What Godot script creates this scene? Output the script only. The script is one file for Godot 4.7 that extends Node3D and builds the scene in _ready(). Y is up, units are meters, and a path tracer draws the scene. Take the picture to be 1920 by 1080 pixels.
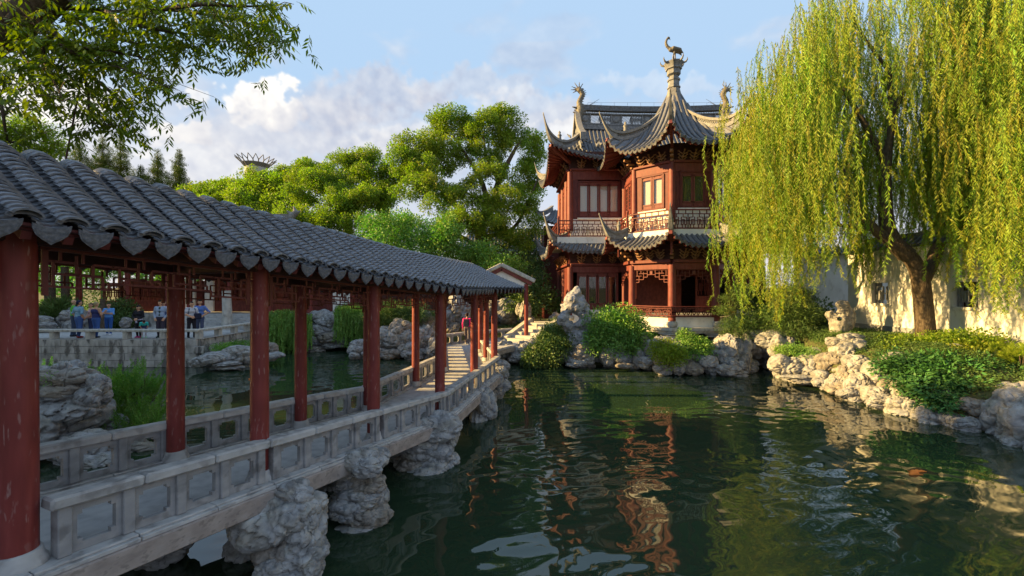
extends Node3D
# A garden pond with a roofed zigzag bridge, a two-storey pavilion, a willow and a terrace with visitors.
# World: x right, y up from the water level, depth d = -z in metres from the camera.

const FOCAL := 800.0      # pixels of the 1920-wide photograph
const EYE := 3.64
const EXPO := 3.0

var M := {}
var taken := {}
var rng := RandomNumberGenerator.new()
var noise_a := FastNoiseLite.new()
var noise_b := FastNoiseLite.new()
var noise_c := FastNoiseLite.new()
var noise_d := FastNoiseLite.new()


func _ready():
	var t0 := Time.get_ticks_msec()
	rng.seed = 7
	set_camera_and_light()
	make_materials()
	print("materials ", Time.get_ticks_msec() - t0)
	build_ground()
	build_water()
	print("ground ", Time.get_ticks_msec() - t0)
	build_bridge()
	print("bridge ", Time.get_ticks_msec() - t0)
	build_pavilion()
	print("pavilion ", Time.get_ticks_msec() - t0)
	build_terrace()
	build_far_buildings()
	build_garden_wall()
	print("terrace ", Time.get_ticks_msec() - t0)
	build_rocks()
	print("rocks ", Time.get_ticks_msec() - t0)
	build_trees()
	print("trees ", Time.get_ticks_msec() - t0)
	build_shrubs()
	print("shrubs ", Time.get_ticks_msec() - t0)
	build_people()
	build_small_things()
	print("people ", Time.get_ticks_msec() - t0)


func set_camera_and_light():
	var cam := Camera3D.new()
	cam.name = "camera"
	cam.fov = rad_to_deg(2.0 * atan(540.0 / FOCAL))
	cam.position = Vector3(0, EYE, 0)
	cam.near = 0.1
	cam.far = 6000.0
	add_child(cam)
	cam.current = true
	var we := WorldEnvironment.new()
	we.name = "environment"
	var e := Environment.new()
	e.background_mode = Environment.BG_SKY
	e.tonemap_mode = Environment.TONE_MAPPER_LINEAR
	e.tonemap_exposure = EXPO * 1.06
	e.sdfgi_enabled = true
	e.ssao_enabled = true
	e.ssil_enabled = true
	var sky := Sky.new()
	var pm := PanoramaSkyMaterial.new()
	pm.panorama = sky_picture()
	sky.sky_material = pm
	e.sky = sky
	we.environment = e
	add_child(we)
	var sun := DirectionalLight3D.new()
	sun.name = "sun"
	sun.light_energy = 1.6
	sun.light_color = Color(1.0, 0.835, 0.53)
	sun.light_angular_distance = 0.6
	sun.shadow_enabled = true
	add_child(sun)
	# the sun stands low over the terrace, beyond its hall
	var el := deg_to_rad(20.0)
	var az := deg_to_rad(1.0)
	var to_sun := Vector3(-cos(el) * cos(az), sin(el), -cos(el) * sin(az))
	sun.look_at_from_position(Vector3.ZERO, -to_sun, Vector3.UP)


func sky_picture() -> ImageTexture:
	var w := 2560
	var h := 1280
	var data := PackedFloat32Array()
	data.resize(w * h * 3)
	var n1 := FastNoiseLite.new()
	n1.seed = 11
	n1.noise_type = FastNoiseLite.TYPE_SIMPLEX_SMOOTH
	n1.frequency = 2.6
	n1.fractal_octaves = 5
	var n2 := FastNoiseLite.new()
	n2.seed = 23
	n2.noise_type = FastNoiseLite.TYPE_SIMPLEX_SMOOTH
	n2.frequency = 9.0
	n2.fractal_octaves = 5
	n2.fractal_gain = 0.55
	# heaps of cloud: photograph pixel, half width, half height, density, whiteness
	var heaps := [
		[482, 192, 72, 46, 1.1, 1.0], [505, 168, 40, 34, 1.0, 1.0], [450, 172, 36, 26, 0.9, 1.0], [525, 200, 40, 26, 0.9, 1.0], [500, 222, 60, 22, 0.8, 0.9],
		[345, 255, 52, 28, 1.0, 1.0], [310, 272, 62, 14, 0.7, 1.0], [365, 178, 34, 18, 0.7, 0.95],
		[90, 190, 130, 70, 0.9, 0.95], [30, 190, 120, 90, 0.7, 0.9], [1085, 250, 70, 30, 0.7, 0.95], [150, 215, 70, 40, 0.7, 1.0],
		[700, 180, 150, 55, 0.9, 0.2], [560, 255, 260, 60, 0.8, 0.3], [890, 165, 120, 40, 0.7, 0.25], [240, 300, 260, 60, 0.7, 0.5], [620, 215, 90, 35, 0.6, 0.25],
		[1010, 210, 110, 45, 0.7, 0.4], [760, 270, 120, 30, 0.5, 0.6], [30, 120, 160, 50, 0.6, 0.3], [1240, 160, 120, 30, 0.35, 0.6], [410, 320, 160, 40, 0.5, 0.6],
	]
	var blue_top := Vector3(0.45, 0.635, 0.89)
	var blue_mid := Vector3(0.455, 0.645, 0.88)
	var pale := Vector3(0.70, 0.74, 0.83)
	var low := Vector3(0.83, 0.79, 0.79)
	var gray := Vector3(0.475, 0.505, 0.63)
	var white := Vector3(1.06, 1.02, 0.96)
	var under := Vector3(0.16, 0.17, 0.13)
	for j in h:
		var th: float = PI * (j + 0.5) / h
		var y: float = cos(th)
		var s: float = sin(th)
		if y < -0.02:
			for i in w:
				var o: int = (j * w + i) * 3
				data[o] = under.x / EXPO
				data[o + 1] = under.y / EXPO
				data[o + 2] = under.z / EXPO
			continue
		var el: float = rad_to_deg(asin(clampf(y, 0, 1)))
		var base: Vector3
		if el < 9.0:
			base = low.lerp(pale, el / 9.0)
		elif el < 24.0:
			base = pale.lerp(blue_mid, (el - 9.0) / 15.0)
		else:
			base = blue_mid.lerp(blue_top, smoothstep(24.0, 70.0, el))
		for i in w:
			var ph: float = TAU * (i + 0.5) / w
			var x: float = sin(ph) * s
			var f: float = cos(ph) * s
			var c := base
			if el < 60.0:
				# loose bank of grey cloud low all around, clear higher up
				var a: float = n1.get_noise_3d(x * 1.3, y * 3.2, f * 1.3)
				var b: float = n2.get_noise_3d(x, y * 1.8, f)
				var bank: float = smoothstep(0.0, 0.42, a + b * 0.25 + 0.30 * (1.0 - absf(el - 15.0) / 14.0) - 0.12)
				if el > 30.0:
					bank *= clampf((60.0 - el) / 30.0, 0, 1) * 0.6
				c = c.lerp(gray.lerp(Vector3(0.80, 0.80, 0.83), clampf(0.5 + b * 1.2 - a * 0.4, 0, 1)), bank * 0.42)
				if f > 0.2:
					var px: float = 960.0 + FOCAL * x / f
					var py: float = 540.0 - FOCAL * y / f
					if px > -250.0 and px < 1500.0 and py > 40.0 and py < 420.0:
						var e3: float = n2.get_noise_3d(x * 3.4, y * 3.4 + 2.0, f * 3.4)
						var wx: float = px + b * 46.0 + a * 20.0 + e3 * 26.0
						var wy: float = py + n2.get_noise_3d(x + 5.0, y, f) * 44.0 + n2.get_noise_3d(x * 3.1, y * 3.1, f * 3.1 + 4.0) * 24.0
						for q in heaps:
							var dx: float = (wx - q[0]) / q[2]
							var dy: float = (wy - q[1]) / q[3]
							if dy > 0.0:
								dy *= 1.25
							var d: float = 1.0 - dx * dx - dy * dy
							if d > -0.35:
								var k: float = smoothstep(-0.35, 0.55, d) if q[5] < 0.7 else smoothstep(-0.10, 0.36, d)
								var t: float = q[5]
								var wc: Vector3 = gray.lerp(white, clampf(t - (dy * 0.42 - 0.05) * t + b * 0.2 + e3 * 0.35, 0, 1))
								c = c.lerp(wc, k * minf(q[4], 1.0) * (0.95 if t > 0.7 else 0.78))
			var o2: int = (j * w + i) * 3
			data[o2] = c.x / EXPO
			data[o2 + 1] = c.y / EXPO
			data[o2 + 2] = c.z / EXPO
	var im := Image.create_from_data(w, h, false, Image.FORMAT_RGBF, data.to_byte_array())
	return ImageTexture.create_from_image(im)


# ---------------------------------------------------------------- helpers
func W(x: float, y: float, d: float) -> Vector3:
	return Vector3(x, y, -d)


func P(px: float, py: float, d: float) -> Vector3:
	return Vector3((px - 960.0) / FOCAL * d, EYE - (py - 540.0) / FOCAL * d, -d)


func numbered(called: String, parent: Node) -> String:
	var key := str(parent.get_instance_id()) + called
	if taken.has(key):
		taken[key] += 1
		return "%s_%03d" % [called, taken[key]]
	taken[key] = 0
	return called


func thing(called: String, label: String, category: String, at := Vector3.ZERO, group := "") -> Node3D:
	var o := Node3D.new()
	o.name = numbered(called, self)
	add_child(o)
	o.position = at
	o.set_meta("label", label)
	o.set_meta("category", category)
	if group:
		o.set_meta("group", group)
	return o


func part(called: String, shape, mat: Material, parent: Node, xf := Transform3D.IDENTITY) -> MeshInstance3D:
	var o := MeshInstance3D.new()
	o.name = numbered(called, parent)
	o.mesh = shape.mesh() if shape is MB else shape
	o.material_override = mat
	o.transform = xf
	o.cast_shadow = GeometryInstance3D.SHADOW_CASTING_SETTING_ON
	parent.add_child(o)
	return o


func node_part(called: String, parent: Node, xf := Transform3D.IDENTITY) -> Node3D:
	var o := Node3D.new()
	o.name = numbered(called, parent)
	o.transform = xf
	parent.add_child(o)
	return o


func structure(called: String, shape, mat: Material) -> MeshInstance3D:
	var o := part(called, shape, mat, self)
	o.set_meta("kind", "structure")
	return o


func many(called: String, shape, mat: Material, parent: Node, xfs: Array, cols := []) -> MultiMeshInstance3D:
	var mm := MultiMesh.new()
	mm.transform_format = MultiMesh.TRANSFORM_3D
	mm.use_colors = not cols.is_empty()
	mm.mesh = shape.mesh() if shape is MB else shape
	mm.instance_count = xfs.size()
	for i in xfs.size():
		mm.set_instance_transform(i, xfs[i])
		if not cols.is_empty():
			mm.set_instance_color(i, cols[i])
	var o := MultiMeshInstance3D.new()
	o.name = numbered(called, parent)
	o.multimesh = mm
	o.material_override = mat
	parent.add_child(o)
	return o


func basis_to(dir: Vector3, up := Vector3.UP) -> Basis:
	# local z along dir, local y as near to up as can be
	var z := dir.normalized()
	var x := up.cross(z)
	if x.length() < 0.001:
		x = Vector3.RIGHT.cross(z)
	x = x.normalized()
	return Basis(x, z.cross(x), z)


func rnd(a: float, b: float) -> float:
	return rng.randf_range(a, b)


class MB:
	var v := PackedVector3Array()
	var n := PackedVector3Array()
	var c := PackedColorArray()
	var idx := PackedInt32Array()
	var col := Color(1, 1, 1)
	var tinted := false

	func vert(p: Vector3, nn: Vector3):
		v.append(p)
		n.append(nn)
		c.append(col)

	func tri(a: Vector3, b: Vector3, d: Vector3, out: Vector3):
		var nn := (d - a).cross(b - a)
		if nn.length_squared() < 1e-14:
			return
		nn = nn.normalized()
		var k := v.size()
		if nn.dot(out) < 0:
			nn = -nn
			vert(a, nn); vert(d, nn); vert(b, nn)
		else:
			vert(a, nn); vert(b, nn); vert(d, nn)
		idx.append(k); idx.append(k + 1); idx.append(k + 2)

	func quad(a: Vector3, b: Vector3, d: Vector3, e: Vector3, out: Vector3):
		var nn := (d - a).cross(b - a) + (e - a).cross(d - a)
		if nn.length_squared() < 1e-14:
			return
		nn = nn.normalized()
		var k := v.size()
		if nn.dot(out) < 0:
			nn = -nn
			vert(a, nn); vert(e, nn); vert(d, nn); vert(b, nn)
		else:
			vert(a, nn); vert(b, nn); vert(d, nn); vert(e, nn)
		for i in [0, 1, 2, 0, 2, 3]:
			idx.append(k + i)

	func hexa(p: Array):
		# eight corners: index bit 0 = x, bit 1 = y, bit 2 = z
		var m := Vector3.ZERO
		for q in p:
			m += q / 8.0
		for f in [[0, 1, 3, 2], [4, 5, 7, 6], [0, 1, 5, 4], [2, 3, 7, 6], [0, 2, 6, 4], [1, 3, 7, 5]]:
			var mid: Vector3 = (p[f[0]] + p[f[1]] + p[f[2]] + p[f[3]]) / 4.0
			quad(p[f[0]], p[f[1]], p[f[2]], p[f[3]], mid - m)

	func box(xf: Transform3D, size: Vector3, bev := 0.0):
		var h := size / 2.0
		if bev <= 0.0:
			var p := []
			for i in 8:
				p.append(xf * Vector3(h.x if i & 1 else -h.x, h.y if i & 2 else -h.y, h.z if i & 4 else -h.z))
			hexa(p)
			return
		var b := minf(bev, minf(h.x, minf(h.y, h.z)) * 0.9)
		var q := {}
		for i in 8:
			var s := Vector3(1 if i & 1 else -1, 1 if i & 2 else -1, 1 if i & 4 else -1)
			for a in 3:
				var w := h - Vector3(b, b, b)
				w[a] = h[a]
				q[i * 3 + a] = xf * (w * s)
		var o := xf.origin
		for a in 3:
			var u := 1 << ((a + 1) % 3)
			var t := 1 << ((a + 2) % 3)
			for s in 2:
				var i0: int = (1 << a) * s
				var f := [q[i0 * 3 + a], q[(i0 | u) * 3 + a], q[(i0 | u | t) * 3 + a], q[(i0 | t) * 3 + a]]
				quad(f[0], f[1], f[2], f[3], (f[0] + f[2]) / 2.0 - o)
			# edges along axis a
			var a1 := (a + 1) % 3
			var a2 := (a + 2) % 3
			for k in 4:
				var e0: int = (u if k & 1 else 0) | (t if k & 2 else 0)
				var e1: int = e0 | (1 << a)
				quad(q[e0 * 3 + a1], q[e1 * 3 + a1], q[e1 * 3 + a2], q[e0 * 3 + a2], (q[e0 * 3 + a1] + q[e1 * 3 + a2]) / 2.0 - o)
		for i in 8:
			tri(q[i * 3], q[i * 3 + 1], q[i * 3 + 2], q[i * 3] - o)

	func beam(a: Vector3, b: Vector3, w: float, h: float, up := Vector3.UP, bev := 0.0):
		var z := (b - a).normalized()
		var x := up.cross(z)
		if x.length() < 0.001:
			x = Vector3.RIGHT.cross(z)
		x = x.normalized()
		box(Transform3D(Basis(x, z.cross(x), z), (a + b) / 2.0), Vector3(w, h, a.distance_to(b)), bev)

	func sheet(pts: PackedVector3Array, nu: int, nv: int, out: Vector3, closed_u := false):
		# a smooth grid; pts[j * nu + i]
		var k := v.size()
		var flip := 0.0
		var nn := PackedVector3Array()
		for j in nv:
			for i in nu:
				var i0 := i - 1
				var i1 := i + 1
				if closed_u:
					i0 = (i + nu - 1) % nu
					i1 = (i + 1) % nu
				else:
					i0 = maxi(i0, 0)
					i1 = mini(i1, nu - 1)
				var du := pts[j * nu + i1] - pts[j * nu + i0]
				var dv := pts[mini(j + 1, nv - 1) * nu + i] - pts[maxi(j - 1, 0) * nu + i]
				var m := du.cross(dv)
				m = m.normalized() if m.length_squared() > 1e-16 else out.normalized()
				nn.append(m)
				flip += m.dot(out)
		var s := -1.0 if flip < 0 else 1.0
		for i in pts.size():
			vert(pts[i], nn[i] * s)
		var last := nu if closed_u else nu - 1
		for j in nv - 1:
			for i in last:
				var a := k + j * nu + i
				var b := k + j * nu + (i + 1) % nu
				var d := b + nu
				var e := a + nu
				var f := [a, d, b, a, e, d] if s > 0 else [a, b, d, a, d, e]
				for t in f:
					idx.append(t)

	func tube(path: Array, radii: Array, sides := 8, caps := true, squash := 1.0):
		var pts := PackedVector3Array()
		var k := v.size()
		var ref := Vector3.UP
		var nn := PackedVector3Array()
		var m := path.size()
		var prev := Vector3.ZERO
		for j in m:
			var t: Vector3 = (path[mini(j + 1, m - 1)] - path[maxi(j - 1, 0)]).normalized()
			var x: Vector3
			if j == 0:
				ref = Vector3.UP if absf(t.y) < 0.9 else Vector3.RIGHT
				x = ref.cross(t).normalized()
			else:
				x = (prev - t * prev.dot(t)).normalized()
			prev = x
			var y := t.cross(x)
			for i in sides:
				var a := TAU * i / sides
				var d := x * cos(a) + y * sin(a) * squash
				vert(path[j] + d * radii[j], d.normalized())
		for j in m - 1:
			for i in sides:
				var a := k + j * sides + i
				var b := k + j * sides + (i + 1) % sides
				for t in [a, b + sides, b, a, a + sides, b + sides]:
					idx.append(t)
		if caps:
			for e in 2:
				var j := 0 if e == 0 else m - 1
				var out: Vector3 = (path[0] - path[1]) if e == 0 else (path[m - 1] - path[m - 2])
				var ring := []
				for i in sides:
					ring.append(v[k + j * sides + i])
				for i in sides:
					tri(path[j], ring[i], ring[(i + 1) % sides], out)

	func lathe(xf: Transform3D, prof: Array, sides := 16, flat := false):
		# prof: [radius, height] pairs from the bottom up
		var k := v.size()
		if flat:
			for j in prof.size() - 1:
				for i in sides:
					var a := TAU * (i + 0.5) / sides
					var b := TAU * (i + 1.5) / sides
					var p := [prof[j], prof[j + 1]]
					var q0 := xf * Vector3(cos(a) * p[0][0], p[0][1], sin(a) * p[0][0])
					var q1 := xf * Vector3(cos(b) * p[0][0], p[0][1], sin(b) * p[0][0])
					var q2 := xf * Vector3(cos(b) * p[1][0], p[1][1], sin(b) * p[1][0])
					var q3 := xf * Vector3(cos(a) * p[1][0], p[1][1], sin(a) * p[1][0])
					var out := xf.basis * Vector3(cos((a + b) / 2), 0, sin((a + b) / 2))
					if absf(p[0][0] - p[1][0]) > absf(p[0][1] - p[1][1]) * 4.0:
						out = xf.basis * Vector3(0, 1 if p[1][0] < p[0][0] else -1, 0)
					quad(q0, q1, q2, q3, out)
			return
		for j in prof.size():
			var d0: Array = prof[maxi(j - 1, 0)]
			var d1: Array = prof[mini(j + 1, prof.size() - 1)]
			var tr: float = d1[0] - d0[0]
			var ty: float = d1[1] - d0[1]
			for i in sides:
				var a := TAU * i / sides
				var nn := Vector3(cos(a) * ty, -tr, sin(a) * ty)
				nn = nn.normalized() if nn.length_squared() > 1e-12 else Vector3.UP
				vert(xf * Vector3(cos(a) * prof[j][0], prof[j][1], sin(a) * prof[j][0]), (xf.basis * nn).normalized())
		for j in prof.size() - 1:
			for i in sides:
				var a := k + j * sides + i
				var b := k + j * sides + (i + 1) % sides
				for t in [a, b, b + sides, a, b + sides, a + sides]:
					idx.append(t)

	func prism(poly: PackedVector2Array, xf: Transform3D, depth: float):
		# polygon in local x, y; thickness along local z, centred
		var t := Geometry2D.triangulate_polygon(poly)
		var z := xf.basis.z.normalized()
		var h := depth / 2.0
		for s in [-1.0, 1.0]:
			for i in range(0, t.size(), 3):
				tri(xf * Vector3(poly[t[i]].x, poly[t[i]].y, h * s), xf * Vector3(poly[t[i + 1]].x, poly[t[i + 1]].y, h * s), xf * Vector3(poly[t[i + 2]].x, poly[t[i + 2]].y, h * s), z * s)
		var area := 0.0
		for i in poly.size():
			area += poly[i].cross(poly[(i + 1) % poly.size()])
		for i in poly.size():
			var a := poly[i]
			var b := poly[(i + 1) % poly.size()]
			var o2 := Vector2(b.y - a.y, a.x - b.x) * signf(area)
			quad(xf * Vector3(a.x, a.y, -h), xf * Vector3(b.x, b.y, -h), xf * Vector3(b.x, b.y, h), xf * Vector3(a.x, a.y, h), xf.basis * Vector3(o2.x, o2.y, 0))

	func append(o: MB, xf: Transform3D):
		var k := v.size()
		var nb := xf.basis.inverse().transposed()
		for i in o.v.size():
			v.append(xf * o.v[i])
			n.append((nb * o.n[i]).normalized())
			c.append(o.c[i])
		for i in o.idx:
			idx.append(k + i)

	func mesh() -> ArrayMesh:
		var m := ArrayMesh.new()
		if v.is_empty():
			return m
		var a := []
		a.resize(Mesh.ARRAY_MAX)
		a[Mesh.ARRAY_VERTEX] = v
		a[Mesh.ARRAY_NORMAL] = n
		if tinted:
			a[Mesh.ARRAY_COLOR] = c
		a[Mesh.ARRAY_INDEX] = idx
		m.add_surface_from_arrays(Mesh.PRIMITIVE_TRIANGLES, a)
		return m


# A field of tapered capsules joined with a soft minimum and meshed as surface nets.
# prims: [a, b, radius a, radius b, colour]; holes are cut out; rough adds noise to the field.
func soft_body(mb: MB, prims: Array, cell: float, k := 40.0, holes := [], rough := 0.0, rough_freq := 2.0, paint = null):
	var lo := Vector3(1e9, 1e9, 1e9)
	var hi := -lo
	for p in prims:
		var r: float = maxf(p[2], p[3]) + cell * 2.5 + rough
		for q in [p[0], p[1]]:
			lo = lo.min(q - Vector3(r, r, r))
			hi = hi.max(q + Vector3(r, r, r))
	var nx := int((hi.x - lo.x) / cell) + 2
	var ny := int((hi.y - lo.y) / cell) + 2
	var nz := int((hi.z - lo.z) / cell) + 2
	var total := nx * ny * nz
	var sum := PackedFloat32Array()
	sum.resize(total)
	var best := PackedFloat32Array()
	best.resize(total)
	best.fill(1e9)
	var who := PackedInt32Array()
	who.resize(total)
	for pi in prims.size():
		var p: Array = prims[pi]
		var a: Vector3 = p[0]
		var b: Vector3 = p[1]
		var ra: float = p[2]
		var rb: float = p[3]
		var r: float = maxf(ra, rb) + cell * 2.5 + rough + 2.0 / k
		var i0 := ((a.min(b) - Vector3(r, r, r) - lo) / cell).max(Vector3.ZERO)
		var i1 := ((a.max(b) + Vector3(r, r, r) - lo) / cell)
		var ab := b - a
		var l2 := maxf(ab.length_squared(), 1e-9)
		for z in range(int(i0.z), mini(int(i1.z) + 1, nz)):
			for y in range(int(i0.y), mini(int(i1.y) + 1, ny)):
				var o := (z * ny + y) * nx
				for x in range(int(i0.x), mini(int(i1.x) + 1, nx)):
					var q := lo + Vector3(x, y, z) * cell - a
					var t := clampf(q.dot(ab) / l2, 0.0, 1.0)
					var d := (q - ab * t).length() - ra - (rb - ra) * t
					sum[o + x] += exp(-k * d)
					if d < best[o + x]:
						best[o + x] = d
						who[o + x] = pi
	var field := PackedFloat32Array()
	field.resize(total)
	for i in total:
		if sum[i] < 1e-6:
			field[i] = 1.0
		else:
			var d := -log(sum[i]) / k
			if rough > 0.0 or not holes.is_empty():
				var q := lo + Vector3(i % nx, (i / nx) % ny, i / (nx * ny)) * cell
				if rough > 0.0 and absf(d) < rough * 2.0 + cell * 2.0:
					d += rough * (noise_b.get_noise_3dv(q * rough_freq) * 1.3 + 0.5 * noise_c.get_noise_3dv(q * rough_freq * 2.3))
				for hq in holes:
					var qa: Vector3 = hq[0]
					var ab2: Vector3 = hq[1] - qa
					var t2 := clampf((q - qa).dot(ab2) / maxf(ab2.length_squared(), 1e-9), 0.0, 1.0)
					d = maxf(d, hq[2] - (q - qa - ab2 * t2).length())
			field[i] = d
	var at := PackedInt32Array()
	at.resize(total)
	at.fill(-1)
	var sx := 1
	var sy := nx
	var sz := nx * ny
	var offs := [0, sx, sy, sx + sy, sz, sx + sz, sy + sz, sx + sy + sz]
	var edges := [[0, 1], [2, 3], [4, 5], [6, 7], [0, 2], [1, 3], [4, 6], [5, 7], [0, 4], [1, 5], [2, 6], [3, 7]]
	for z in nz - 1:
		for y in ny - 1:
			for x in nx - 1:
				var o := (z * ny + y) * nx + x
				var f0 := field[o]
				if absf(f0) > cell * 4.0:
					continue
				var mask := 0
				for q in 8:
					if field[o + offs[q]] < 0.0:
						mask |= 1 << q
				if mask == 0 or mask == 255:
					continue
				var acc := Vector3.ZERO
				var cnt := 0
				for e in edges:
					var fa := field[o + offs[e[0]]]
					var fb := field[o + offs[e[1]]]
					if (fa < 0.0) != (fb < 0.0):
						var t := fa / (fa - fb)
						var pa := Vector3(e[0] & 1, (e[0] >> 1) & 1, e[0] >> 2)
						var pb := Vector3(e[1] & 1, (e[1] >> 1) & 1, e[1] >> 2)
						acc += pa.lerp(pb, t)
						cnt += 1
				acc /= cnt
				var g := Vector3(field[o + 1] - f0 + field[o + sx + sy + sz] - field[o + sy + sz], field[o + sy] - f0 + field[o + sx + sy + sz] - field[o + sx + sz], field[o + sz] - f0 + field[o + sx + sy + sz] - field[o + sx + sy])
				at[o] = mb.v.size()
				var w := lo + (Vector3(x, y, z) + acc) * cell
				var wp: int = who[o]
				if prims[wp].size() > 4:
					mb.col = prims[wp][4]
				if paint != null:
					mb.col = paint.call(w, wp, mb.col)
				mb.vert(w, g.normalized() if g.length_squared() > 1e-12 else Vector3.UP)
	for z in range(1, nz - 1):
		for y in range(1, ny - 1):
			for x in range(1, nx - 1):
				var o := (z * ny + y) * nx + x
				var f0 := field[o]
				if absf(f0) > cell * 4.0:
					continue
				for ax in 3:
					var st: int = [sx, sy, sz][ax]
					var f1 := field[o + st]
					if (f0 < 0.0) == (f1 < 0.0):
						continue
					var u: int = [sy, sz, sx][ax]
					var t: int = [sz, sx, sy][ax]
					var a := at[o]
					var b := at[o - u]
					var d := at[o - u - t]
					var e := at[o - t]
					if a < 0 or b < 0 or d < 0 or e < 0:
						continue
					var f := [a, b, d, a, d, e] if f0 > 0.0 else [a, d, b, a, e, d]
					for q in f:
						mb.idx.append(q)


# ---------------------------------------------------------------- materials
func noise(sd: int, freq: float, type := FastNoiseLite.TYPE_SIMPLEX_SMOOTH, octaves := 4, fractal := FastNoiseLite.FRACTAL_FBM) -> FastNoiseLite:
	var f := FastNoiseLite.new()
	f.seed = sd
	f.frequency = freq
	f.noise_type = type
	f.fractal_type = fractal
	f.fractal_octaves = octaves
	return f


func grey_bytes(f: FastNoiseLite, size: int) -> PackedByteArray:
	var im := f.get_seamless_image(size, size)
	im.convert(Image.FORMAT_L8)
	return im.get_data()


# a colour texture: ramp of linear colours looked up with one noise, then a second noise lays patches of another colour on it
func colour_texture(size: int, base: FastNoiseLite, ramp: Array, over: FastNoiseLite = null, over_col := Color(), edge0 := 0.6, edge1 := 0.8, amount := 1.0) -> ImageTexture:
	var lut := []
	for i in 256:
		var t := i / 255.0 * (ramp.size() - 1)
		var k := mini(int(t), ramp.size() - 2)
		lut.append(ramp[k].lerp(ramp[k + 1], t - k))
	var a := grey_bytes(base, size)
	var b := grey_bytes(over, size) if over else PackedByteArray()
	var mix := []
	for i in 256:
		mix.append(smoothstep(edge0, edge1, i / 255.0) * amount)
	var out := PackedByteArray()
	out.resize(size * size * 3)
	for i in size * size:
		var c: Color = lut[a[i]]
		if over and mix[b[i]] > 0.0:
			c = c.lerp(over_col, mix[b[i]])
		c = c.linear_to_srgb()
		out[i * 3] = int(clampf(c.r, 0, 1) * 255.0)
		out[i * 3 + 1] = int(clampf(c.g, 0, 1) * 255.0)
		out[i * 3 + 2] = int(clampf(c.b, 0, 1) * 255.0)
	return ImageTexture.create_from_image(Image.create_from_data(size, size, false, Image.FORMAT_RGB8, out))


func grey_texture(size: int, f: FastNoiseLite) -> ImageTexture:
	var im := f.get_seamless_image(size, size)
	im.convert(Image.FORMAT_RGB8)
	return ImageTexture.create_from_image(im)


func surface(tex: Texture2D, scale: Vector3, rough: float, bump: Texture2D = null, depth := 1.0, vertex := false) -> StandardMaterial3D:
	var m := StandardMaterial3D.new()
	m.albedo_texture = tex
	m.uv1_triplanar = true
	m.uv1_world_triplanar = true
	m.uv1_scale = scale
	m.roughness = rough
	m.metallic_specular = 0.4
	if bump:
		m.heightmap_enabled = true
		m.heightmap_texture = bump
		m.heightmap_scale = depth
	if vertex:
		m.vertex_color_use_as_albedo = true
	return m


func plain(c: Color, rough := 0.7, vertex := false) -> StandardMaterial3D:
	# c is a linear colour
	var m := StandardMaterial3D.new()
	m.albedo_color = c.linear_to_srgb()
	m.roughness = rough
	m.metallic_specular = 0.4
	m.vertex_color_use_as_albedo = vertex
	return m


func leaf(c: Color, back: Color, rough := 0.5) -> StandardMaterial3D:
	var m := plain(c, rough, true)
	m.backlight_enabled = true
	m.backlight = back
	m.cull_mode = BaseMaterial3D.CULL_DISABLED
	m.metallic_specular = 0.35
	return m


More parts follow.
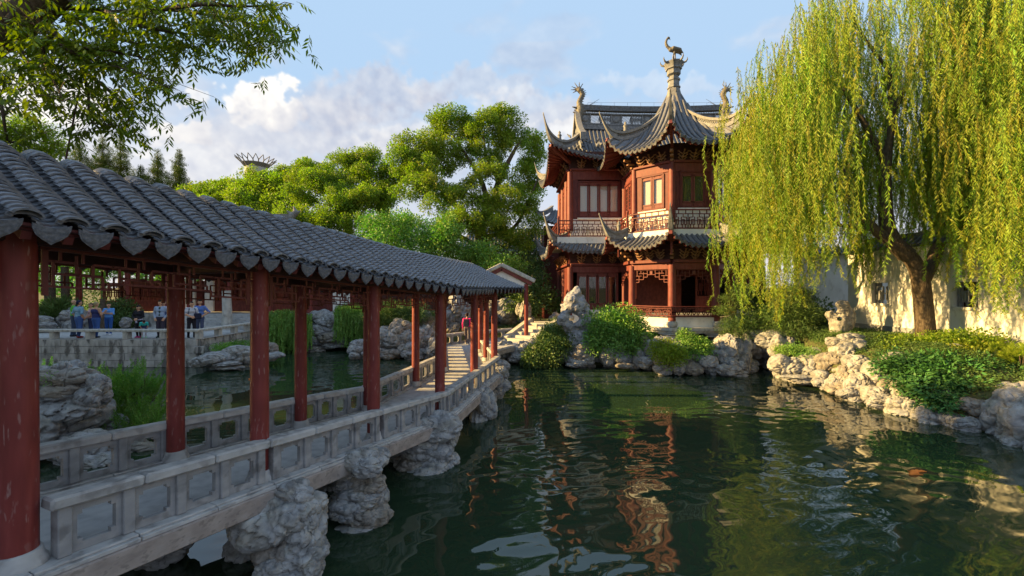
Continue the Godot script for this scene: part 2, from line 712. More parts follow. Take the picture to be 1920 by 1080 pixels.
func make_materials():
	noise_a = noise(3, 1.0, FastNoiseLite.TYPE_SIMPLEX_SMOOTH, 4)
	noise_b = noise(5, 1.0, FastNoiseLite.TYPE_SIMPLEX_SMOOTH, 4, FastNoiseLite.FRACTAL_RIDGED)
	noise_d = noise(15, 1.0, FastNoiseLite.TYPE_SIMPLEX_SMOOTH, 1, FastNoiseLite.FRACTAL_NONE)
	noise_c = noise(9, 1.0, FastNoiseLite.TYPE_CELLULAR, 2)
	var fine := grey_texture(512, noise(31, 0.02, FastNoiseLite.TYPE_SIMPLEX_SMOOTH, 5))
	var crag := grey_texture(512, noise(37, 0.012, FastNoiseLite.TYPE_SIMPLEX_SMOOTH, 5, FastNoiseLite.FRACTAL_RIDGED))
	M.stone = surface(colour_texture(512, noise(41, 0.012, 3, 5), [Color(0.17, 0.17, 0.18), Color(0.27, 0.266, 0.272), Color(0.36, 0.352, 0.352)], noise(43, 0.006, 0, 5), Color(0.10, 0.09, 0.085), 0.55, 0.85, 0.7), Vector3(0.9, 0.9, 0.9), 0.75, fine, 0.25)
	M.coping = surface(colour_texture(512, noise(42, 0.012, 3, 5), [Color(0.28, 0.275, 0.275), Color(0.43, 0.42, 0.415), Color(0.54, 0.525, 0.515)], noise(44, 0.006, 0, 5), Color(0.13, 0.12, 0.115), 0.58, 0.85, 0.6), Vector3(0.9, 0.9, 0.9), 0.75, fine, 0.25)
	M.stone_edge = surface(colour_texture(512, noise(47, 0.01, 0, 5), [Color(0.20, 0.165, 0.15), Color(0.32, 0.27, 0.245), Color(0.42, 0.365, 0.33)], noise(48, 0.02, 0, 4), Color(0.09, 0.075, 0.065), 0.6, 0.85, 0.6), Vector3(0.6, 0.8, 0.6), 0.8, fine, 0.25)
	M.deck = surface(colour_texture(512, noise(49, 0.01, 0, 5), [Color(0.33, 0.33, 0.34), Color(0.44, 0.44, 0.45), Color(0.52, 0.52, 0.52)]), Vector3(0.6, 0.6, 0.6), 0.6, fine, 0.15)
	M.block = surface(colour_texture(512, noise(53, 0.008, 0, 5), [Color(0.19, 0.18, 0.165), Color(0.37, 0.355, 0.335), Color(0.52, 0.50, 0.475)], noise(57, 0.006, 0, 5), Color(0.07, 0.065, 0.06), 0.55, 0.8, 0.8), Vector3(0.5, 0.22, 0.5), 0.85, fine, 0.4)
	M.stone_pale = surface(colour_texture(512, noise(59, 0.01, 0, 5), [Color(0.34, 0.32, 0.29), Color(0.46, 0.44, 0.40), Color(0.55, 0.53, 0.49)], noise(58, 0.008, 0, 4), Color(0.2, 0.19, 0.17), 0.65, 0.9, 0.6), Vector3(0.6, 0.4, 0.6), 0.8, fine, 0.2)
	M.rock = surface(colour_texture(512, noise(61, 0.009, 0, 6), [Color(0.11, 0.108, 0.108), Color(0.245, 0.242, 0.246), Color(0.345, 0.34, 0.34), Color(0.50, 0.495, 0.485)], noise(67, 0.010, 0, 5, FastNoiseLite.FRACTAL_RIDGED), Color(0.055, 0.05, 0.048), 0.74, 0.92, 0.9), Vector3(0.7, 0.7, 0.7), 0.85, crag, 2.2, true)
	M.rock_brown = M.rock.duplicate()
	M.rock_brown.albedo_color = Color(0.93, 0.89, 0.84)
	var tile_tex := colour_texture(512, noise(71, 0.02, 0, 5), [Color(0.085, 0.087, 0.10), Color(0.165, 0.17, 0.192), Color(0.27, 0.276, 0.30)], noise(73, 0.008, 0, 4), Color(0.10, 0.095, 0.075), 0.6, 0.85, 0.5)
	M.tile = surface(tile_tex, Vector3(1.3, 1.3, 1.3), 0.55, fine, 0.15)
	M.tile_carved = surface(tile_tex, Vector3(2.2, 2.2, 2.2), 0.7, grey_texture(512, noise(79, 0.02, FastNoiseLite.TYPE_CELLULAR, 2)), 0.8)
	M.tile_carved.albedo_color = Color(0.86, 0.86, 0.86)
	M.roof_grey = surface(colour_texture(512, noise(72, 0.015, 0, 5), [Color(0.07, 0.072, 0.08), Color(0.125, 0.128, 0.14), Color(0.19, 0.193, 0.205)], noise(74, 0.006, 0, 4), Color(0.12, 0.10, 0.07), 0.55, 0.85, 0.6), Vector3(0.8, 0.8, 0.8), 0.7, fine, 0.4)
	M.ridge = surface(colour_texture(512, noise(75, 0.012, 0, 5), [Color(0.115, 0.117, 0.124), Color(0.205, 0.207, 0.215), Color(0.30, 0.30, 0.30)], noise(76, 0.008, 0, 4), Color(0.10, 0.10, 0.10), 0.6, 0.85, 0.6), Vector3(0.7, 0.7, 0.7), 0.75, fine, 0.4)
	M.ridge_pale = surface(colour_texture(512, noise(77, 0.012, 0, 5), [Color(0.13, 0.126, 0.12), Color(0.20, 0.194, 0.184), Color(0.28, 0.272, 0.256)]), Vector3(0.9, 0.9, 0.9), 0.75, fine, 0.4)
	# red paint worn through to pale ground along the grain
	M.column = surface(colour_texture(512, noise(83, 0.012, 0, 5), [Color(0.13, 0.022, 0.020), Color(0.185, 0.032, 0.028), Color(0.24, 0.048, 0.042)], noise(87, 0.022, 0, 5), Color(0.36, 0.25, 0.23), 0.77, 0.90, 0.7), Vector3(1.5, 0.20, 1.5), 0.5, fine, 0.1)
	M.red = surface(colour_texture(512, noise(89, 0.012, 0, 5), [Color(0.13, 0.032, 0.027), Color(0.175, 0.043, 0.036), Color(0.22, 0.060, 0.050)], noise(91, 0.014, 0, 5), Color(0.16, 0.07, 0.05), 0.62, 0.85, 0.6), Vector3(0.9, 0.3, 0.9), 0.55, fine, 0.15)
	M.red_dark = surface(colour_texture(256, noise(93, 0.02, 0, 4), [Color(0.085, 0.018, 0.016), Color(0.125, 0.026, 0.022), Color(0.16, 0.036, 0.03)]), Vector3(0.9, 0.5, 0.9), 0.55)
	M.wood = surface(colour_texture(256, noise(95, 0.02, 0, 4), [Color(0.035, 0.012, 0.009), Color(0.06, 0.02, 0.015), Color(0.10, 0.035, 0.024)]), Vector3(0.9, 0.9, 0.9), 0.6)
	M.carved = surface(colour_texture(256, noise(97, 0.02, 0, 4), [Color(0.16, 0.07, 0.035), Color(0.28, 0.14, 0.07), Color(0.40, 0.23, 0.12)]), Vector3(1.2, 1.2, 1.2), 0.6)
	M.plaster = surface(colour_texture(512, noise(101, 0.006, 0, 5), [Color(0.62, 0.60, 0.56), Color(0.74, 0.72, 0.68), Color(0.80, 0.785, 0.75)], noise(103, 0.012, 0, 5), Color(0.50, 0.47, 0.42), 0.62, 0.9, 0.5), Vector3(0.35, 0.2, 0.35), 0.9, fine, 0.2)
	M.dado = surface(colour_texture(256, noise(105, 0.02, 0, 5), [Color(0.20, 0.21, 0.22), Color(0.28, 0.29, 0.31), Color(0.36, 0.37, 0.38)]), Vector3(0.5, 0.5, 0.5), 0.9, fine, 0.3)
	M.blind = plain(Color(0.66, 0.63, 0.55), 0.85)
	M.curtain = surface(colour_texture(256, noise(107, 0.05, FastNoiseLite.TYPE_CELLULAR, 2), [Color(0.035, 0.04, 0.016), Color(0.075, 0.075, 0.03), Color(0.12, 0.115, 0.06)]), Vector3(1.5, 0.6, 1.5), 0.8)
	M.glass = StandardMaterial3D.new()
	M.glass.albedo_color = Color(0.25, 0.28, 0.28, 0.10)
	M.glass.transparency = BaseMaterial3D.TRANSPARENCY_ALPHA
	M.glass.roughness = 0.03
	M.glass.metallic_specular = 0.8
	M.bark = surface(colour_texture(512, noise(109, 0.02, 0, 5), [Color(0.035, 0.025, 0.018), Color(0.09, 0.065, 0.045), Color(0.15, 0.115, 0.08)]), Vector3(1.6, 0.5, 1.6), 0.9, crag, 2.0)
	M.soil = surface(colour_texture(512, noise(113, 0.02, 0, 5), [Color(0.04, 0.038, 0.02), Color(0.075, 0.08, 0.03), Color(0.10, 0.12, 0.04)]), Vector3(0.5, 0.5, 0.5), 0.95, fine, 2.0)
	M.paving = surface(colour_texture(512, noise(127, 0.01, 0, 5), [Color(0.30, 0.295, 0.29), Color(0.42, 0.415, 0.41), Color(0.52, 0.51, 0.50)]), Vector3(0.5, 0.5, 0.5), 0.8, fine, 0.3)
	M.water = StandardMaterial3D.new()
	M.water.albedo_color = Color(0.019, 0.037, 0.019).linear_to_srgb()
	M.water.roughness = 0.025
	M.water.metallic_specular = 0.62
	M.bronze = surface(colour_texture(256, noise(131, 0.03, 0, 4), [Color(0.085, 0.078, 0.065), Color(0.15, 0.135, 0.11), Color(0.22, 0.195, 0.155)]), Vector3(2, 2, 2), 0.6)
	M.bronze.vertex_color_use_as_albedo = false
	M.person = plain(Color(1, 1, 1), 0.8, true)
	M.wire = plain(Color(0.07, 0.025, 0.03), 0.6)
	M.thin_metal = plain(Color(0.25, 0.28, 0.32), 0.4)
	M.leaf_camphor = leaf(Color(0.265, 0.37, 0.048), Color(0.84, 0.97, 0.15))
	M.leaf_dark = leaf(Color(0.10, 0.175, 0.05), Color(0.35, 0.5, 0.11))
	M.leaf_maple = leaf(Color(0.08, 0.21, 0.07), Color(0.3, 0.6, 0.15))
	M.leaf_fern = leaf(Color(0.20, 0.37, 0.08), Color(0.55, 0.78, 0.18))
	M.leaf_willow = leaf(Color(0.29, 0.39, 0.05), Color(0.78, 0.95, 0.15))
	M.leaf_ash = leaf(Color(0.17, 0.235, 0.03), Color(0.9, 0.98, 0.12), 0.4)
	M.leaf_conifer = leaf(Color(0.17, 0.22, 0.055), Color(0.5, 0.56, 0.12))


# ---------------------------------------------------------------- ground and water
var pond := PackedVector2Array([Vector2(-45, -6), Vector2(14, -6), Vector2(12.3, 4), Vector2(12.1, 10.2), Vector2(11.6, 10.9), Vector2(11.4, 12), Vector2(11.3, 14.2), Vector2(11.0, 16.4),
	Vector2(11.4, 17.5), Vector2(11.7, 19.3), Vector2(10.6, 19.5), Vector2(10.2, 18.2), Vector2(9.3, 18.3), Vector2(6.8, 18.5), Vector2(5.3, 19.8), Vector2(3.2, 20.2), Vector2(1, 21.1), Vector2(0.3, 21.8), Vector2(-0.4, 24.2), Vector2(-3.7, 24.0),
	Vector2(-4.6, 22.5), Vector2(-6, 22.7), Vector2(-8, 23.4), Vector2(-9, 25.7), Vector2(-13, 25.9), Vector2(-13.9, 24), Vector2(-14.35, 19.7), Vector2(-45, 19.7)])


func shore_distance(p: Vector2) -> float:
	var best := 1e9
	for i in pond.size():
		var q := Geometry2D.get_closest_point_to_segment(p, pond[i], pond[(i + 1) % pond.size()])
		best = minf(best, p.distance_to(q))
	return -best if Geometry2D.is_point_in_polygon(p, pond) else best


func ground_height(x: float, d: float) -> float:
	var s := shore_distance(Vector2(x, d))
	var h := 1.15
	if x > 9.5:
		h = 0.5 + 1.25 * smoothstep(10.6, 13.3, x + maxf(0.0, d - 14.0) * 0.15) * smoothstep(9.6, 13.6, d)
	if x < -13.0 and d > 19.0:
		h = 0.9
	var y := lerpf(-0.9, h, smoothstep(-0.45, 0.75, s))
	return y + noise_a.get_noise_2d(x * 0.6, d * 0.6) * 0.06


func build_ground():
	var xs := [-3000.0, -800.0, -250.0, -90.0, -50.0]
	var x := -32.0
	while x < 34.0:
		xs.append(x)
		x += 0.45
	xs.append_array([50.0, 90.0, 250.0, 800.0, 3000.0])
	var ds := [-3000.0, -600.0, -120.0, -40.0]
	x = -10.0
	while x < 36.0:
		ds.append(x)
		x += 0.45
	ds.append_array([48.0, 70.0, 120.0, 300.0, 900.0, 3500.0])
	var pts := PackedVector3Array()
	for d in ds:
		for q in xs:
			pts.append(W(q, ground_height(q, d), d))
	var mb := MB.new()
	mb.sheet(pts, xs.size(), ds.size(), Vector3.UP)
	structure("ground", mb, M.soil)


func build_water():
	var r := RandomNumberGenerator.new()
	r.seed = 4
	var waves := []
	for i in 30:
		var lam: float = [1.3, 0.85, 0.56, 0.42, 0.32, 0.25][i % 6] * r.randf_range(0.85, 1.18)
		var a := deg_to_rad(r.randf_range(-44, 44)) + PI / 2 * (1 if r.randf() < 0.88 else 0)
		var k := TAU / lam
		waves.append([cos(a) * k, sin(a) * k, r.randf() * TAU, (0.0075 if lam > 0.6 else 0.0088) * r.randf_range(0.6, 1.3) / k, k])
	var rows := []
	var d := 0.6
	while d < 27.0:
		rows.append(d)
		d += clampf(0.010 * d, 0.05, 0.16)
	var mb := MB.new()
	var nx := 600
	var v := PackedVector3Array()
	var n := PackedVector3Array()
	var big := noise(17, 0.22, 0, 2)
	for q in rows:
		for i in nx:
			var x := -25.0 + 39.0 * i / (nx - 1)
			var amp := 0.95 + 0.9 * big.get_noise_2d(x, q)
			# sheltered water beside the bridge lies calmer
			amp *= lerpf(0.35, 1.0, smoothstep(-4.2, 0.5, x + (8.0 - q) * 0.35)) if q < 16.0 else 1.0
			amp = maxf(amp, 0.15)
			var h := 0.0
			var gx := 0.0
			var gd := 0.0
			for w in waves:
				var ph: float = w[0] * x + w[1] * q + w[2]
				h += sin(ph) * w[3]
				var c: float = cos(ph) * w[3]
				gx += c * w[0]
				gd += c * w[1]
			v.append(W(x, h * amp, q))
			n.append(Vector3(-gx * amp, 1.0, gd * amp).normalized())
	mb.v = v
	mb.n = n
	for j in rows.size() - 1:
		for i in nx - 1:
			var a := j * nx + i
			for t in [a, a + nx, a + nx + 1, a, a + nx + 1, a + 1]:
				mb.idx.append(t)
	mb.quad(W(-46, 0, -6), W(-25, 0, -6), W(-25, 0, 27), W(-46, 0, 27), Vector3.UP)
	mb.quad(W(-25, 0, -6), W(14, 0, -6), W(14, 0, 0.6), W(-25, 0, 0.6), Vector3.UP)
	structure("pond_water", mb, M.water)


# ---------------------------------------------------------------- the roofed zigzag bridge
# stations of paired columns: right x, right d, left x, left d, deck height
var stations := [
	[-5.75, -0.43, -7.36, 0.24, 1.69],
	[-4.92, 1.55, -6.53, 2.22, 1.518],
	[-4.09, 3.53, -5.70, 4.20, 1.345],
	[-3.26, 5.51, -4.87, 6.18, 1.172],
	[-2.43, 7.49, -4.04, 8.16, 0.998],
	[-1.60, 9.47, -3.33, 9.87, 0.825],
	[-1.07, 12.1, -2.80, 12.4, 0.82],
	[-0.60, 14.5, -2.35, 14.6, 0.82],
	[-1.00, 16.6, -2.86, 17.6, 0.82],
	[-1.38, 18.7, -3.40, 20.8, 0.84],
	[-0.45, 20.2, -1.75, 22.3, 0.88],
	[0.55, 21.5, 0.05, 23.2, 0.92],
]


func st_right(i: int, out := 0.0, y := 0.0) -> Vector3:
	var s: Array = stations[i]
	var r := Vector2(s[0], s[1])
	var o := (r - Vector2(s[2], s[3])).normalized() * out
	return W(r.x + o.x, s[4] + y, r.y + o.y)


func st_left(i: int, out := 0.0, y := 0.0) -> Vector3:
	var s: Array = stations[i]
	var l := Vector2(s[2], s[3])
	var o := (l - Vector2(s[0], s[1])).normalized() * out
	return W(l.x + o.x, s[4] + y, l.y + o.y)


func eave_out(i: int, side: int) -> float:
	return 1.0 if i == 7 and side == 0 else 0.52


func st_side(i: int, side: int, out := 0.0, y := 0.0) -> Vector3:
	return st_right(i, out, y) if side == 0 else st_left(i, out, y)


const EAVE_UP := 2.80
const ROOF_RISE := 0.80


# bridge roof surface: bay i at fraction t, s from eave (0) to ridge (1)
func roof_point(i: int, t: float, s: float, side: int) -> Vector3:
	var e := st_side(i, side, eave_out(i, side), EAVE_UP).lerp(st_side(i + 1, side, eave_out(i + 1, side), EAVE_UP), t)
	var g := ((st_right(i) + st_left(i)) / 2.0).lerp((st_right(i + 1) + st_left(i + 1)) / 2.0, t)
	g.y += EAVE_UP
	var p := e.lerp(g, s)
	var f := 0.80 * s + 0.20 * s * s
	if s > 0.78:
		var q := (s - 0.78) / 0.22
		f -= 0.085 * q * q
	p.y += f * ROOF_RISE * 1.085
	return p


func cover_tile() -> MB:
	# a slightly tapered arch of fired clay, lower end towards +z
	var mb := MB.new()
	var w0 := 0.094
	var w1 := 0.084
	var nseg := 7
	var top := PackedVector3Array()
	var low := PackedVector3Array()
	for j in 2:
		var w := w1 if j == 0 else w0
		var z := -0.075 if j == 0 else 0.075
		for i in nseg + 1:
			var a := PI * (0.06 + 0.88 * i / nseg)
			top.append(Vector3(-cos(a) * w, sin(a) * w * 0.62, z))
			low.append(Vector3(-cos(a) * (w - 0.015), sin(a) * (w - 0.015) * 0.62 - 0.006, z))
	mb.sheet(top, nseg + 1, 2, Vector3.UP)
	for i in nseg:
		var k := nseg + 1 + i
		mb.quad(top[k], top[k + 1], low[k + 1], low[k], Vector3(0, 0, 1))
	return mb


func pan_tile() -> MB:
	var mb := MB.new()
	var top := PackedVector3Array()
	for j in 2:
		var z := -0.075 if j == 0 else 0.075
		for i in 6:
			var a := PI * (0.16 + 0.68 * i / 5.0)
			top.append(Vector3(-cos(a) * 0.10, 0.045 - sin(a) * 0.062, z))
	mb.sheet(top, 6, 2, Vector3.UP)
	for i in 5:
		mb.quad(top[6 + i], top[7 + i], top[7 + i] - Vector3(0, 0.014, 0), top[6 + i] - Vector3(0, 0.014, 0), Vector3(0, 0, 1))
	return mb


func drip_tile() -> MB:
	# the tongue that hangs from the lowest pan tile
	var poly := PackedVector2Array()
	for i in 9:
		var u := -1.0 + 2.0 * i / 8.0
		poly.append(Vector2(u * 0.112, 0.018 + 0.030 * u * u - 0.026))
	for q in [[0.108, -0.02], [0.088, -0.068], [0.05, -0.104], [0.022, -0.122], [0.0, -0.142], [-0.022, -0.122], [-0.05, -0.104], [-0.088, -0.068], [-0.108, -0.02]]:
		poly.append(Vector2(q[0], q[1]))
	var mb := MB.new()
	mb.prism(poly, Transform3D.IDENTITY, 0.014)
	# a raised rim that follows the edge
	for i in range(9, 17):
		var a := poly[i] * 0.86
		var b := poly[i + 1] * 0.86
		mb.beam(Vector3(a.x, a.y, 0.008), Vector3(b.x, b.y, 0.008), 0.007, 0.007)
	return mb


func edge_tile() -> MB:
	# fan-shaped end of a cover row
	var poly := PackedVector2Array()
	for i in 9:
		var a := PI * i / 8.0
		poly.append(Vector2(cos(a) * 0.108, sin(a) * 0.072))
	for i in range(7, 0, -1):
		var a := PI * i / 8.0
		poly.append(Vector2(cos(a) * 0.085, sin(a) * 0.052 - 0.028))
	var mb := MB.new()
	mb.prism(poly, Transform3D.IDENTITY, 0.016)
	return mb


func lattice_frieze(mb: MB, a: Vector3, b: Vector3, drop: float):
	# hanging frieze of thin bars between two columns; a and b are its upper corners
	var l := a.distance_to(b)
	var u := (b - a) / l
	var bar := func(x0: float, y0: float, x1: float, y1: float, w := 0.013):
		mb.beam(a + u * x0 - Vector3(0, y0, 0), a + u * x1 - Vector3(0, y1, 0), w, w * 1.5, Vector3.UP if absf(y0 - y1) < 0.001 else u)
	bar.call(0.0, 0.0, l, 0.0, 0.026)
	bar.call(0.03, 0.0, 0.03, drop * 1.25, 0.026)
	bar.call(l - 0.03, 0.0, l - 0.03, drop * 1.25, 0.026)
	var m := 8
	var s := l / m
	var y1 := drop * 0.33
	var y2 := drop * 0.66
	for i in m:
		var x := i * s
		var deep: float = drop if (i < 2 or i >= m - 2) else drop * 0.82
		bar.call(x, deep, x + s, deep)
		if i % 2 == 0:
			bar.call(x + s * 0.15, y1, x + s, y1)
			bar.call(x + s * 0.55, 0.0, x + s * 0.55, y1)
			bar.call(x + s, y1 * 0.4, x + s, y2)
			bar.call(x + s * 0.35, y2, x + s * 1.25, y2)
			bar.call(x + s * 0.35, y1, x + s * 0.35, deep)
		else:
			bar.call(x, y2, x + s * 0.8, y2)
			bar.call(x + s * 0.5, y1, x + s * 1.1, y1)
			bar.call(x + s * 0.5, y1, x + s * 0.5, deep)
			bar.call(x + s * 0.8, y2, x + s * 0.8, deep)
			bar.call(x + s * 0.2, 0.0, x + s * 0.2, y1)
	bar.call(2 * s, drop * 0.82, 2 * s, drop)
	bar.call(l - 2 * s, drop * 0.82, l - 2 * s, drop)


func balustrade_panel(w: float, h: float, open_w: float, open_h: float, t: float) -> MB:
	# stone panel with a notched opening; x along, y up from its foot
	var mb := MB.new()
	var sw := (w - open_w) / 2
	var sh := (h - open_h) / 2
	var n := 0.035
	for s in [-1.0, 1.0]:
		mb.box(Transform3D(Basis(), Vector3(s * (w - sw) / 2, h / 2, 0)), Vector3(sw, h, t))
		mb.box(Transform3D(Basis(), Vector3(0, h / 2 + s * (h - sh) / 2, 0)), Vector3(open_w, sh, t - 0.002))
		for q in [-1.0, 1.0]:
			mb.box(Transform3D(Basis(), Vector3(s * (open_w - n) / 2, h / 2 + q * (open_h - n) / 2, 0)), Vector3(n, n, t - 0.004))
	return mb


func build_bridge():
	var root := thing("covered_bridge", "roofed zigzag bridge with red columns, grey balustrades and dark tiled roof", "bridge")
	var ns := stations.size()
	# deck, edge beams
	for i in ns - 1:
		var mb := MB.new()
		var a := st_right(i, 0.16, -0.035)
		var b := st_right(i + 1, 0.16, -0.035)
		var c := st_left(i + 1, 0.16, -0.035)
		var d := st_left(i, 0.16, -0.035)
		var dn := Vector3(0, -0.12, 0)
		mb.hexa([a + dn, b + dn, a, b, d + dn, c + dn, d, c])
		part("deck_slab", mb, M.deck, root)
		for side in 2:
			var e0 := st_side(i, side, 0.24, -0.175)
			var e1 := st_side(i + 1, side, 0.24, -0.175)
			var eb := MB.new()
			eb.beam(e0, e1, 0.20, 0.22, Vector3.UP, 0.012)
			part("edge_beam", eb, M.stone_edge, root)
			# ledge stones under the balustrade, three to a bay
			for k in 3:
				var t0 := k / 3.0 + 0.002
				var t1 := (k + 1) / 3.0 - 0.002
				var lb := MB.new()
				var f0 := st_side(i, side, 0.14, -0.045)
				var f1 := st_side(i + 1, side, 0.14, -0.045)
				lb.beam(f0.lerp(f1, t0), f0.lerp(f1, t1), 0.34, 0.04, Vector3.UP, 0.006)
				lb.beam(f0.lerp(f1, t0) + Vector3(0, 0.032, 0), f0.lerp(f1, t1) + Vector3(0, 0.032, 0), 0.26, 0.024, Vector3.UP, 0.006)
				part("ledge_stone", lb, M.coping, root)
	# columns
	var col := MB.new()
	col.lathe(Transform3D.IDENTITY, [[0.110, 0.10], [0.109, 1.0], [0.104, 2.0], [0.100, 2.84]], 20)
	var col_mesh := col.mesh()
	var base := MB.new()
	base.lathe(Transform3D.IDENTITY, [[0.0, -0.03], [0.158, -0.03], [0.162, 0.0], [0.156, 0.03], [0.138, 0.06], [0.130, 0.11], [0.122, 0.125], [0.10, 0.125]], 20)
	var base_mesh := base.mesh()
	for i in ns - 2:
		for side in 2:
			var c := part("column", col_mesh, M.column, root, Transform3D(Basis(Vector3.UP, i * 1.3 + side).scaled_local(Vector3(1.14, 1, 1.14) if i == 2 and side == 0 else Vector3.ONE), st_side(i, side)))
			part("stone_base", base_mesh, M.coping, c)
	# balustrades between the columns
	for i in ns - 1:
		for side in 2:
			if side == 0 and (i >= 9 or i < 2):
				continue
			# the balustrade runs just outside the columns
			var a := st_side(i, side, 0.12)
			var b := st_side(i + 1, side, 0.12)
			var l := a.distance_to(b)
			var u := (b - a) / l
			var bal := node_part("balustrade", root)
			var cb := 0.055
			if side == 0 and i == 2:
				a += u * 0.12
				l -= 0.12
			var run := l - 2 * cb
			var slope := Basis(u, Vector3.UP, Vector3(u.x, 0, u.z).normalized().cross(Vector3.UP))
			var pn := 4
			var post_w := 0.095
			var pw := (run - post_w * (pn + 1)) / pn
			var shape := balustrade_panel(pw, 0.425, pw * 0.76, 0.285, 0.06).mesh()
			var post := MB.new()
			post.box(Transform3D(Basis(), Vector3(0, 0.2125, 0)), Vector3(post_w, 0.425, 0.135), 0.008)
			var post_mesh := post.mesh()
			for k in pn + 1:
				var q := a + u * (cb + post_w / 2 + k * (pw + post_w))
				part("post", post_mesh, M.stone, bal, Transform3D(slope, q + Vector3(0, 0.002, 0)))
				if k < pn:
					part("panel", shape, M.stone, bal, Transform3D(slope, q + u * (post_w + pw) / 2 + Vector3(0, 0.002, 0)))
			for k in 3:
				var t0 := l * k / 3.0 + 0.003
				var t1 := l * (k + 1) / 3.0 - 0.003
				var cp := MB.new()
				var y := Vector3(0, 0.48 + rnd(-0.003, 0.003), 0)
				cp.beam(a + u * t0 + y, a + u * t1 + y, 0.19, 0.105, Vector3.UP, 0.02)
				part("coping_stone", cp, M.coping, bal)
	# beams, friezes and struts below the roof; the last two bays lie open
	for i in ns - 3:
		for side in 2:
			var a := st_side(i, side, 0.0)
			var b := st_side(i + 1, side, 0.0)
			var up := Vector3(0, 1, 0)
			var bm := MB.new()
			bm.beam(a + up * 2.755, b + up * 2.755, 0.14, 0.18, Vector3.UP, 0.015)
			bm.beam(a + up * 2.885, b + up * 2.885, 0.18, 0.07, Vector3.UP, 0.01)
			part("eave_beam", bm, M.wood, root)
			var fr := MB.new()
			var u := (b - a).normalized()
			lattice_frieze(fr, a + u * 0.13 + up * 2.655, b - u * 0.13 + up * 2.655, 0.33)
			part("lattice_frieze", fr, M.red_dark, root)
	for i in ns - 2:
		var tie := MB.new()
		tie.beam(st_right(i, 0.0, 2.76), st_left(i, 0.0, 2.76), 0.13, 0.18, Vector3.UP, 0.012)
		tie.beam((st_right(i, 0, 2.86) + st_left(i, 0, 2.86)) / 2, (st_right(i, 0, 3.45) + st_left(i, 0, 3.45)) / 2, 0.12, 0.12, Vector3.RIGHT)
		part("tie_beam", tie, M.wood, root)
	# roof boards and rafters
	for i in ns - 3:
		for side in 2:
			var pts := PackedVector3Array()
			for j in 9:
				for t in 2:
					pts.append(roof_point(i, t, j / 8.0, side) - Vector3(0, 0.055, 0))
			var bd := MB.new()
			bd.sheet(pts, 2, 9, Vector3.UP)
			for q in pts.size():
				pts[q] -= Vector3(0, 0.03, 0)
			bd.sheet(pts, 2, 9, Vector3.DOWN)
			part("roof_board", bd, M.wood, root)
			var rf := MB.new()
			for k in 9:
				var t := (k + 0.5) / 9.0
				rf.beam(roof_point(i, t, 0.015, side) - Vector3(0, 0.125, 0), roof_point(i, t, 0.5, side) - Vector3(0, 0.125, 0), 0.06, 0.07)
				rf.beam(roof_point(i, t, 0.5, side) - Vector3(0, 0.125, 0), roof_point(i, t, 0.9, side) - Vector3(0, 0.125, 0), 0.06, 0.07)
			rf.beam(roof_point(i, 0, 0.03, side) - Vector3(0, 0.065, 0), roof_point(i, 1, 0.03, side) - Vector3(0, 0.065, 0), 0.03, 0.05)
			var ro := part("rafters", rf, M.red_dark, root)
			ro.set_meta("kind", "stuff")
	# tiles
	var cover_mesh := cover_tile().mesh()
	var pan_mesh := pan_tile().mesh()
	var drip_mesh := drip_tile().mesh()
	var edge_mesh := edge_tile().mesh()
	var rest := []
	var pans := []
	var singles := 0
	for i in [2, 3, 1, 4, 5, 6, 7, 8, 0]:
		for side in 2:
			var rows := 8
			var l := st_side(i, side).distance_to(st_side(i + 1, side))
			rows = int(round(l / 0.266))
			for k in rows:
				var t := (k + 0.5) / rows
				var tp := (k + 1.0) / rows
				var along := (roof_point(i, 1, 0, side) - roof_point(i, 0, 0, side)).normalized()
				var slope_len := roof_point(i, t, 0, side).distance_to(roof_point(i, t, 1, side))
				var cnt := int(slope_len / 0.0735)
				var wide := clampf(l / rows / 0.266, 0.8, 1.15)
				for j in cnt:
					var s := (j + 0.45) / cnt
					for kind in 2:
						var tt := t if kind == 0 else tp
						var p := roof_point(i, tt, s, side)
						var q := roof_point(i, tt, minf(s + 0.06, 1.0), side)
						var p0 := roof_point(i, tt, maxf(s - 0.06, 0.0), side)
						var dn := (p0 - q).normalized()
						var nn := along.cross(dn)
						if nn.y < 0:
							nn = -nn
						nn = nn.normalized()
						# each tile lifts its lower edge over the one below
						var tilt := dn.rotated(dn.cross(nn).normalized(), 0.23 + rnd(-0.045, 0.045))
						var y := tilt.cross(along).normalized()
						if y.y < 0:
							y = -y
						var x := y.cross(tilt).normalized().rotated(y, rnd(-0.05, 0.05))
						var b := Basis(x * wide * rnd(0.97, 1.03), y, tilt)
						if kind == 1:
							if side == 0 or j < 3:
								pans.append(Transform3D(b, p - nn * 0.020))
						else:
							var xf := Transform3D(b, p + nn * (0.026 + rnd(-0.003, 0.003)) + along * rnd(-0.004, 0.004))
							if side == 0 and i == 2 and k >= 0 and singles < 300:
								part("cover_tile", cover_mesh, M.tile, root, xf)
								singles += 1
							elif side == 0 and i == 3 and singles < 300:
								part("cover_tile", cover_mesh, M.tile, root, xf)
								singles += 1
							else:
								rest.append(xf)
				# eave ends
				var e := roof_point(i, t, 0.0, side)
				var e2 := roof_point(i, t, 0.06, side)
				var outd := (e - e2).normalized()
				var flat := Vector3(outd.x, 0, outd.z).normalized()
				var bb := basis_to(flat + Vector3(0, 0.15, 0))
				part("edge_tile", edge_mesh, M.tile_carved, root, Transform3D(bb.scaled_local(Vector3(wide, 1, 1)), e + outd * 0.015 + Vector3(0, 0.022, 0)))
				var ep := roof_point(i, tp, 0.0, side)
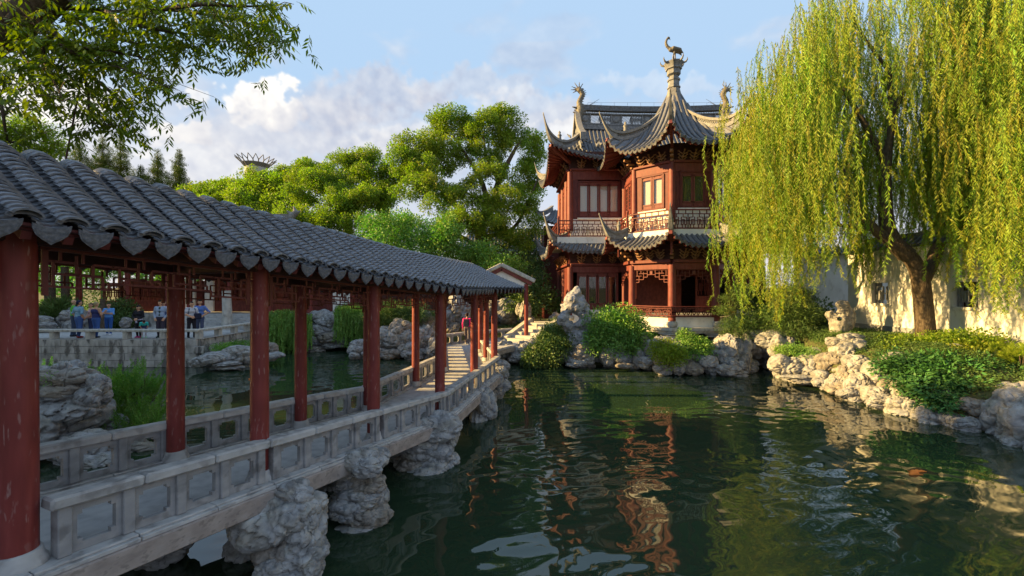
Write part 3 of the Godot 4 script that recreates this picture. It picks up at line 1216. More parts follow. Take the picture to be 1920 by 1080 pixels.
				part("drip_tile", drip_mesh, M.tile_carved, root, Transform3D(basis_to(flat + Vector3(0, -0.18, 0)).rotated(flat, rnd(-0.05, 0.05)).scaled_local(Vector3(wide, 1, 1)), ep + outd * (0.045 + rnd(-0.006, 0.006)) - Vector3(0, 0.008, 0)))
	var o := many("cover_tiles", cover_mesh, M.tile, root, rest)
	o.set_meta("kind", "stuff")
	var o2 := many("pan_tiles", pan_mesh, M.tile, root, pans)
	o2.set_meta("kind", "stuff")
	# rolled ridge cap
	for i in ns - 3:
		var rc := MB.new()
		var rows := int(round(st_right(i).distance_to(st_right(i + 1)) / 0.266))
		for k in rows:
			var path := []
			var rad := []
			for q in [0.90, 0.96, 1.0]:
				path.append(roof_point(i, (k + 0.5) / rows, q, 0) + Vector3(0, 0.012, 0))
				rad.append(0.098)
			for q in [0.96, 0.90]:
				path.append(roof_point(i, (k + 0.5) / rows, q, 1) + Vector3(0, 0.012, 0))
				rad.append(0.098)
			rc.tube(path, rad, 10)
		var oo := part("ridge_tiles", rc, M.tile, root)
		oo.set_meta("kind", "stuff")


# ---------------------------------------------------------------- the pavilion
class Facet:
	var a: Vector3
	var b: Vector3
	var c: Vector3
	var e: Vector3
	var lift_a := 0.0
	var lift_b := 0.0
	var bow := 0.12
	var curve := 0.6
	var fade := 1.75

	func at(u: float, v: float) -> Vector3:
		var p := a.lerp(b, u).lerp(c.lerp(e, u), v)
		var w := 2.0 * u - 1.0
		var out := ((a + b) / 2 - (c + e) / 2)
		out.y = 0
		out = out.normalized()
		var k := pow(absf(w), 3.0)
		var f := (1.0 - curve) * v + curve * pow(v, 2.6)
		p.y = lerpf(lerpf(a.y, b.y, u), lerpf(c.y, e.y, u), f) + (lift_a if w < 0 else lift_b) * k * pow(1.0 - v, fade)
		var lo := lift_a if w < 0 else lift_b
		if lo > 0.0:
			p += out * bow * k * pow(1.0 - v, 2.0)
		return p

	func row(x: float, v: float) -> Vector3:
		# x: metres from the middle of the eave, measured along it
		var hw := lerpf(a.distance_to(b), c.distance_to(e), v) / 2.0
		return at(clampf(0.5 + x / (2.0 * hw), 0.0, 1.0), v)

	func row_end(x: float) -> float:
		var h0 := a.distance_to(b) / 2.0
		var h1 := c.distance_to(e) / 2.0
		if absf(x) <= h1:
			return 1.0
		return clampf((h0 - absf(x)) / (h0 - h1), 0.0, 1.0)


func facet(a: Vector3, b: Vector3, c: Vector3, e: Vector3, la: float, lb: float, curve := 0.6, fade := 1.75) -> Facet:
	var f := Facet.new()
	f.a = a
	f.b = b
	f.c = c
	f.e = e
	f.lift_a = la
	f.lift_b = lb
	f.curve = curve
	f.fade = fade
	return f


func roof_slope(parent: Node, f: Facet, wall_v: float, step := 0.235):
	var slope := node_part("roof_slope", parent)
	var nu := 21
	var nv := 11
	var up := PackedVector3Array()
	var dn := PackedVector3Array()
	for j in nv:
		for i in nu:
			var p := f.at(i / (nu - 1.0), j / (nv - 1.0))
			up.append(p)
	for j in 5:
		for i in nu:
			var p := f.at(i / (nu - 1.0), wall_v * j / 4.0)
			dn.append(p - Vector3(0, 0.10 + 0.02 * j, 0))
	var sh := MB.new()
	sh.sheet(up, nu, nv, Vector3.UP)
	part("tile_bed", sh, M.tile, slope)
	var so := MB.new()
	so.sheet(dn, nu, 5, Vector3.DOWN)
	# eave board closes the edge
	var out := ((f.a + f.b) / 2 - (f.c + f.e) / 2)
	out.y = 0
	for i in nu - 1:
		so.quad(up[i], up[i + 1], dn[i + 1], dn[i], out)
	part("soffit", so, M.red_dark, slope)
	var rows := MB.new()
	var ends := MB.new()
	var hw := f.a.distance_to(f.b) / 2.0
	var cnt := int(2.0 * hw / step)
	var drip := drip_tile()
	for k in cnt:
		var x := -hw + (k + 0.5) * 2.0 * hw / cnt
		var ve := f.row_end(x)
		if ve > 0.05:
			var path := []
			var rad := []
			var n := maxi(3, int(ve * 9))
			for j in n + 1:
				path.append(f.row(x, ve * j / n) + Vector3(0, 0.022, 0))
				rad.append(0.068)
			rows.tube(path, rad, 7)
			var p0 := f.row(x, 0.0)
			var w := (f.row(x, 0.0) - f.row(x, 0.08)).normalized()
			ends.lathe(Transform3D(basis_to(w, Vector3.UP) * Basis(Vector3.RIGHT, PI / 2), p0 + Vector3(0, 0.02, 0) + w * 0.01), [[0.0, 0.03], [0.075, 0.03], [0.075, 0.0]], 8, true)
		var x2 := -hw + (k + 1.0) * 2.0 * hw / cnt
		if k < cnt - 1:
			var q := f.row(x2, 0.0)
			var q1 := f.row(x2 + 0.05, 0.0)
			var side := (q1 - f.row(x2 - 0.05, 0.0)).normalized()
			var ow := side.cross(Vector3.UP)
			if ow.dot(out) < 0:
				ow = -ow
			ends.append(drip, Transform3D(basis_to(ow.normalized() + Vector3(0, -0.2, 0), (Vector3.UP - side * side.y).normalized()), q + ow * 0.04 - Vector3(0, 0.02, 0)))
	var o := part("tile_rows", rows, M.roof_grey, slope)
	o.set_meta("kind", "stuff")
	var o2 := part("eave_tiles", ends, M.roof_grey, slope)
	o2.set_meta("kind", "stuff")
	var rf := MB.new()
	var rc := int(2.0 * hw / 0.26)
	for k in rc:
		var x := -hw + (k + 0.5) * 2.0 * hw / rc
		var u := 0.5 + x / (2 * hw)
		rf.beam(f.at(u, 0.02) - Vector3(0, 0.15, 0), f.at(u, wall_v * 0.6) - Vector3(0, 0.19, 0), 0.075, 0.08)
	var o3 := part("rafters", rf, M.red, slope)
	o3.set_meta("kind", "stuff")


# a rib of rectangular section that follows a line; y0 and y1 are heights below the line
func rib(mb: MB, pts: Array, w: Array, y0: Array, y1: Array):
	var n := pts.size()
	var rings := [PackedVector3Array(), PackedVector3Array(), PackedVector3Array(), PackedVector3Array()]
	var mid := Vector3.ZERO
	for j in n:
		var t: Vector3 = pts[mini(j + 1, n - 1)] - pts[maxi(j - 1, 0)]
		t.y = 0
		var s := Vector3.UP.cross(t).normalized() if t.length() > 0.001 else Vector3.RIGHT
		var h: float = w[j] / 2
		rings[0].append(pts[j] + s * h - Vector3(0, y0[j], 0))
		rings[1].append(pts[j] - s * h - Vector3(0, y0[j], 0))
		rings[2].append(pts[j] - s * h - Vector3(0, y1[j], 0))
		rings[3].append(pts[j] + s * h - Vector3(0, y1[j], 0))
	for q in 4:
		var g := PackedVector3Array()
		for j in n:
			g.append(rings[q][j])
			g.append(rings[(q + 1) % 4][j])
		var o: Vector3 = (rings[q][0] + rings[(q + 1) % 4][0]) - (rings[(q + 2) % 4][0] + rings[(q + 3) % 4][0])
		mb.sheet(g, 2, n, o)
	for j in [0, n - 1]:
		mb.quad(rings[0][j], rings[1][j], rings[2][j], rings[3][j], pts[j] - pts[1 if j == 0 else n - 2])


func smooth_path(keys: Array, n: int) -> Array:
	var out := []
	var m := keys.size()
	for i in n + 1:
		var t := float(i) / n * (m - 1)
		var k := mini(int(t), m - 2)
		var f := t - k
		var p0: Vector3 = keys[maxi(k - 1, 0)]
		var p3: Vector3 = keys[mini(k + 2, m - 1)]
		out.append(keys[k].cubic_interpolate(keys[k + 1], p0, p3, f))
	return out


func hip_ridge(parent: Node, keys: Array, tall: float, from_open: float, to_open: float, mat_cap: Material):
	# keys run from the top of the hip to the tip of its horn
	var n := 26
	var pts := smooth_path(keys, n)
	var w := []
	var lo := []
	var hi := []
	var cap0 := []
	var cap1 := []
	var cw := []
	var low0 := []
	var full := []
	for j in n + 1:
		var t := float(j) / n
		var k := 1.0 - smoothstep(0.62, 1.0, t) * 0.80
		w.append(0.20 * k)
		cw.append(0.24 * k)
		cap0.append(0.0)
		cap1.append(0.13 * tall / 0.45 * k)
		lo.append(tall * 0.62 * k)
		full.append(tall * k)
		low0.append(0.10 * k)
	var h := node_part("hip_ridge", parent)
	var cap := MB.new()
	rib(cap, pts, cw, cap0, cap1)
	part("ridge_cap", cap, mat_cap, h)
	var foot := MB.new()
	rib(foot, pts, w, lo, full)
	part("ridge_foot", foot, M.ridge, h)
	# pierced middle: small posts and crossing bars where it is open, solid elsewhere
	var a := int(from_open * n)
	var b := int(to_open * n)
	var web := MB.new()
	for seg in [[0, a], [b, n]]:
		if seg[1] - seg[0] >= 1:
			rib(web, pts.slice(seg[0], seg[1] + 1), w.slice(seg[0], seg[1] + 1).map(func(q): return q * 0.7), cap1.slice(seg[0], seg[1] + 1), lo.slice(seg[0], seg[1] + 1))
	part("ridge_web", web, M.ridge, h)
	if b > a:
		var bars := MB.new()
		for j in range(a, b):
			var p: Vector3 = pts[j]
			var q: Vector3 = pts[j + 1]
			for s in 2:
				var m0 := p.lerp(q, s * 0.5)
				var m1 := p.lerp(q, s * 0.5 + 0.5)
				bars.beam(m0 - Vector3(0, cap1[j], 0), m1 - Vector3(0, lo[j], 0), 0.05, 0.035, Vector3.UP)
				bars.beam(m1 - Vector3(0, cap1[j], 0), m0 - Vector3(0, lo[j], 0), 0.05, 0.035, Vector3.UP)
		part("pierced_lattice", bars, M.ridge, h)


func bracket_set() -> MB:
	# carved bracket arms stacked in three tiers; outward is +z
	var mb := MB.new()
	for k in 3:
		var y := 0.13 * k
		var r := 0.14 + 0.13 * k
		var path := []
		var rad := []
		for i in 7:
			var t := i / 6.0
			path.append(Vector3(0, y + 0.02 + 0.11 * t * t * t, t * r))
			rad.append(0.045 - 0.012 * t)
		mb.tube(path, rad, 6)
		for s in [-1.0, 1.0]:
			var p2 := []
			var r2 := []
			for i in 7:
				var t := i / 6.0
				p2.append(Vector3(s * t * (0.16 + 0.03 * k), y + 0.01 + 0.10 * t * t, r * 0.62))
				r2.append(0.042 - 0.014 * t)
			mb.tube(p2, r2, 6)
			mb.box(Transform3D(Basis(), Vector3(s * (0.17 + 0.03 * k), y + 0.135, r * 0.62)), Vector3(0.075, 0.045, 0.075))
		mb.box(Transform3D(Basis(), Vector3(0, y + 0.15, r)), Vector3(0.08, 0.05, 0.08))
	mb.box(Transform3D(Basis(), Vector3(0, 0.0, 0.02)), Vector3(0.14, 0.10, 0.12))
	return mb


func lattice_bars(mb: MB, a: Vector3, b: Vector3, y0: float, y1: float, cells: int, w := 0.024):
	# meander of bars between two heights; a and b are at y = 0
	var u := b - a
	var segs := [[0, 0.5, 0.18, 0.5], [0.18, 0.22, 0.18, 0.78], [0.18, 0.22, 0.42, 0.22], [0.42, 0.22, 0.42, 0.6], [0.18, 0.78, 0.6, 0.78], [0.42, 0.6, 0.8, 0.6], [0.6, 0.78, 0.6, 1.0],
		[0.3, 0.0, 0.3, 0.22], [0.6, 0.6, 0.6, 0.22], [0.6, 0.22, 0.82, 0.22], [0.82, 0.22, 0.82, 0.78], [0.82, 0.5, 1.0, 0.5], [0.7, 0.0, 0.7, 0.22], [0.82, 0.78, 0.72, 0.78], [0.0, 0.0, 0.0, 1.0]]
	for c in cells:
		for s in segs:
			var flip: bool = c % 2 == 1
			var x0: float = (c + (1.0 - s[0] if flip else s[0])) / cells
			var x1: float = (c + (1.0 - s[2] if flip else s[2])) / cells
			var p := a + u * x0 + Vector3(0, lerpf(y0, y1, s[1]), 0)
			var q := a + u * x1 + Vector3(0, lerpf(y0, y1, s[3]), 0)
			mb.beam(p, q, w, w, Vector3.UP if absf(p.y - q.y) < 0.001 else u.normalized())


func railing(parent: Node, a: Vector3, b: Vector3, y0: float, y1: float, posts := true):
	# a, b at y = 0
	var r := node_part("railing", parent)
	var up := Vector3.UP
	var rails := MB.new()
	rails.beam(a + up * (y1 - 0.03), b + up * (y1 - 0.03), 0.07, 0.06, up, 0.01)
	rails.beam(a + up * (y0 + 0.04), b + up * (y0 + 0.04), 0.07, 0.06, up, 0.01)
	var ym := lerpf(y0, y1, 0.76)
	rails.beam(a + up * ym, b + up * ym, 0.045, 0.04, up)
	part("rail", rails, M.red_dark, r)
	var lat := MB.new()
	var l := a.distance_to(b)
	lattice_bars(lat, a, b, y0 + 0.07, ym - 0.02, maxi(2, int(round(l / 0.42))), 0.034)
	var k := maxi(3, int(round(l / 0.34)))
	for i in k + 1:
		var p := a.lerp(b, float(i) / k)
		lat.beam(p + up * ym, p + up * (y1 - 0.05), 0.05, 0.03, Vector3.RIGHT)
	part("lattice", lat, M.red_dark, r)
	if posts:
		var ps := MB.new()
		ps.beam(a + up * y0, a + up * (y1 + 0.08), 0.10, 0.10, Vector3.RIGHT, 0.01)
		ps.lathe(Transform3D(Basis(), a + up * (y1 + 0.08)), [[0.03, 0.0], [0.06, 0.04], [0.065, 0.08], [0.045, 0.13], [0.0, 0.15]], 10)
		part("post", ps, M.red, r)


func window(parent: Node, a: Vector3, b: Vector3, y0: float, y1: float, cols: int, fill: String, called := "window"):
	# a, b: foot of the opening left and right at y = 0, as seen from outside
	var wn := node_part(called, parent)
	var up := Vector3.UP
	var u := (b - a).normalized()
	var out := u.cross(up)          # towards the viewer when a is on the left
	var fr := MB.new()
	var l := a.distance_to(b)
	fr.beam(a + up * y0, b + up * y0, 0.12, 0.09, up, 0.008)
	fr.beam(a + up * y1, b + up * y1, 0.12, 0.09, up, 0.008)
	fr.beam(a + up * y0, a + up * y1, 0.12, 0.09, u)
	fr.beam(b + up * y0, b + up * y1, 0.12, 0.09, u)
	part("frame", fr, M.red_dark, wn)
	var cw := l / cols
	for i in cols:
		var p := a + u * cw * i
		var q := a + u * cw * (i + 1)
		var sash := MB.new()
		var m := 0.035 + cw * 0.03
		var yb := y0 + (y1 - y0) * 0.14
		var yt := y1 - (y1 - y0) * 0.10
		sash.beam(p + u * m + up * y0, p + u * m + up * y1, 0.06, 0.07, u)
		sash.beam(q - u * m + up * y0, q - u * m + up * y1, 0.06, 0.07, u)
		sash.beam(p + up * yb, q + up * yb, 0.06, 0.07)
		sash.beam(p + up * yt, q + up * yt, 0.06, 0.07)
		sash.hexa(panel_corners(p + u * m, q - u * m, y0, yb, 0.02))
		sash.hexa(panel_corners(p + u * m, q - u * m, yt, y1, 0.02))
		if fill == "lattice":
			for k in range(1, 6):
				sash.beam(p + up * lerpf(yb, yt, k / 6.0), q + up * lerpf(yb, yt, k / 6.0), 0.02, 0.018)
			for k in range(1, 4):
				sash.beam(p.lerp(q, k / 4.0) + up * yb, p.lerp(q, k / 4.0) + up * yt, 0.02, 0.018, u)
		part("sash", sash, M.red, wn)
		var pane := MB.new()
		pane.hexa(panel_corners(p + u * m, q - u * m, yb, yt, 0.008))
		part("pane", pane, M.glass, wn)
		if fill != "blind" and fill != "curtain":
			continue
		var back := MB.new()
		var bk: float = 0.07 if fill == "blind" else 0.16
		back.hexa(panel_corners(p - out * bk, q - out * bk, yb - 0.05, yt + 0.05, 0.01))
		part("blind" if fill == "blind" else "curtain", back, M.blind if fill == "blind" else M.curtain, wn)


func panel_corners(p: Vector3, q: Vector3, y0: float, y1: float, t: float) -> Array:
	var u := (q - p).normalized()
	var o := u.cross(Vector3.UP) * t / 2
	var up := Vector3.UP
	return [p - o + up * y0, q - o + up * y0, p - o + up * y1, q - o + up * y1, p + o + up * y0, q + o + up * y0, p + o + up * y1, q + o + up * y1]


const OX := 8.67
const OD := 22.87


func oct(k: int, r: float, y := 0.0) -> Vector3:
	# corner k of the octagonal bay: 0 = back left ... 5 = back right
	var a := deg_to_rad(-112.5 + 45.0 * k)
	return W(OX + r * sin(a), y, OD - r * cos(a))


func oct_plate(mb: MB, r: float, y0: float, y1: float):
	var pts := []
	for k in 8:
		pts.append(oct(k, r, 0.0))
	var c := W(OX, 0, OD)
	var up := Vector3.UP
	for k in 8:
		var a: Vector3 = pts[k]
		var b: Vector3 = pts[(k + 1) % 8]
		mb.quad(a + up * y0, b + up * y0, b + up * y1, a + up * y1, (a + b) / 2 - c)
		mb.tri(c + up * y1, a + up * y1, b + up * y1, up)
		mb.tri(c + up * y0, a + up * y0, b + up * y0, -up)


func build_pavilion():
	var root := thing("pavilion", "two-storey red timber pavilion with upswept grey roofs and an octagonal front", "pavilion")
	var up := Vector3.UP
	var R := 2.57
	var XL := 3.27
	var XR := 14.07
	var DF := 24.0
	var DB := 29.5
	# ---- stone base
	var mb := MB.new()
	oct_plate(mb, 3.16, 1.62, 1.77)
	oct_plate(mb, 3.06, 1.50, 1.617)
	part("stone_platform", mb, M.stone_pale, root)
	mb = MB.new()
	mb.box(Transform3D(Basis(), W((XL + XR) / 2, 1.50, (DF + DB) / 2 - 0.1)), Vector3(XR - XL + 0.7, 0.53, DB - DF + 0.7), 0.03)
	part("hall_platform", mb, M.stone_pale, root)
	mb = MB.new()
	mb.box(Transform3D(Basis(), W((XL + XR) / 2, 0.4, 26.2)), Vector3(XR - XL, 1.7, 5.0))
	part("foundation", mb, M.block, root)
	for k in [1, 2, 3, 4]:
		mb = MB.new()
		mb.lathe(Transform3D(Basis(), oct(k, 2.75, -0.4)), [[0.24, 0.0], [0.24, 1.62], [0.30, 1.64]], 18)
		mb.box(Transform3D(Basis(up, deg_to_rad([0, 22.5, 22.5, -22.5, -22.5][k])), oct(k, 2.75, 1.37)), Vector3(0.88, 0.12, 0.7), 0.03)
		mb.box(Transform3D(Basis(up, deg_to_rad([0, 22.5, 22.5, -22.5, -22.5][k])), oct(k, 2.75, 1.455)), Vector3(1.0, 0.05, 0.8), 0.02)
		part("stone_pier", mb, M.stone_pale, root)
	mb = MB.new()
	oct_plate(mb, 2.86, 1.772, 2.25)
	part("plinth_wall", mb, M.plaster, root)
	mb = MB.new()
	mb.hexa(panel_corners(W(XL, 0, DF), W(6.3, 0, DF), 1.768, 2.42, 0.3))
	mb.hexa(panel_corners(W(XR - 3.0, 0, DF), W(XR, 0, DF), 1.768, 2.42, 0.3))
	mb.hexa(panel_corners(W(XL, 0, DB), W(XL, 0, DF + 0.16), 1.768, 2.42, 0.3))
	part("plinth_wall", mb, M.plaster, root)
	# ---- ground floor columns
	var colm := MB.new()
	colm.lathe(Transform3D.IDENTITY, [[0.185, 2.0], [0.18, 3.2], [0.168, 4.75]], 18)
	var drum := MB.new()
	drum.lathe(Transform3D.IDENTITY, [[0.16, 1.775], [0.235, 1.80], [0.265, 1.90], [0.25, 2.02], [0.19, 2.06]], 18)
	var cm := colm.mesh()
	var dm := drum.mesh()
	for k in 6:
		var c := part("column", cm, M.red, root, Transform3D(Basis(), oct(k, R if k in [0, 5] else R + 0.16)))
		part("stone_drum", dm, M.stone_pale, c)
	for q in [[XL, DF], [XR, DF], [XL, DB], [XL, 26.7]]:
		var c := part("column", cm, M.red, root, Transform3D(Basis(), W(q[0], 0.05, q[1])))
		part("stone_drum", dm, M.stone_pale, c)
	# floor and ceilings inside
	mb = MB.new()
	oct_plate(mb, 2.7, 2.252, 2.27)
	part("porch_floor", mb, M.stone, root)
	# back wall of the porch with a doorway
	mb = MB.new()
	for q in [[6.2, 9.38], [10.97, 11.2]]:
		mb.hexa(panel_corners(W(q[0], 0, 23.7), W(q[1], 0, 23.7), 2.25, 5.2, 0.12))
	mb.hexa(panel_corners(W(9.38, 0, 23.7), W(10.97, 0, 23.7), 4.4, 5.2, 0.12))
	mb.beam(W(6.2, 4.35, 23.6), W(11.2, 4.35, 23.6), 0.1, 0.12)
	mb.beam(W(6.2, 3.0, 23.62), W(7.5, 3.0, 23.62), 0.06, 0.06)
	mb.beam(W(6.9, 2.3, 23.62), W(6.9, 4.3, 23.62), 0.06, 0.08, Vector3.RIGHT)
	part("porch_wall", mb, M.red_dark, root)
	mb = MB.new()
	mb.hexa(panel_corners(W(10.2, 0, 23.66), W(10.96, 0, 23.66), 2.28, 3.2, 0.08))
	lattice_bars(mb, W(10.22, 0, 23.62), W(10.95, 0, 23.62), 3.25, 4.35, 2, 0.03)
	mb.beam(W(10.2, 2.28, 23.62), W(10.2, 4.4, 23.62), 0.08, 0.08, Vector3.RIGHT)
	part("lattice_door", mb, M.red, root)
	mb = MB.new()
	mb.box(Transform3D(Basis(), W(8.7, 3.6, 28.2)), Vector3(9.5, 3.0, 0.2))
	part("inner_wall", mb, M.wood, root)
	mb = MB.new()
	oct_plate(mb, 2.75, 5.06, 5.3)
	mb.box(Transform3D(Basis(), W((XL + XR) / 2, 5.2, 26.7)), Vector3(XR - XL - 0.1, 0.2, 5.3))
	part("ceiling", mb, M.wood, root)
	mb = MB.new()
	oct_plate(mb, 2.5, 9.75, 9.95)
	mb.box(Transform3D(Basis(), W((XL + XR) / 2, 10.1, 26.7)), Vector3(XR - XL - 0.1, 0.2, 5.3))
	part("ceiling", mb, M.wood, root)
	# ---- octagonal bay: beams, friezes, railings, walls and windows of both floors
	var br := bracket_set().mesh()
	for k in 5:
		var r1 := R + 0.16
		var a := oct(k, r1)
		var b := oct(k + 1, r1)
		var out := ((a + b) / 2 - W(OX, 0, OD))
		out.y = 0
		out = out.normalized()
		mb = MB.new()
		mb.beam(a + up * 4.69, b + up * 4.69, 0.16, 0.30, up, 0.012)
		part("lintel", mb, M.red, root)
		mb = MB.new()
		mb.beam(a + out * 0.06 + up * 4.93, b + out * 0.06 + up * 4.93, 0.34, 0.16, up, 0.02)
		part("cornice_beam", mb, M.red, root)
		mb = MB.new()
		mb.hexa(panel_corners(a, b, 5.0, 5.75, 0.1))
		part("bracket_wall", mb, M.wood, root)
		mb = MB.new()
		var u := (b - a).normalized()
		stepped_frieze(mb, a + u * 0.18 + up * 4.54, b - u * 0.18 + up * 4.54)
		part("hanging_frieze", mb, M.red, root)
		if k >= 1 and k <= 3 or k == 0:
			railing(root, oct(k, 3.0), oct(k + 1, 3.0), 2.28, 2.78, false)
		for j in 3:
			part("bracket_set", br, M.carved, root, Transform3D(basis_to(out), a.lerp(b, [0.24, 0.5, 0.76][j]) + out * 0.06 + up * 5.06))
			part("bracket_set", br, M.carved, root, Transform3D(basis_to(out), oct(k, R).lerp(oct(k + 1, R), [0.22, 0.5, 0.78][j]) + out * 0.06 + up * 9.74))
		# upper floor
		a = oct(k, R)
		b = oct(k + 1, R)
		mb = MB.new()
		mb.hexa(panel_corners(a, b, 6.38, 7.42, 0.12))
		part("parapet_wall", mb, M.plaster, root)
		mb = MB.new()
		mb.hexa(panel_corners(a, a + u * 0.36, 7.42, 9.3, 0.11))
		mb.hexa(panel_corners(b - u * 0.36, b, 7.42, 9.3, 0.11))
		part("upper_wall", mb, M.red_dark, root)
		mb = MB.new()
		mb.beam(a + up * 9.44, b + up * 9.44, 0.18, 0.40, up, 0.012)
		part("lintel", mb, M.red, root)
		mb = MB.new()
		mb.beam(a + out * 0.05 + up * 9.70, b + out * 0.05 + up * 9.70, 0.30, 0.11, up, 0.02)
		part("cornice_beam", mb, M.red, root)
		mb = MB.new()
		mb.hexa(panel_corners(a, b, 9.75, 10.6, 0.1))
		part("bracket_wall", mb, M.wood, root)
		mb = MB.new()
		mb.beam(a + u * 0.25 + out * 0.09 + up * 7.44, b - u * 0.25 + out * 0.09 + up * 7.44, 0.12, 0.06)
		part("window_sill", mb, M.plaster, root)
		window(root, a + u * 0.40 + out * 0.04, b - u * 0.40 + out * 0.04, 7.53, 9.2, 2, ["lattice", "blind", "curtain", "blind", "lattice"][k])
		railing(root, oct(k, 3.02), oct(k + 1, 3.02), 6.42, 7.36)
	var uc := MB.new()
	uc.lathe(Transform3D.IDENTITY, [[0.17, 6.38], [0.165, 8.0], [0.155, 9.7]], 16)
	var um := uc.mesh()
	for k in 6:
		part("upper_column", um, M.red, root, Transform3D(Basis(), oct(k, R)))
	mb = MB.new()
	oct_plate(mb, 3.10, 6.06, 6.40)
	part("balcony_floor", mb, M.plaster, root)
	for k in [1, 2, 3, 4]:
		var cb := MB.new()
		var cu := MB.new()
		for t in 3:
			var q := oct(k, R + 0.2 + 0.22 * t, 5.08 + 0.16 * t)
			cb.box(Transform3D(basis_to(oct(k, 1) - oct(k, 0)), q), Vector3(0.16, 0.11, 0.42), 0.02)
			cu.box(Transform3D(basis_to(oct(k, 1) - oct(k, 0)), q + up * 4.68 - (oct(k, 0.16) - oct(k, 0))), Vector3(0.16, 0.11, 0.42), 0.02)
		part("corner_bracket", cb, M.carved, root)
		part("corner_bracket", cu, M.carved, root)
		mb = MB.new()
		mb.beam(oct(k, R, 5.62), oct(k, 4.32, 6.12), 0.14, 0.16)
		mb.beam(oct(k, 3.55, 5.2), oct(k, 3.55, 5.75), 0.09, 0.09, Vector3.RIGHT)
		mb.beam(oct(k, R, 10.45), oct(k, 4.30, 11.02), 0.14, 0.16)
		part("corner_rafter", mb, M.red, root)
	# ---- hall wings
	for side in [-1.0, 1.0]:
		var x0: float = XL if side < 0 else XR - 2.95
		var x1: float = 6.22 if side < 0 else XR
		var a := W(x0, 0, DF)
		var b := W(x1, 0, DF)
		var out := W(0, 0, -1)
		mb = MB.new()
		mb.beam(a + up * 4.69, b + up * 4.69, 0.16, 0.34, up, 0.012)
		part("lintel", mb, M.red, root)
		mb = MB.new()
		mb.beam(a + up * 9.96, b + up * 9.96, 0.16, 0.5, up, 0.012)
		part("lintel", mb, M.red, root)
		mb = MB.new()
		mb.beam(a + out * 0.06 + up * 4.95, b + out * 0.06 + up * 4.95, 0.32, 0.13, up, 0.02)
		mb.beam(a + out * 0.06 + up * 10.26, b + out * 0.06 + up * 10.26, 0.32, 0.11, up, 0.02)
		part("cornice_beam", mb, M.red, root)
		mb = MB.new()
		mb.hexa(panel_corners(a, b, 5.02, 6.0, 0.1))
		mb.hexa(panel_corners(a, b, 10.32, 11.3, 0.1))
		part("bracket_wall", mb, M.wood, root)
		window(root, a + W(0.42, 0, 0), b - W(0.3, 0, 0), 2.46, 4.5, 4, "gloom")
		mb = MB.new()
		mb.hexa(panel_corners(a, b, 6.38, 7.5, 0.12))
		part("parapet_wall", mb, M.plaster, root)
		mb = MB.new()
		mb.hexa(panel_corners(a, a + W(0.45, 0, 0), 7.5, 9.7, 0.11))
		mb.hexa(panel_corners(b - W(0.2, 0, 0), b, 7.5, 9.7, 0.11))
		part("upper_wall", mb, M.red_dark, root)
		mb = MB.new()
		mb.beam(a + W(0.4, 7.52, -0.12), b + W(-0.1, 7.52, -0.12), 0.14, 0.09)
		part("window_sill", mb, M.plaster, root)
		window(root, a + W(0.47, 0, -0.05), b + W(-0.22, 0, -0.05), 7.62, 9.6, 4, "blind")
		railing(root, W(x0 - (0.75 if side < 0 else 0.0), 0, DF - 0.85), W(x1 + (0.75 if side > 0 else -0.1), 0, DF - 0.85), 6.42, 7.32)
		mb = MB.new()
		mb.box(Transform3D(Basis(), W((x0 + x1) / 2 + side * 0.4, 6.22, DF - 0.45)), Vector3(x1 - x0 + 0.85, 0.34, 1.1))
		part("balcony_floor", mb, M.plaster, root)
		for j in 3:
			var t: float = [0.2, 0.5, 0.8][j]
			part("bracket_set", br, M.carved, root, Transform3D(basis_to(out), a.lerp(b, t) + out * 0.06 + up * 5.05))
			part("bracket_set", br, M.carved, root, Transform3D(basis_to(out), a.lerp(b, t) + out * 0.06 + up * 10.32))
		part("upper_column", um, M.red, root, Transform3D(Basis(), W(XL if side < 0 else XR, 0.45, DF)))
		# flank wall
		var fx: float = XL if side < 0 else XR
		var fa := W(fx, 0, DB) if side < 0 else W(fx, 0, DF)
		var fb := W(fx, 0, DF) if side < 0 else W(fx, 0, DB)
		var fu := (fb - fa).normalized()
		var fo := fu.cross(up)
		mb = MB.new()
		mb.hexa(panel_corners(fa, fb, 2.42, 4.86, 0.1))
		mb.hexa(panel_corners(fa, fb, 6.38, 7.5, 0.12))
		mb.hexa(panel_corners(fa, fb, 9.6, 11.3, 0.1))
		mb.hexa(panel_corners(fa, fb, 5.02, 6.0, 0.1))
		part("flank_wall", mb, M.red_dark, root)
		mb = MB.new()
		mb.beam(fa + fo * 0.06 + up * 4.95, fb + fo * 0.06 + up * 4.95, 0.32, 0.13, up, 0.02)
		mb.beam(fa + fo * 0.06 + up * 10.26, fb + fo * 0.06 + up * 10.26, 0.32, 0.11, up, 0.02)
		part("cornice_beam", mb, M.red, root)
		for j in 3:
			window(root, fa.lerp(fb, j / 3.0 + 0.04), fa.lerp(fb, j / 3.0 + 0.30), 7.62, 9.6, 3, "blind")
		railing(root, fa + fo * 0.75, fb + fo * 0.75, 6.42, 7.32)
		for j in 6:
			part("bracket_set", br, M.carved, root, Transform3D(basis_to(fo), fa.lerp(fb, (j + 0.5) / 6.0) + fo * 0.06 + up * 5.05))
			part("bracket_set", br, M.carved, root, Transform3D(basis_to(fo), fa.lerp(fb, (j + 0.5) / 6.0) + fo * 0.06 + up * 10.32))
			if j % 2 == 0:
				part("upper_column", um, M.red, root, Transform3D(Basis(), fa.lerp(fb, (j + 0.5) / 6.0) + up * 0.3))
		mb = MB.new()
		mb.box(Transform3D(Basis(), W(fx + side * 0.45, 6.22, (DF + DB) / 2)), Vector3(1.0, 0.33, DB - DF))
		part("balcony_floor", mb, M.plaster, root)
	mb = MB.new()
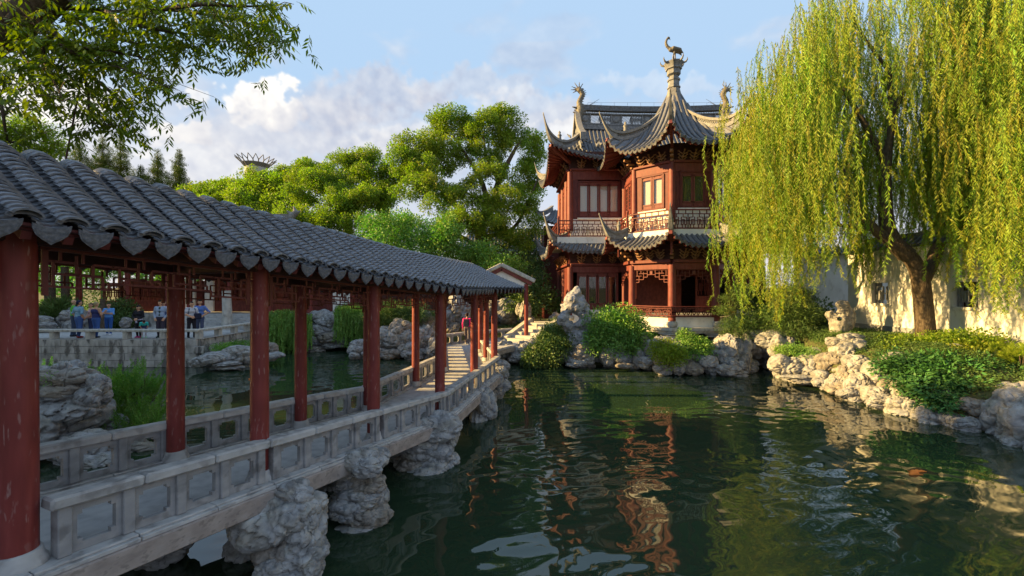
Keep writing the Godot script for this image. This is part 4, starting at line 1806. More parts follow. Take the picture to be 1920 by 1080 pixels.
	mb.hexa(panel_corners(W(XL, 0, DB), W(XR, 0, DB), 1.8, 11.3, 0.2))
	mb.hexa(panel_corners(W(XL + 0.1, 0, 25.6), W(XR - 0.1, 0, 25.6), 5.3, 10.0, 0.1))
	part("rear_wall", mb, M.red_dark, root)
	# ---- roofs of the octagonal bay
	for k in 5:
		var la := 0.92
		var lb := 0.92
		roof_slope(root, facet(oct(k, 4.2, 10.15), oct(k + 1, 4.2, 10.15), oct(k, 0.34, 13.95), oct(k + 1, 0.34, 13.95), la, lb), 0.42)
		roof_slope(root, facet(oct(k, 4.2, 5.56), oct(k + 1, 4.2, 5.56), oct(k, 3.12, 6.12), oct(k + 1, 3.12, 6.12), 0.62, 0.62, 0.35, 1.0), 0.98)
	for k in 6:
		if k > 0 and k < 5:
			hip_ridge(root, [oct(k, 0.30, 14.25), oct(k, 0.59, 13.3), oct(k, 1.34, 12.58), oct(k, 2.27, 11.96), oct(k, 3.24, 11.58), oct(k, 3.95, 11.56), oct(k, 4.38, 11.84), oct(k, 4.72, 12.34)], 0.46, 0.26, 0.66, M.ridge_pale)
			hip_ridge(root, [oct(k, 3.05, 6.72), oct(k, 3.4, 6.56), oct(k, 3.8, 6.48), oct(k, 4.15, 6.58), oct(k, 4.45, 6.86), oct(k, 4.74, 7.34)], 0.42, 0.15, 0.15, M.ridge)
			for q in [[3.15, 11.62], [3.55, 6.55]]:
				var fg := MB.new()
				fg.lathe(Transform3D(Basis(), oct(k, q[0], q[1] - 0.02)), [[0.10, 0.0], [0.085, 0.22], [0.12, 0.24], [0.10, 0.30], [0.05, 0.34], [0.075, 0.40], [0.03, 0.48], [0.0, 0.5]], 8)
				part("hip_finial", fg, M.ridge_pale, root)
	# ---- spire
	mb = MB.new()
	mb.lathe(Transform3D(Basis(), W(OX, 0, OD)), [[0.40, 13.75], [0.29, 14.3], [0.34, 14.32], [0.34, 14.40], [0.28, 14.42], [0.28, 14.70], [0.33, 14.72], [0.33, 14.82], [0.22, 14.86], [0.22, 14.98], [0.35, 15.05], [0.35, 15.30], [0.42, 15.32], [0.42, 15.40], [0.38, 15.42], [0.47, 15.58], [0.52, 15.68], [0.0, 15.68]], 8, true)
	part("spire", mb, M.ridge, root)
	for k in 8:
		mb = MB.new()
		var q := oct(k, 0.55, 15.62)
		var o := (oct(k, 1) - oct(k, 0))
		mb.tube([q - o * 0.08, q + o * 0.06 + up * 0.05, q + o * 0.13 + up * 0.16, q + o * 0.12 + up * 0.27], [0.055, 0.05, 0.035, 0.01], 6)
		part("spire_petal", mb, M.ridge, root)
	crane_figure(root, W(OX, 15.68, OD))
	# ---- roofs of the hall
	var el := 2.07
	var er := 15.27
	var d0 := 22.8
	var d1 := 30.7
	var ye := 10.40
	roof_slope(root, facet(W(el, ye, d0), W(er, ye, d0), W(4.0, 13.4, 26.4), W(13.34, 13.4, 26.4), 1.0, 1.0, 0.55), 0.34)
	roof_slope(root, facet(W(el, ye, d1), W(el, ye, d0), W(4.0, 12.1, 28.2), W(4.0, 12.1, 25.1), 1.0, 1.0, 0.45), 0.6)
	roof_slope(root, facet(W(er, ye, d0), W(er, ye, d1), W(13.34, 12.1, 25.1), W(13.34, 12.1, 28.2), 1.0, 1.0, 0.45), 0.6)
	roof_slope(root, facet(W(er, ye, d1), W(el, ye, d1), W(13.34, 13.4, 26.5), W(4.0, 13.4, 26.5), 1.0, 1.0, 0.55), 0.34)
	var ys := 5.60
	roof_slope(root, facet(W(el, ys, d0), W(6.0, ys, d0), W(XL - 0.8, 6.12, DF - 0.9), W(6.0, 6.12, DF - 0.9), 0.62, 0.0, 0.35, 1.0), 0.98)
	roof_slope(root, facet(W(11.34, ys, d0), W(er, ys, d0), W(11.34, 6.12, DF - 0.9), W(XR + 0.8, 6.12, DF - 0.9), 0.0, 0.62, 0.35, 1.0), 0.98)
	roof_slope(root, facet(W(el, ys, d1), W(el, ys, d0), W(XL - 0.8, 6.12, DB + 0.3), W(XL - 0.8, 6.12, DF - 0.9), 0.62, 0.62, 0.35, 1.0), 0.98)
	for s in [-1.0, 1.0]:
		for fb in 2:
			var cx: float = el if s < 0 else er
			var cd: float = d0 if fb == 0 else d1
			var o := Vector2(s, -1.0 if fb == 0 else 1.0) * 0.7071
			var hp := func(back: float, y: float): return W(cx - o.x * back, y, cd - o.y * back)
			hip_ridge(root, [hp.call(2.7, 12.75), hp.call(2.0, 12.2), hp.call(1.3, 11.85), hp.call(0.6, 11.75), hp.call(0.0, 11.9), hp.call(-0.35, 12.25), hp.call(-0.62, 12.85)], 0.44, 0.1, 0.45, M.ridge_pale)
			hip_ridge(root, [hp.call(1.35, 6.75), hp.call(0.9, 6.58), hp.call(0.45, 6.52), hp.call(0.05, 6.66), hp.call(-0.28, 7.0), hp.call(-0.6, 7.62)], 0.42, 0.15, 0.15, M.ridge_pale)
			var rb := MB.new()
			rb.beam(hp.call(1.9, 10.6), hp.call(-0.05, 11.25), 0.14, 0.16)
			part("corner_rafter", rb, M.red, root)
			rb = MB.new()
			rb.beam(hp.call(1.2, 5.75), hp.call(-0.05, 6.1), 0.14, 0.16)
			part("corner_rafter", rb, M.red, root)
			if fb == 0:
				var fg := MB.new()
				fg.lathe(Transform3D(Basis(), hp.call(0.75, 11.7)), [[0.11, 0.0], [0.09, 0.24], [0.13, 0.26], [0.10, 0.33], [0.05, 0.37], [0.08, 0.44], [0.03, 0.52], [0.0, 0.55]], 8)
				part("hip_finial", fg, M.ridge, root)
	# gables and main ridge
	for s in [-1.0, 1.0]:
		var gx: float = 4.02 if s < 0 else 13.32
		mb = MB.new()
		mb.prism(PackedVector2Array([Vector2(-2.3, 11.7), Vector2(2.3, 11.7), Vector2(0.9, 12.6), Vector2(0.15, 13.5), Vector2(-0.15, 13.5), Vector2(-0.9, 12.6)]), Transform3D(Basis(up, PI / 2), W(gx, 0, 26.45)), 0.12)
		part("gable", mb, M.ridge, root)
		for fb in [-1.0, 1.0]:
			var rp := MB.new()
			var pts := smooth_path([W(gx, 14.55, 26.45 + fb * 0.15), W(gx, 13.75, 26.45 + fb * 0.75), W(gx, 13.05, 26.45 + fb * 1.5), W(gx, 12.45, 26.45 + fb * 2.4)], 10)
			var ws := []
			var z0 := []
			var z1 := []
			for q in pts:
				ws.append(0.30)
				z0.append(0.0)
				z1.append(0.42)
			rib(rp, pts, ws, z0, z1)
			part("gable_ridge", rp, M.ridge_pale, root)
	main_ridge(root)
	dragon_figure(root, W(4.15, 14.55, 26.4), 1.0)
	dragon_figure(root, W(13.25, 14.55, 26.4), -1.0)
	# carved ornament heaped at the foot of the gable ridge
	for s in [-1.0, 1.0]:
		var heap := MB.new()
		var prims := []
		var r := RandomNumberGenerator.new()
		r.seed = 31
		for i in 26:
			var q := W((3.4 if s < 0 else 13.94) + s * -1.0 * r.randf_range(-0.8, 1.9), 11.55 + r.randf_range(-0.1, 0.55), r.randf_range(23.7, 24.6))
			prims.append([q, q + Vector3(r.randf_range(-0.2, 0.2), r.randf_range(0, 0.2), r.randf_range(-0.15, 0.15)), r.randf_range(0.05, 0.11), 0.05])
		soft_body(heap, prims, 0.05, 30.0, [], 0.03, 4.0)
		part("carved_ornament", heap, M.ridge, root)


func stepped_frieze(mb: MB, a: Vector3, b: Vector3):
	# hanging frieze that is deep beside the columns and shallow in the middle
	var l := a.distance_to(b)
	var u := (b - a) / l
	var w := 0.03
	var bar := func(x0: float, y0: float, x1: float, y1: float):
		mb.beam(a + u * x0 * l - Vector3(0, y0, 0), a + u * x1 * l - Vector3(0, y1, 0), w, w, Vector3.UP if absf(y0 - y1) < 0.001 else u)
	bar.call(0, 0.02, 1, 0.02)
	for s in 2:
		var f := func(x: float): return x if s == 0 else 1.0 - x
		bar.call(f.call(0.0), 0.0, f.call(0.0), 0.78)
		bar.call(f.call(0.0), 0.62, f.call(0.12), 0.62)
		bar.call(f.call(0.12), 0.62, f.call(0.12), 0.30)
		bar.call(f.call(0.0), 0.48, f.call(0.26), 0.48)
		bar.call(f.call(0.26), 0.48, f.call(0.26), 0.1)
		bar.call(f.call(0.0), 0.30, f.call(0.2), 0.30)
		bar.call(f.call(0.12), 0.18, f.call(0.38), 0.18)
		bar.call(f.call(0.26), 0.36, f.call(0.38), 0.36)
		bar.call(f.call(0.38), 0.36, f.call(0.38), 0.0)
		bar.call(f.call(0.38), 0.24, f.call(0.5), 0.24)
		bar.call(f.call(0.06), 0.0, f.call(0.06), 0.30)
		bar.call(f.call(0.18), 0.0, f.call(0.18), 0.18)
	var m := a + u * l * 0.5 - Vector3(0, 0.16, 0)
	mb.box(Transform3D(basis_to(u.cross(Vector3.UP)), m), Vector3(0.16, 0.2, 0.05), 0.02)


func main_ridge(root: Node):
	var r := node_part("main_ridge", root)
	var x0 := 4.2
	var x1 := 13.2
	var d := 26.45
	var sag := func(x: float) -> float:
		var t := (x - x0) / (x1 - x0) * 2.0 - 1.0
		return 0.12 * t * t
	var bands := [[13.35, 13.62, 0.34], [13.66, 13.74, 0.26], [14.30, 14.38, 0.26], [14.52, 14.60, 0.30], [14.60, 14.86, 0.24]]
	for b in bands:
		var mb := MB.new()
		var pts := []
		var w := []
		var y0 := []
		var y1 := []
		for i in 13:
			var x := lerpf(x0, x1, i / 12.0)
			pts.append(W(x, b[1] + sag.call(x), d))
			w.append(b[2])
			y0.append(0.0)
			y1.append(b[1] - b[0])
		rib(mb, pts, w, y0, y1)
		part("ridge_band", mb, M.ridge if b[0] < 14.5 else M.roof_grey, r)
	# pierced panels between the bands
	var n := 14
	for i in n:
		var a := lerpf(x0, x1, float(i) / n)
		var b := lerpf(x0, x1, (i + 1.0) / n)
		var y: float = sag.call((a + b) / 2)
		var mb := MB.new()
		mb.beam(W(a, 13.7 + y, d), W(a, 14.34 + y, d), 0.2, 0.07, Vector3.RIGHT)
		if i % 3 == 1:
			for k in 9:
				var t := k / 8.0
				mb.beam(W(lerpf(a, b, t) - 0.12, 13.72 + y, d), W(minf(lerpf(a, b, t) + 0.14, b), 14.32 + y, d), 0.06, 0.035, Vector3.RIGHT)
		elif i % 3 == 0:
			mb.hexa(panel_corners(W(a, 0, d), W(b, 0, d), 13.72 + y, 14.32 + y, 0.1))
			mb.lathe(Transform3D(Basis(Vector3.RIGHT, PI / 2), W((a + b) / 2, 14.02 + y, d - 0.05)), [[0.2, 0.0], [0.2, 0.03], [0.14, 0.06], [0.0, 0.08]], 10, true)
		else:
			for k in 7:
				var t := (k + 0.5) / 7.0
				mb.tube([W(lerpf(a, b, t), 13.72 + y, d), W(lerpf(a, b, t) + 0.05, 14.0 + y, d - 0.03), W(lerpf(a, b, t) - 0.04, 14.32 + y, d)], [0.03, 0.05, 0.03], 5)
		part("ridge_panel", mb, M.ridge, r)
		var lace := MB.new()
		for k in 6:
			var t := (k + 0.5) / 6.0
			lace.beam(W(lerpf(a, b, t) - 0.05, 14.37 + y, d), W(lerpf(a, b, t) + 0.04, 14.53 + y, d), 0.05, 0.03, Vector3.RIGHT)
		part("ridge_lace", lace, M.ridge, r)
	# thin wire on little stakes along the top
	var wr := MB.new()
	for i in 11:
		var x := lerpf(x0 + 0.5, x1 - 0.3, i / 10.0)
		wr.tube([W(x, 14.86, d), W(x, 15.13, d)], [0.008, 0.008], 4)
	wr.tube([W(x0 + 0.5, 15.13, d), W(x1 - 0.3, 15.13, d)], [0.008, 0.008], 4)
	part("ridge_wire", wr, M.thin_metal, r)


func dragon_figure(root: Node, at: Vector3, s: float):
	# s = 1: head towards the ridge's outer left end
	var mb := MB.new()
	var prims := []
	var v := func(x: float, y: float, z := 0.0): return at + Vector3(x * s, y, z)
	var keys := [v.call(0.05, -0.1), v.call(0.10, 0.25), v.call(0.0, 0.55), v.call(0.12, 0.85), v.call(0.20, 1.1), v.call(0.05, 1.3), v.call(-0.08, 1.38)]
	var rad := [0.22, 0.20, 0.155, 0.14, 0.13, 0.14, 0.09]
	var pts := smooth_path(keys, 12)
	for i in 12:
		prims.append([pts[i], pts[i + 1], rad[i / 2], rad[mini(i / 2 + 1, 6)]])
		if i % 1 == 0 and i > 0:
			prims.append([pts[i], pts[i] + Vector3(s * 0.27, 0.09, 0), 0.045, 0.022])
	for q in [[-0.46, 1.56], [-0.50, 1.36], [-0.28, 1.80], [0.02, 1.84], [-0.40, 1.16], [0.24, 1.74]]:
		prims.append([v.call(0.0, 1.36), v.call(q[0], q[1]), 0.05, 0.024])
	for q in [[-0.42, 0.28, 0.05], [-0.30, 0.12, -0.05], [-0.38, -0.05, 0.05], [-0.30, -0.22, 0.0], [-0.24, -0.4, 0.05], [-0.16, 0.35, 0.0]]:
		prims.append([v.call(0.0, q[1] * 0.7), v.call(q[0], q[1], q[2]), 0.09, 0.035])
	prims.append([v.call(0.1, 0.0), v.call(0.42, 0.08), 0.13, 0.09])
	prims.append([v.call(0.0, -0.5), v.call(0.05, 0.0), 0.22, 0.2])
	soft_body(mb, prims, 0.03, 60.0, [], 0.012, 6.0)
	var o := part("dragon_figure", mb, M.bronze, root)
	var wh := MB.new()
	wh.tube([v.call(0.42, 0.1), v.call(0.65, 0.42), v.call(0.95, 0.6), v.call(1.25, 0.78)], [0.022, 0.018, 0.014, 0.008], 5)
	wh.tube([v.call(0.42, 0.1), v.call(0.62, 0.36), v.call(0.9, 0.52), v.call(1.12, 0.58)], [0.018, 0.014, 0.011, 0.007], 5)
	part("whisker", wh, M.thin_metal, o)


func crane_figure(root: Node, at: Vector3):
	var mb := MB.new()
	var v := func(x: float, y: float, z := 0.0): return at + Vector3(x, y, z)
	var prims := []
	var neck := smooth_path([v.call(-0.20, 0.78), v.call(-0.36, 0.92), v.call(-0.42, 1.1), v.call(-0.38, 1.26), v.call(-0.30, 1.36)], 8)
	for i in 8:
		prims.append([neck[i], neck[i + 1], lerpf(0.075, 0.036, i / 8.0), lerpf(0.075, 0.036, (i + 1) / 8.0)])
	prims.append([v.call(-0.30, 1.37), v.call(-0.26, 1.37), 0.055, 0.05])
	prims.append([v.call(-0.26, 1.36), v.call(-0.17, 1.24), 0.03, 0.010])
	prims.append([v.call(-0.16, 0.74), v.call(0.10, 0.70), 0.12, 0.14])
	prims.append([v.call(0.10, 0.70), v.call(0.38, 0.58), 0.12, 0.06])
	for z in [-0.11, 0.11]:
		prims.append([v.call(-0.05, 0.76, z), v.call(0.28, 0.68, z), 0.10, 0.09])
		prims.append([v.call(0.28, 0.68, z), v.call(0.46, 0.50, z), 0.07, 0.025])
	prims.append([v.call(0.30, 0.62), v.call(0.50, 0.58), 0.06, 0.02])
	prims.append([v.call(0.02, 0.58, 0.05), v.call(-0.06, 0.32, 0.05), 0.045, 0.026])
	prims.append([v.call(-0.06, 0.32, 0.05), v.call(0.04, 0.0, 0.05), 0.026, 0.026])
	prims.append([v.call(0.08, 0.58, -0.05), v.call(0.10, 0.32, -0.05), 0.045, 0.026])
	prims.append([v.call(0.10, 0.32, -0.05), v.call(0.10, 0.0, -0.05), 0.026, 0.026])
	prims.append([v.call(-0.12, 0.0, 0.02), v.call(0.2, 0.0, -0.02), 0.03, 0.03])
	soft_body(mb, prims, 0.022, 60.0)
	part("crane_figure", mb, M.bronze, root)


# ---------------------------------------------------------------- terrace, hall, walls
const TERRACE := 1.29


func build_terrace():
	var up := Vector3.UP
	var t := MB.new()
	t.box(Transform3D(Basis(), W(-27.35, 0.35, 23.6)), Vector3(25.7, 1.86, 7.9))
	var ter := structure("terrace", t, M.paving)
	# facing blocks, in courses; the joints stay open
	var blocks := []
	for s in [0.72, 0.86, 0.64]:
		var m := MB.new()
		m.box(Transform3D(), Vector3(s - 0.012, 0.312, 0.16), 0.012)
		blocks.append(m.mesh())
	var r := RandomNumberGenerator.new()
	r.seed = 12
	for face in 2:
		for c in 5:
			var x: float = 0.0 - (0.3 if c % 2 else 0.0)
			var lim := 9.5 if face == 0 else 4.3
			while x < lim:
				var k := r.randi() % 3
				var s: float = [0.72, 0.86, 0.64][k]
				var y := TERRACE - 0.16 - 0.322 * c
				var q: Vector3
				var b := Basis()
				if face == 0:
					q = W(-14.42 - x - s / 2, y, 19.58 + r.randf_range(-0.012, 0.012))
				else:
					q = W(-14.42 + r.randf_range(-0.012, 0.012), y, 19.66 + x + s / 2)
					b = Basis(up, PI / 2)
				part("block", blocks[k], M.block, ter, Transform3D(b, q))
				x += s
	# paving slabs near the edge
	for i in 7:
		for j in 4:
			var m := MB.new()
			m.box(Transform3D(Basis(), W(-22.4 + i * 1.25, TERRACE + 0.004, 20.2 + j * 0.95)), Vector3(1.235, 0.03, 0.935), 0.006)
			part("paving_slab", m, M.paving, ter)
	# bench rail
	var rail := thing("stone_rail", "low stone bench rail on short posts along the terrace edge", "railing")
	var px := [-22.7, -21.1, -19.45, -17.75, -16.05]
	var pm := MB.new()
	pm.box(Transform3D(Basis(), Vector3(0, 0.165, 0)), Vector3(0.24, 0.33, 0.26), 0.015)
	var pmesh := pm.mesh()
	for x in px:
		part("post", pmesh, M.stone_pale, rail, Transform3D(Basis(), W(x, TERRACE + 0.004, 19.68)))
	for d in [19.72, 21.0, 22.2, 23.3]:
		part("post", pmesh, M.stone_pale, rail, Transform3D(Basis(), W(-14.46, TERRACE + 0.004, d)))
	for k in 5:
		var m := MB.new()
		var xa := -14.36 - 1.75 * k
		m.beam(W(xa - 0.004, TERRACE + 0.395, 19.68), W(xa - 1.746, TERRACE + 0.395, 19.68), 0.34, 0.12, up, 0.02)
		part("rail_stone", m, M.stone_pale, rail)
	for k in 3:
		var m := MB.new()
		m.beam(W(-14.46, TERRACE + 0.395, 19.86 + k * 1.3), W(-14.46, TERRACE + 0.395, 21.15 + k * 1.3), 0.34, 0.12, up, 0.02)
		part("rail_stone", m, M.stone_pale, rail)
	build_hall()


func build_hall():
	var up := Vector3.UP
	var h := thing("garden_hall", "long dark red hall with lattice panels behind the terrace visitors", "hall")
	var y0 := 2.12
	var m := MB.new()
	m.box(Transform3D(Basis(), W(-18.2, 1.5, 29.3)), Vector3(17.6, 1.2, 7.0))
	part("platform", m, M.block, h)
	for k in 4:
		m = MB.new()
		m.box(Transform3D(Basis(), W(-16.5, 1.29 + 0.1 + 0.2 * k, 24.6 + 0.3 * k)), Vector3(7.8, 0.2, 0.62), 0.015)
		part("step", m, M.paving, h)
	m = MB.new()
	m.prism(PackedVector2Array([Vector2(0, 0), Vector2(1.5, 0), Vector2(1.5, 0.85), Vector2(1.3, 0.85)]), Transform3D(Basis(up, PI / 2), W(-12.5, 1.29, 24.2)), 0.35)
	part("stair_cheek", m, M.stone_pale, h)
	var xs := [-26.6, -23.6, -21.2, -19.8, -17.4, -14.9, -12.4, -9.8]
	for x in xs:
		m = MB.new()
		m.lathe(Transform3D(Basis(), W(x, y0, 26.2)), [[0.2, 0.0], [0.2, 0.12], [0.15, 0.14], [0.14, 3.4]], 14)
		part("column", m, M.column, h)
	for i in xs.size() - 1:
		var a := W(xs[i], 0, 26.25)
		var b := W(xs[i + 1], 0, 26.25)
		m = MB.new()
		m.hexa(panel_corners(W(xs[i], 0, 27.8), W(xs[i + 1], 0, 27.8), y0, y0 + 0.7, 0.08))
		if i != 4:
			lattice_bars(m, W(xs[i], 0, 27.8), W(xs[i + 1], 0, 27.8), y0 + 0.72, y0 + 1.75, 5, 0.05)
			m.beam(W(xs[i], y0 + 1.8, 27.8), W(xs[i + 1], y0 + 1.8, 27.8), 0.1, 0.12)
		part("lattice_panel", m, M.red_dark, h)
		m = MB.new()
		lattice_frieze(m, a + up * (y0 + 3.05), b + up * (y0 + 3.05), 0.5)
		part("lattice_frieze", m, M.red_dark, h)
		m = MB.new()
		m.beam(a + up * (y0 + 3.25), b + up * (y0 + 3.25), 0.18, 0.32)
		part("eave_beam", m, M.wood, h)
	for q in [[-21.15, -20.55, 2.7], [-19.9, -19.35, 2.7], [-11.6, -10.4, 1.9]]:
		m = MB.new()
		m.hexa(panel_corners(W(q[0], 0, 27.7), W(q[1], 0, 27.7), y0, y0 + q[2], 0.15))
		part("white_wall", m, M.plaster, h)
	m = MB.new()
	m.hexa(panel_corners(W(-27.0, 0, 29.6), W(-9.8, 0, 29.6), y0, y0 + 2.0, 0.1))
	m.hexa(panel_corners(W(-20.5, 0, 29.45), W(-9.8, 0, 29.45), y0, y0 + 2.7, 0.1))
	part("back_wall", m, M.red_dark, h)
	# roof: front and rear slopes, ridge with upturned end
	var fr := facet(W(-27.5, y0 + 3.3, 25.0), W(-12.6, y0 + 3.3, 25.0), W(-26.5, 8.4, 30.0), W(-15.3, 8.4, 30.0), 0.4, 0.5, 0.4)
	roof_slope(h, fr, 0.4, 0.3)
	roof_slope(h, facet(W(-12.6, y0 + 3.3, 34.0), W(-27.5, y0 + 3.3, 34.0), W(-15.3, 8.4, 30.0), W(-26.5, 8.4, 30.0), 0.4, 0.4, 0.4), 0.4, 0.3)
	roof_slope(h, facet(W(-12.6, y0 + 3.3, 25.0), W(-12.6, y0 + 3.3, 34.0), W(-15.3, 8.4, 29.9), W(-15.3, 8.4, 30.1), 0.5, 0.4, 0.4), 0.4, 0.3)
	m = MB.new()
	m.beam(W(-26.5, 8.6, 30), W(-15.4, 8.6, 30), 0.3, 0.45)
	part("roof_ridge", m, M.ridge_pale, h)
	m = MB.new()
	soft_body(m, [[W(-15.5, 8.6, 30), W(-15.2, 8.95, 30), 0.24, 0.18], [W(-15.2, 8.95, 30), W(-15.35, 9.35, 30), 0.16, 0.06], [W(-15.5, 8.8, 30), W(-15.8, 9.05, 30), 0.15, 0.06], [W(-15.2, 8.8, 30), W(-14.9, 9.05, 30), 0.1, 0.05]], 0.05, 30.0)
	part("ridge_finial", m, M.ridge_pale, h)
	# second low wing to the side, half hidden by rocks
	m = MB.new()
	m.hexa(panel_corners(W(-9.6, 0, 28.6), W(-3.5, 0, 28.6), 1.0, 4.6, 0.2))
	part("side_wall", m, M.wood, h)


func build_far_buildings():
	var up := Vector3.UP
	# gabled roof where the covered way turns behind the bridge
	var g := thing("gate_roof", "small gabled roof with a red bargeboard behind the far end of the bridge", "roof")
	var m := MB.new()
	for s in [-1.0, 1.0]:
		m.beam(W(-0.55, 4.86, 22.3), W(-0.55 + s * 1.75, 4.00, 22.3), 0.16, 0.20, up, 0.02)
	part("ridge_band", m, M.stone_pale, g)
	m = MB.new()
	for s in [-1.0, 1.0]:
		m.beam(W(-0.55, 4.66, 22.36), W(-0.55 + s * 1.6, 3.88, 22.36), 0.10, 0.24, up)
	part("bargeboard", m, M.red, g)
	m = MB.new()
	for s in [-1.0, 1.0]:
		m.quad(W(-0.55, 4.80, 22.2), W(-0.55 + s * 1.7, 3.94, 22.2), W(-0.55 + s * 1.7, 3.94, 25.5), W(-0.55, 4.80, 25.5), up)
		for k in 12:
			m.tube([W(-0.55, 4.84, 22.45 + k * 0.26), W(-0.55 + s * 1.75, 3.97, 22.45 + k * 0.26)], [0.06, 0.06], 6)
	part("tile_rows", m, M.tile, g).set_meta("kind", "stuff")
	m = MB.new()
	m.prism(PackedVector2Array([Vector2(-1.5, 3.75), Vector2(1.5, 3.75), Vector2(0, 4.55)]), Transform3D(Basis(), W(-0.55, 0, 22.45)), 0.08)
	part("gable", m, M.plaster, g)
	for q in [[-1.85, 22.6], [0.75, 22.4], [-1.9, 25.2], [0.8, 25.2]]:
		m = MB.new()
		m.lathe(Transform3D(Basis(), W(q[0], 0.9, q[1])), [[0.11, 0.0], [0.1, 2.95]], 12)
		part("column", m, M.column, g)
	# house behind the pavilion
	var b := thing("rear_house", "dark tiled house with barred windows half hidden behind the pavilion", "house")
	m = MB.new()
	m.box(Transform3D(Basis(), W(2.0, 3.6, 40.0)), Vector3(13.0, 6.0, 6.0))
	part("wall", m, M.wood, b)
	roof_slope(b, facet(W(-5, 4.35, 35.8), W(8.5, 4.35, 35.8), W(-5, 5.2, 37.0), W(8.5, 5.2, 37.0), 0.0, 0.0, 0.2), 0.95, 0.3)
	roof_slope(b, facet(W(-5, 6.7, 36.0), W(8.5, 6.7, 36.0), W(-4, 9.2, 40.0), W(7.5, 9.2, 40.0), 0.6, 0.6, 0.5), 0.3, 0.3)
	for i in 8:
		window(b, W(-3.4 + i * 1.3, 0, 36.95), W(-2.3 + i * 1.3, 0, 36.95), 5.3, 6.6, 2, "blind")
	# another roof corner just beside the pavilion
	var c := thing("rear_roof", "grey roof corner with an upturned horn close behind the pavilion", "roof")
	roof_slope(c, facet(W(1.9, 8.55, 33.6), W(9.0, 8.55, 33.6), W(3.4, 10.2, 36.0), W(9.0, 10.2, 36.0), 0.9, 0.0, 0.4), 0.5, 0.28)
	hip_ridge(c, [W(3.4, 10.6, 36.0), W(2.9, 10.15, 35.2), W(2.4, 9.85, 34.4), W(2.0, 9.8, 33.8), W(1.75, 10.1, 33.4), W(1.6, 10.7, 33.15)], 0.4, 0.2, 0.2, M.ridge)
	m = MB.new()
	m.box(Transform3D(Basis(), W(5.6, 4.6, 36.2)), Vector3(6.0, 8.2, 3.0))
	part("wall", m, M.red_dark, c)
	# far office tower that ends in a crown of petals
	var t := thing("distant_tower", "far tower top shaped like a metal lotus crown above the trees", "tower")
	var cx := -360.0
	var cd := 600.0
	m = MB.new()
	m.lathe(Transform3D(Basis(), W(cx, 0, cd)), [[14, 0], [14, 172], [10, 176]], 20)
	part("shaft", m, M.stone_pale, t)
	for k in 18:
		var a := TAU * k / 18.0
		var o := Vector3(cos(a), 0, sin(a))
		var s := Vector3(-sin(a), 0, cos(a))
		m = MB.new()
		var c0 := W(cx, 0, cd)
		for q in [-1.0, 1.0]:
			m.tube([c0 + o * 11 + s * q * 2.2 + up * 170, c0 + o * 19 + s * q * 3.4 + up * 180, c0 + o * 26 + up * 186], [0.8, 0.7, 0.4], 5)
		m.quad(c0 + o * 11 - s * 2.2 + up * 170, c0 + o * 11 + s * 2.2 + up * 170, c0 + o * 17 + s * 2.6 + up * 178, c0 + o * 17 - s * 2.6 + up * 178, o + up)
		part("petal", m, M.ridge_pale, t)


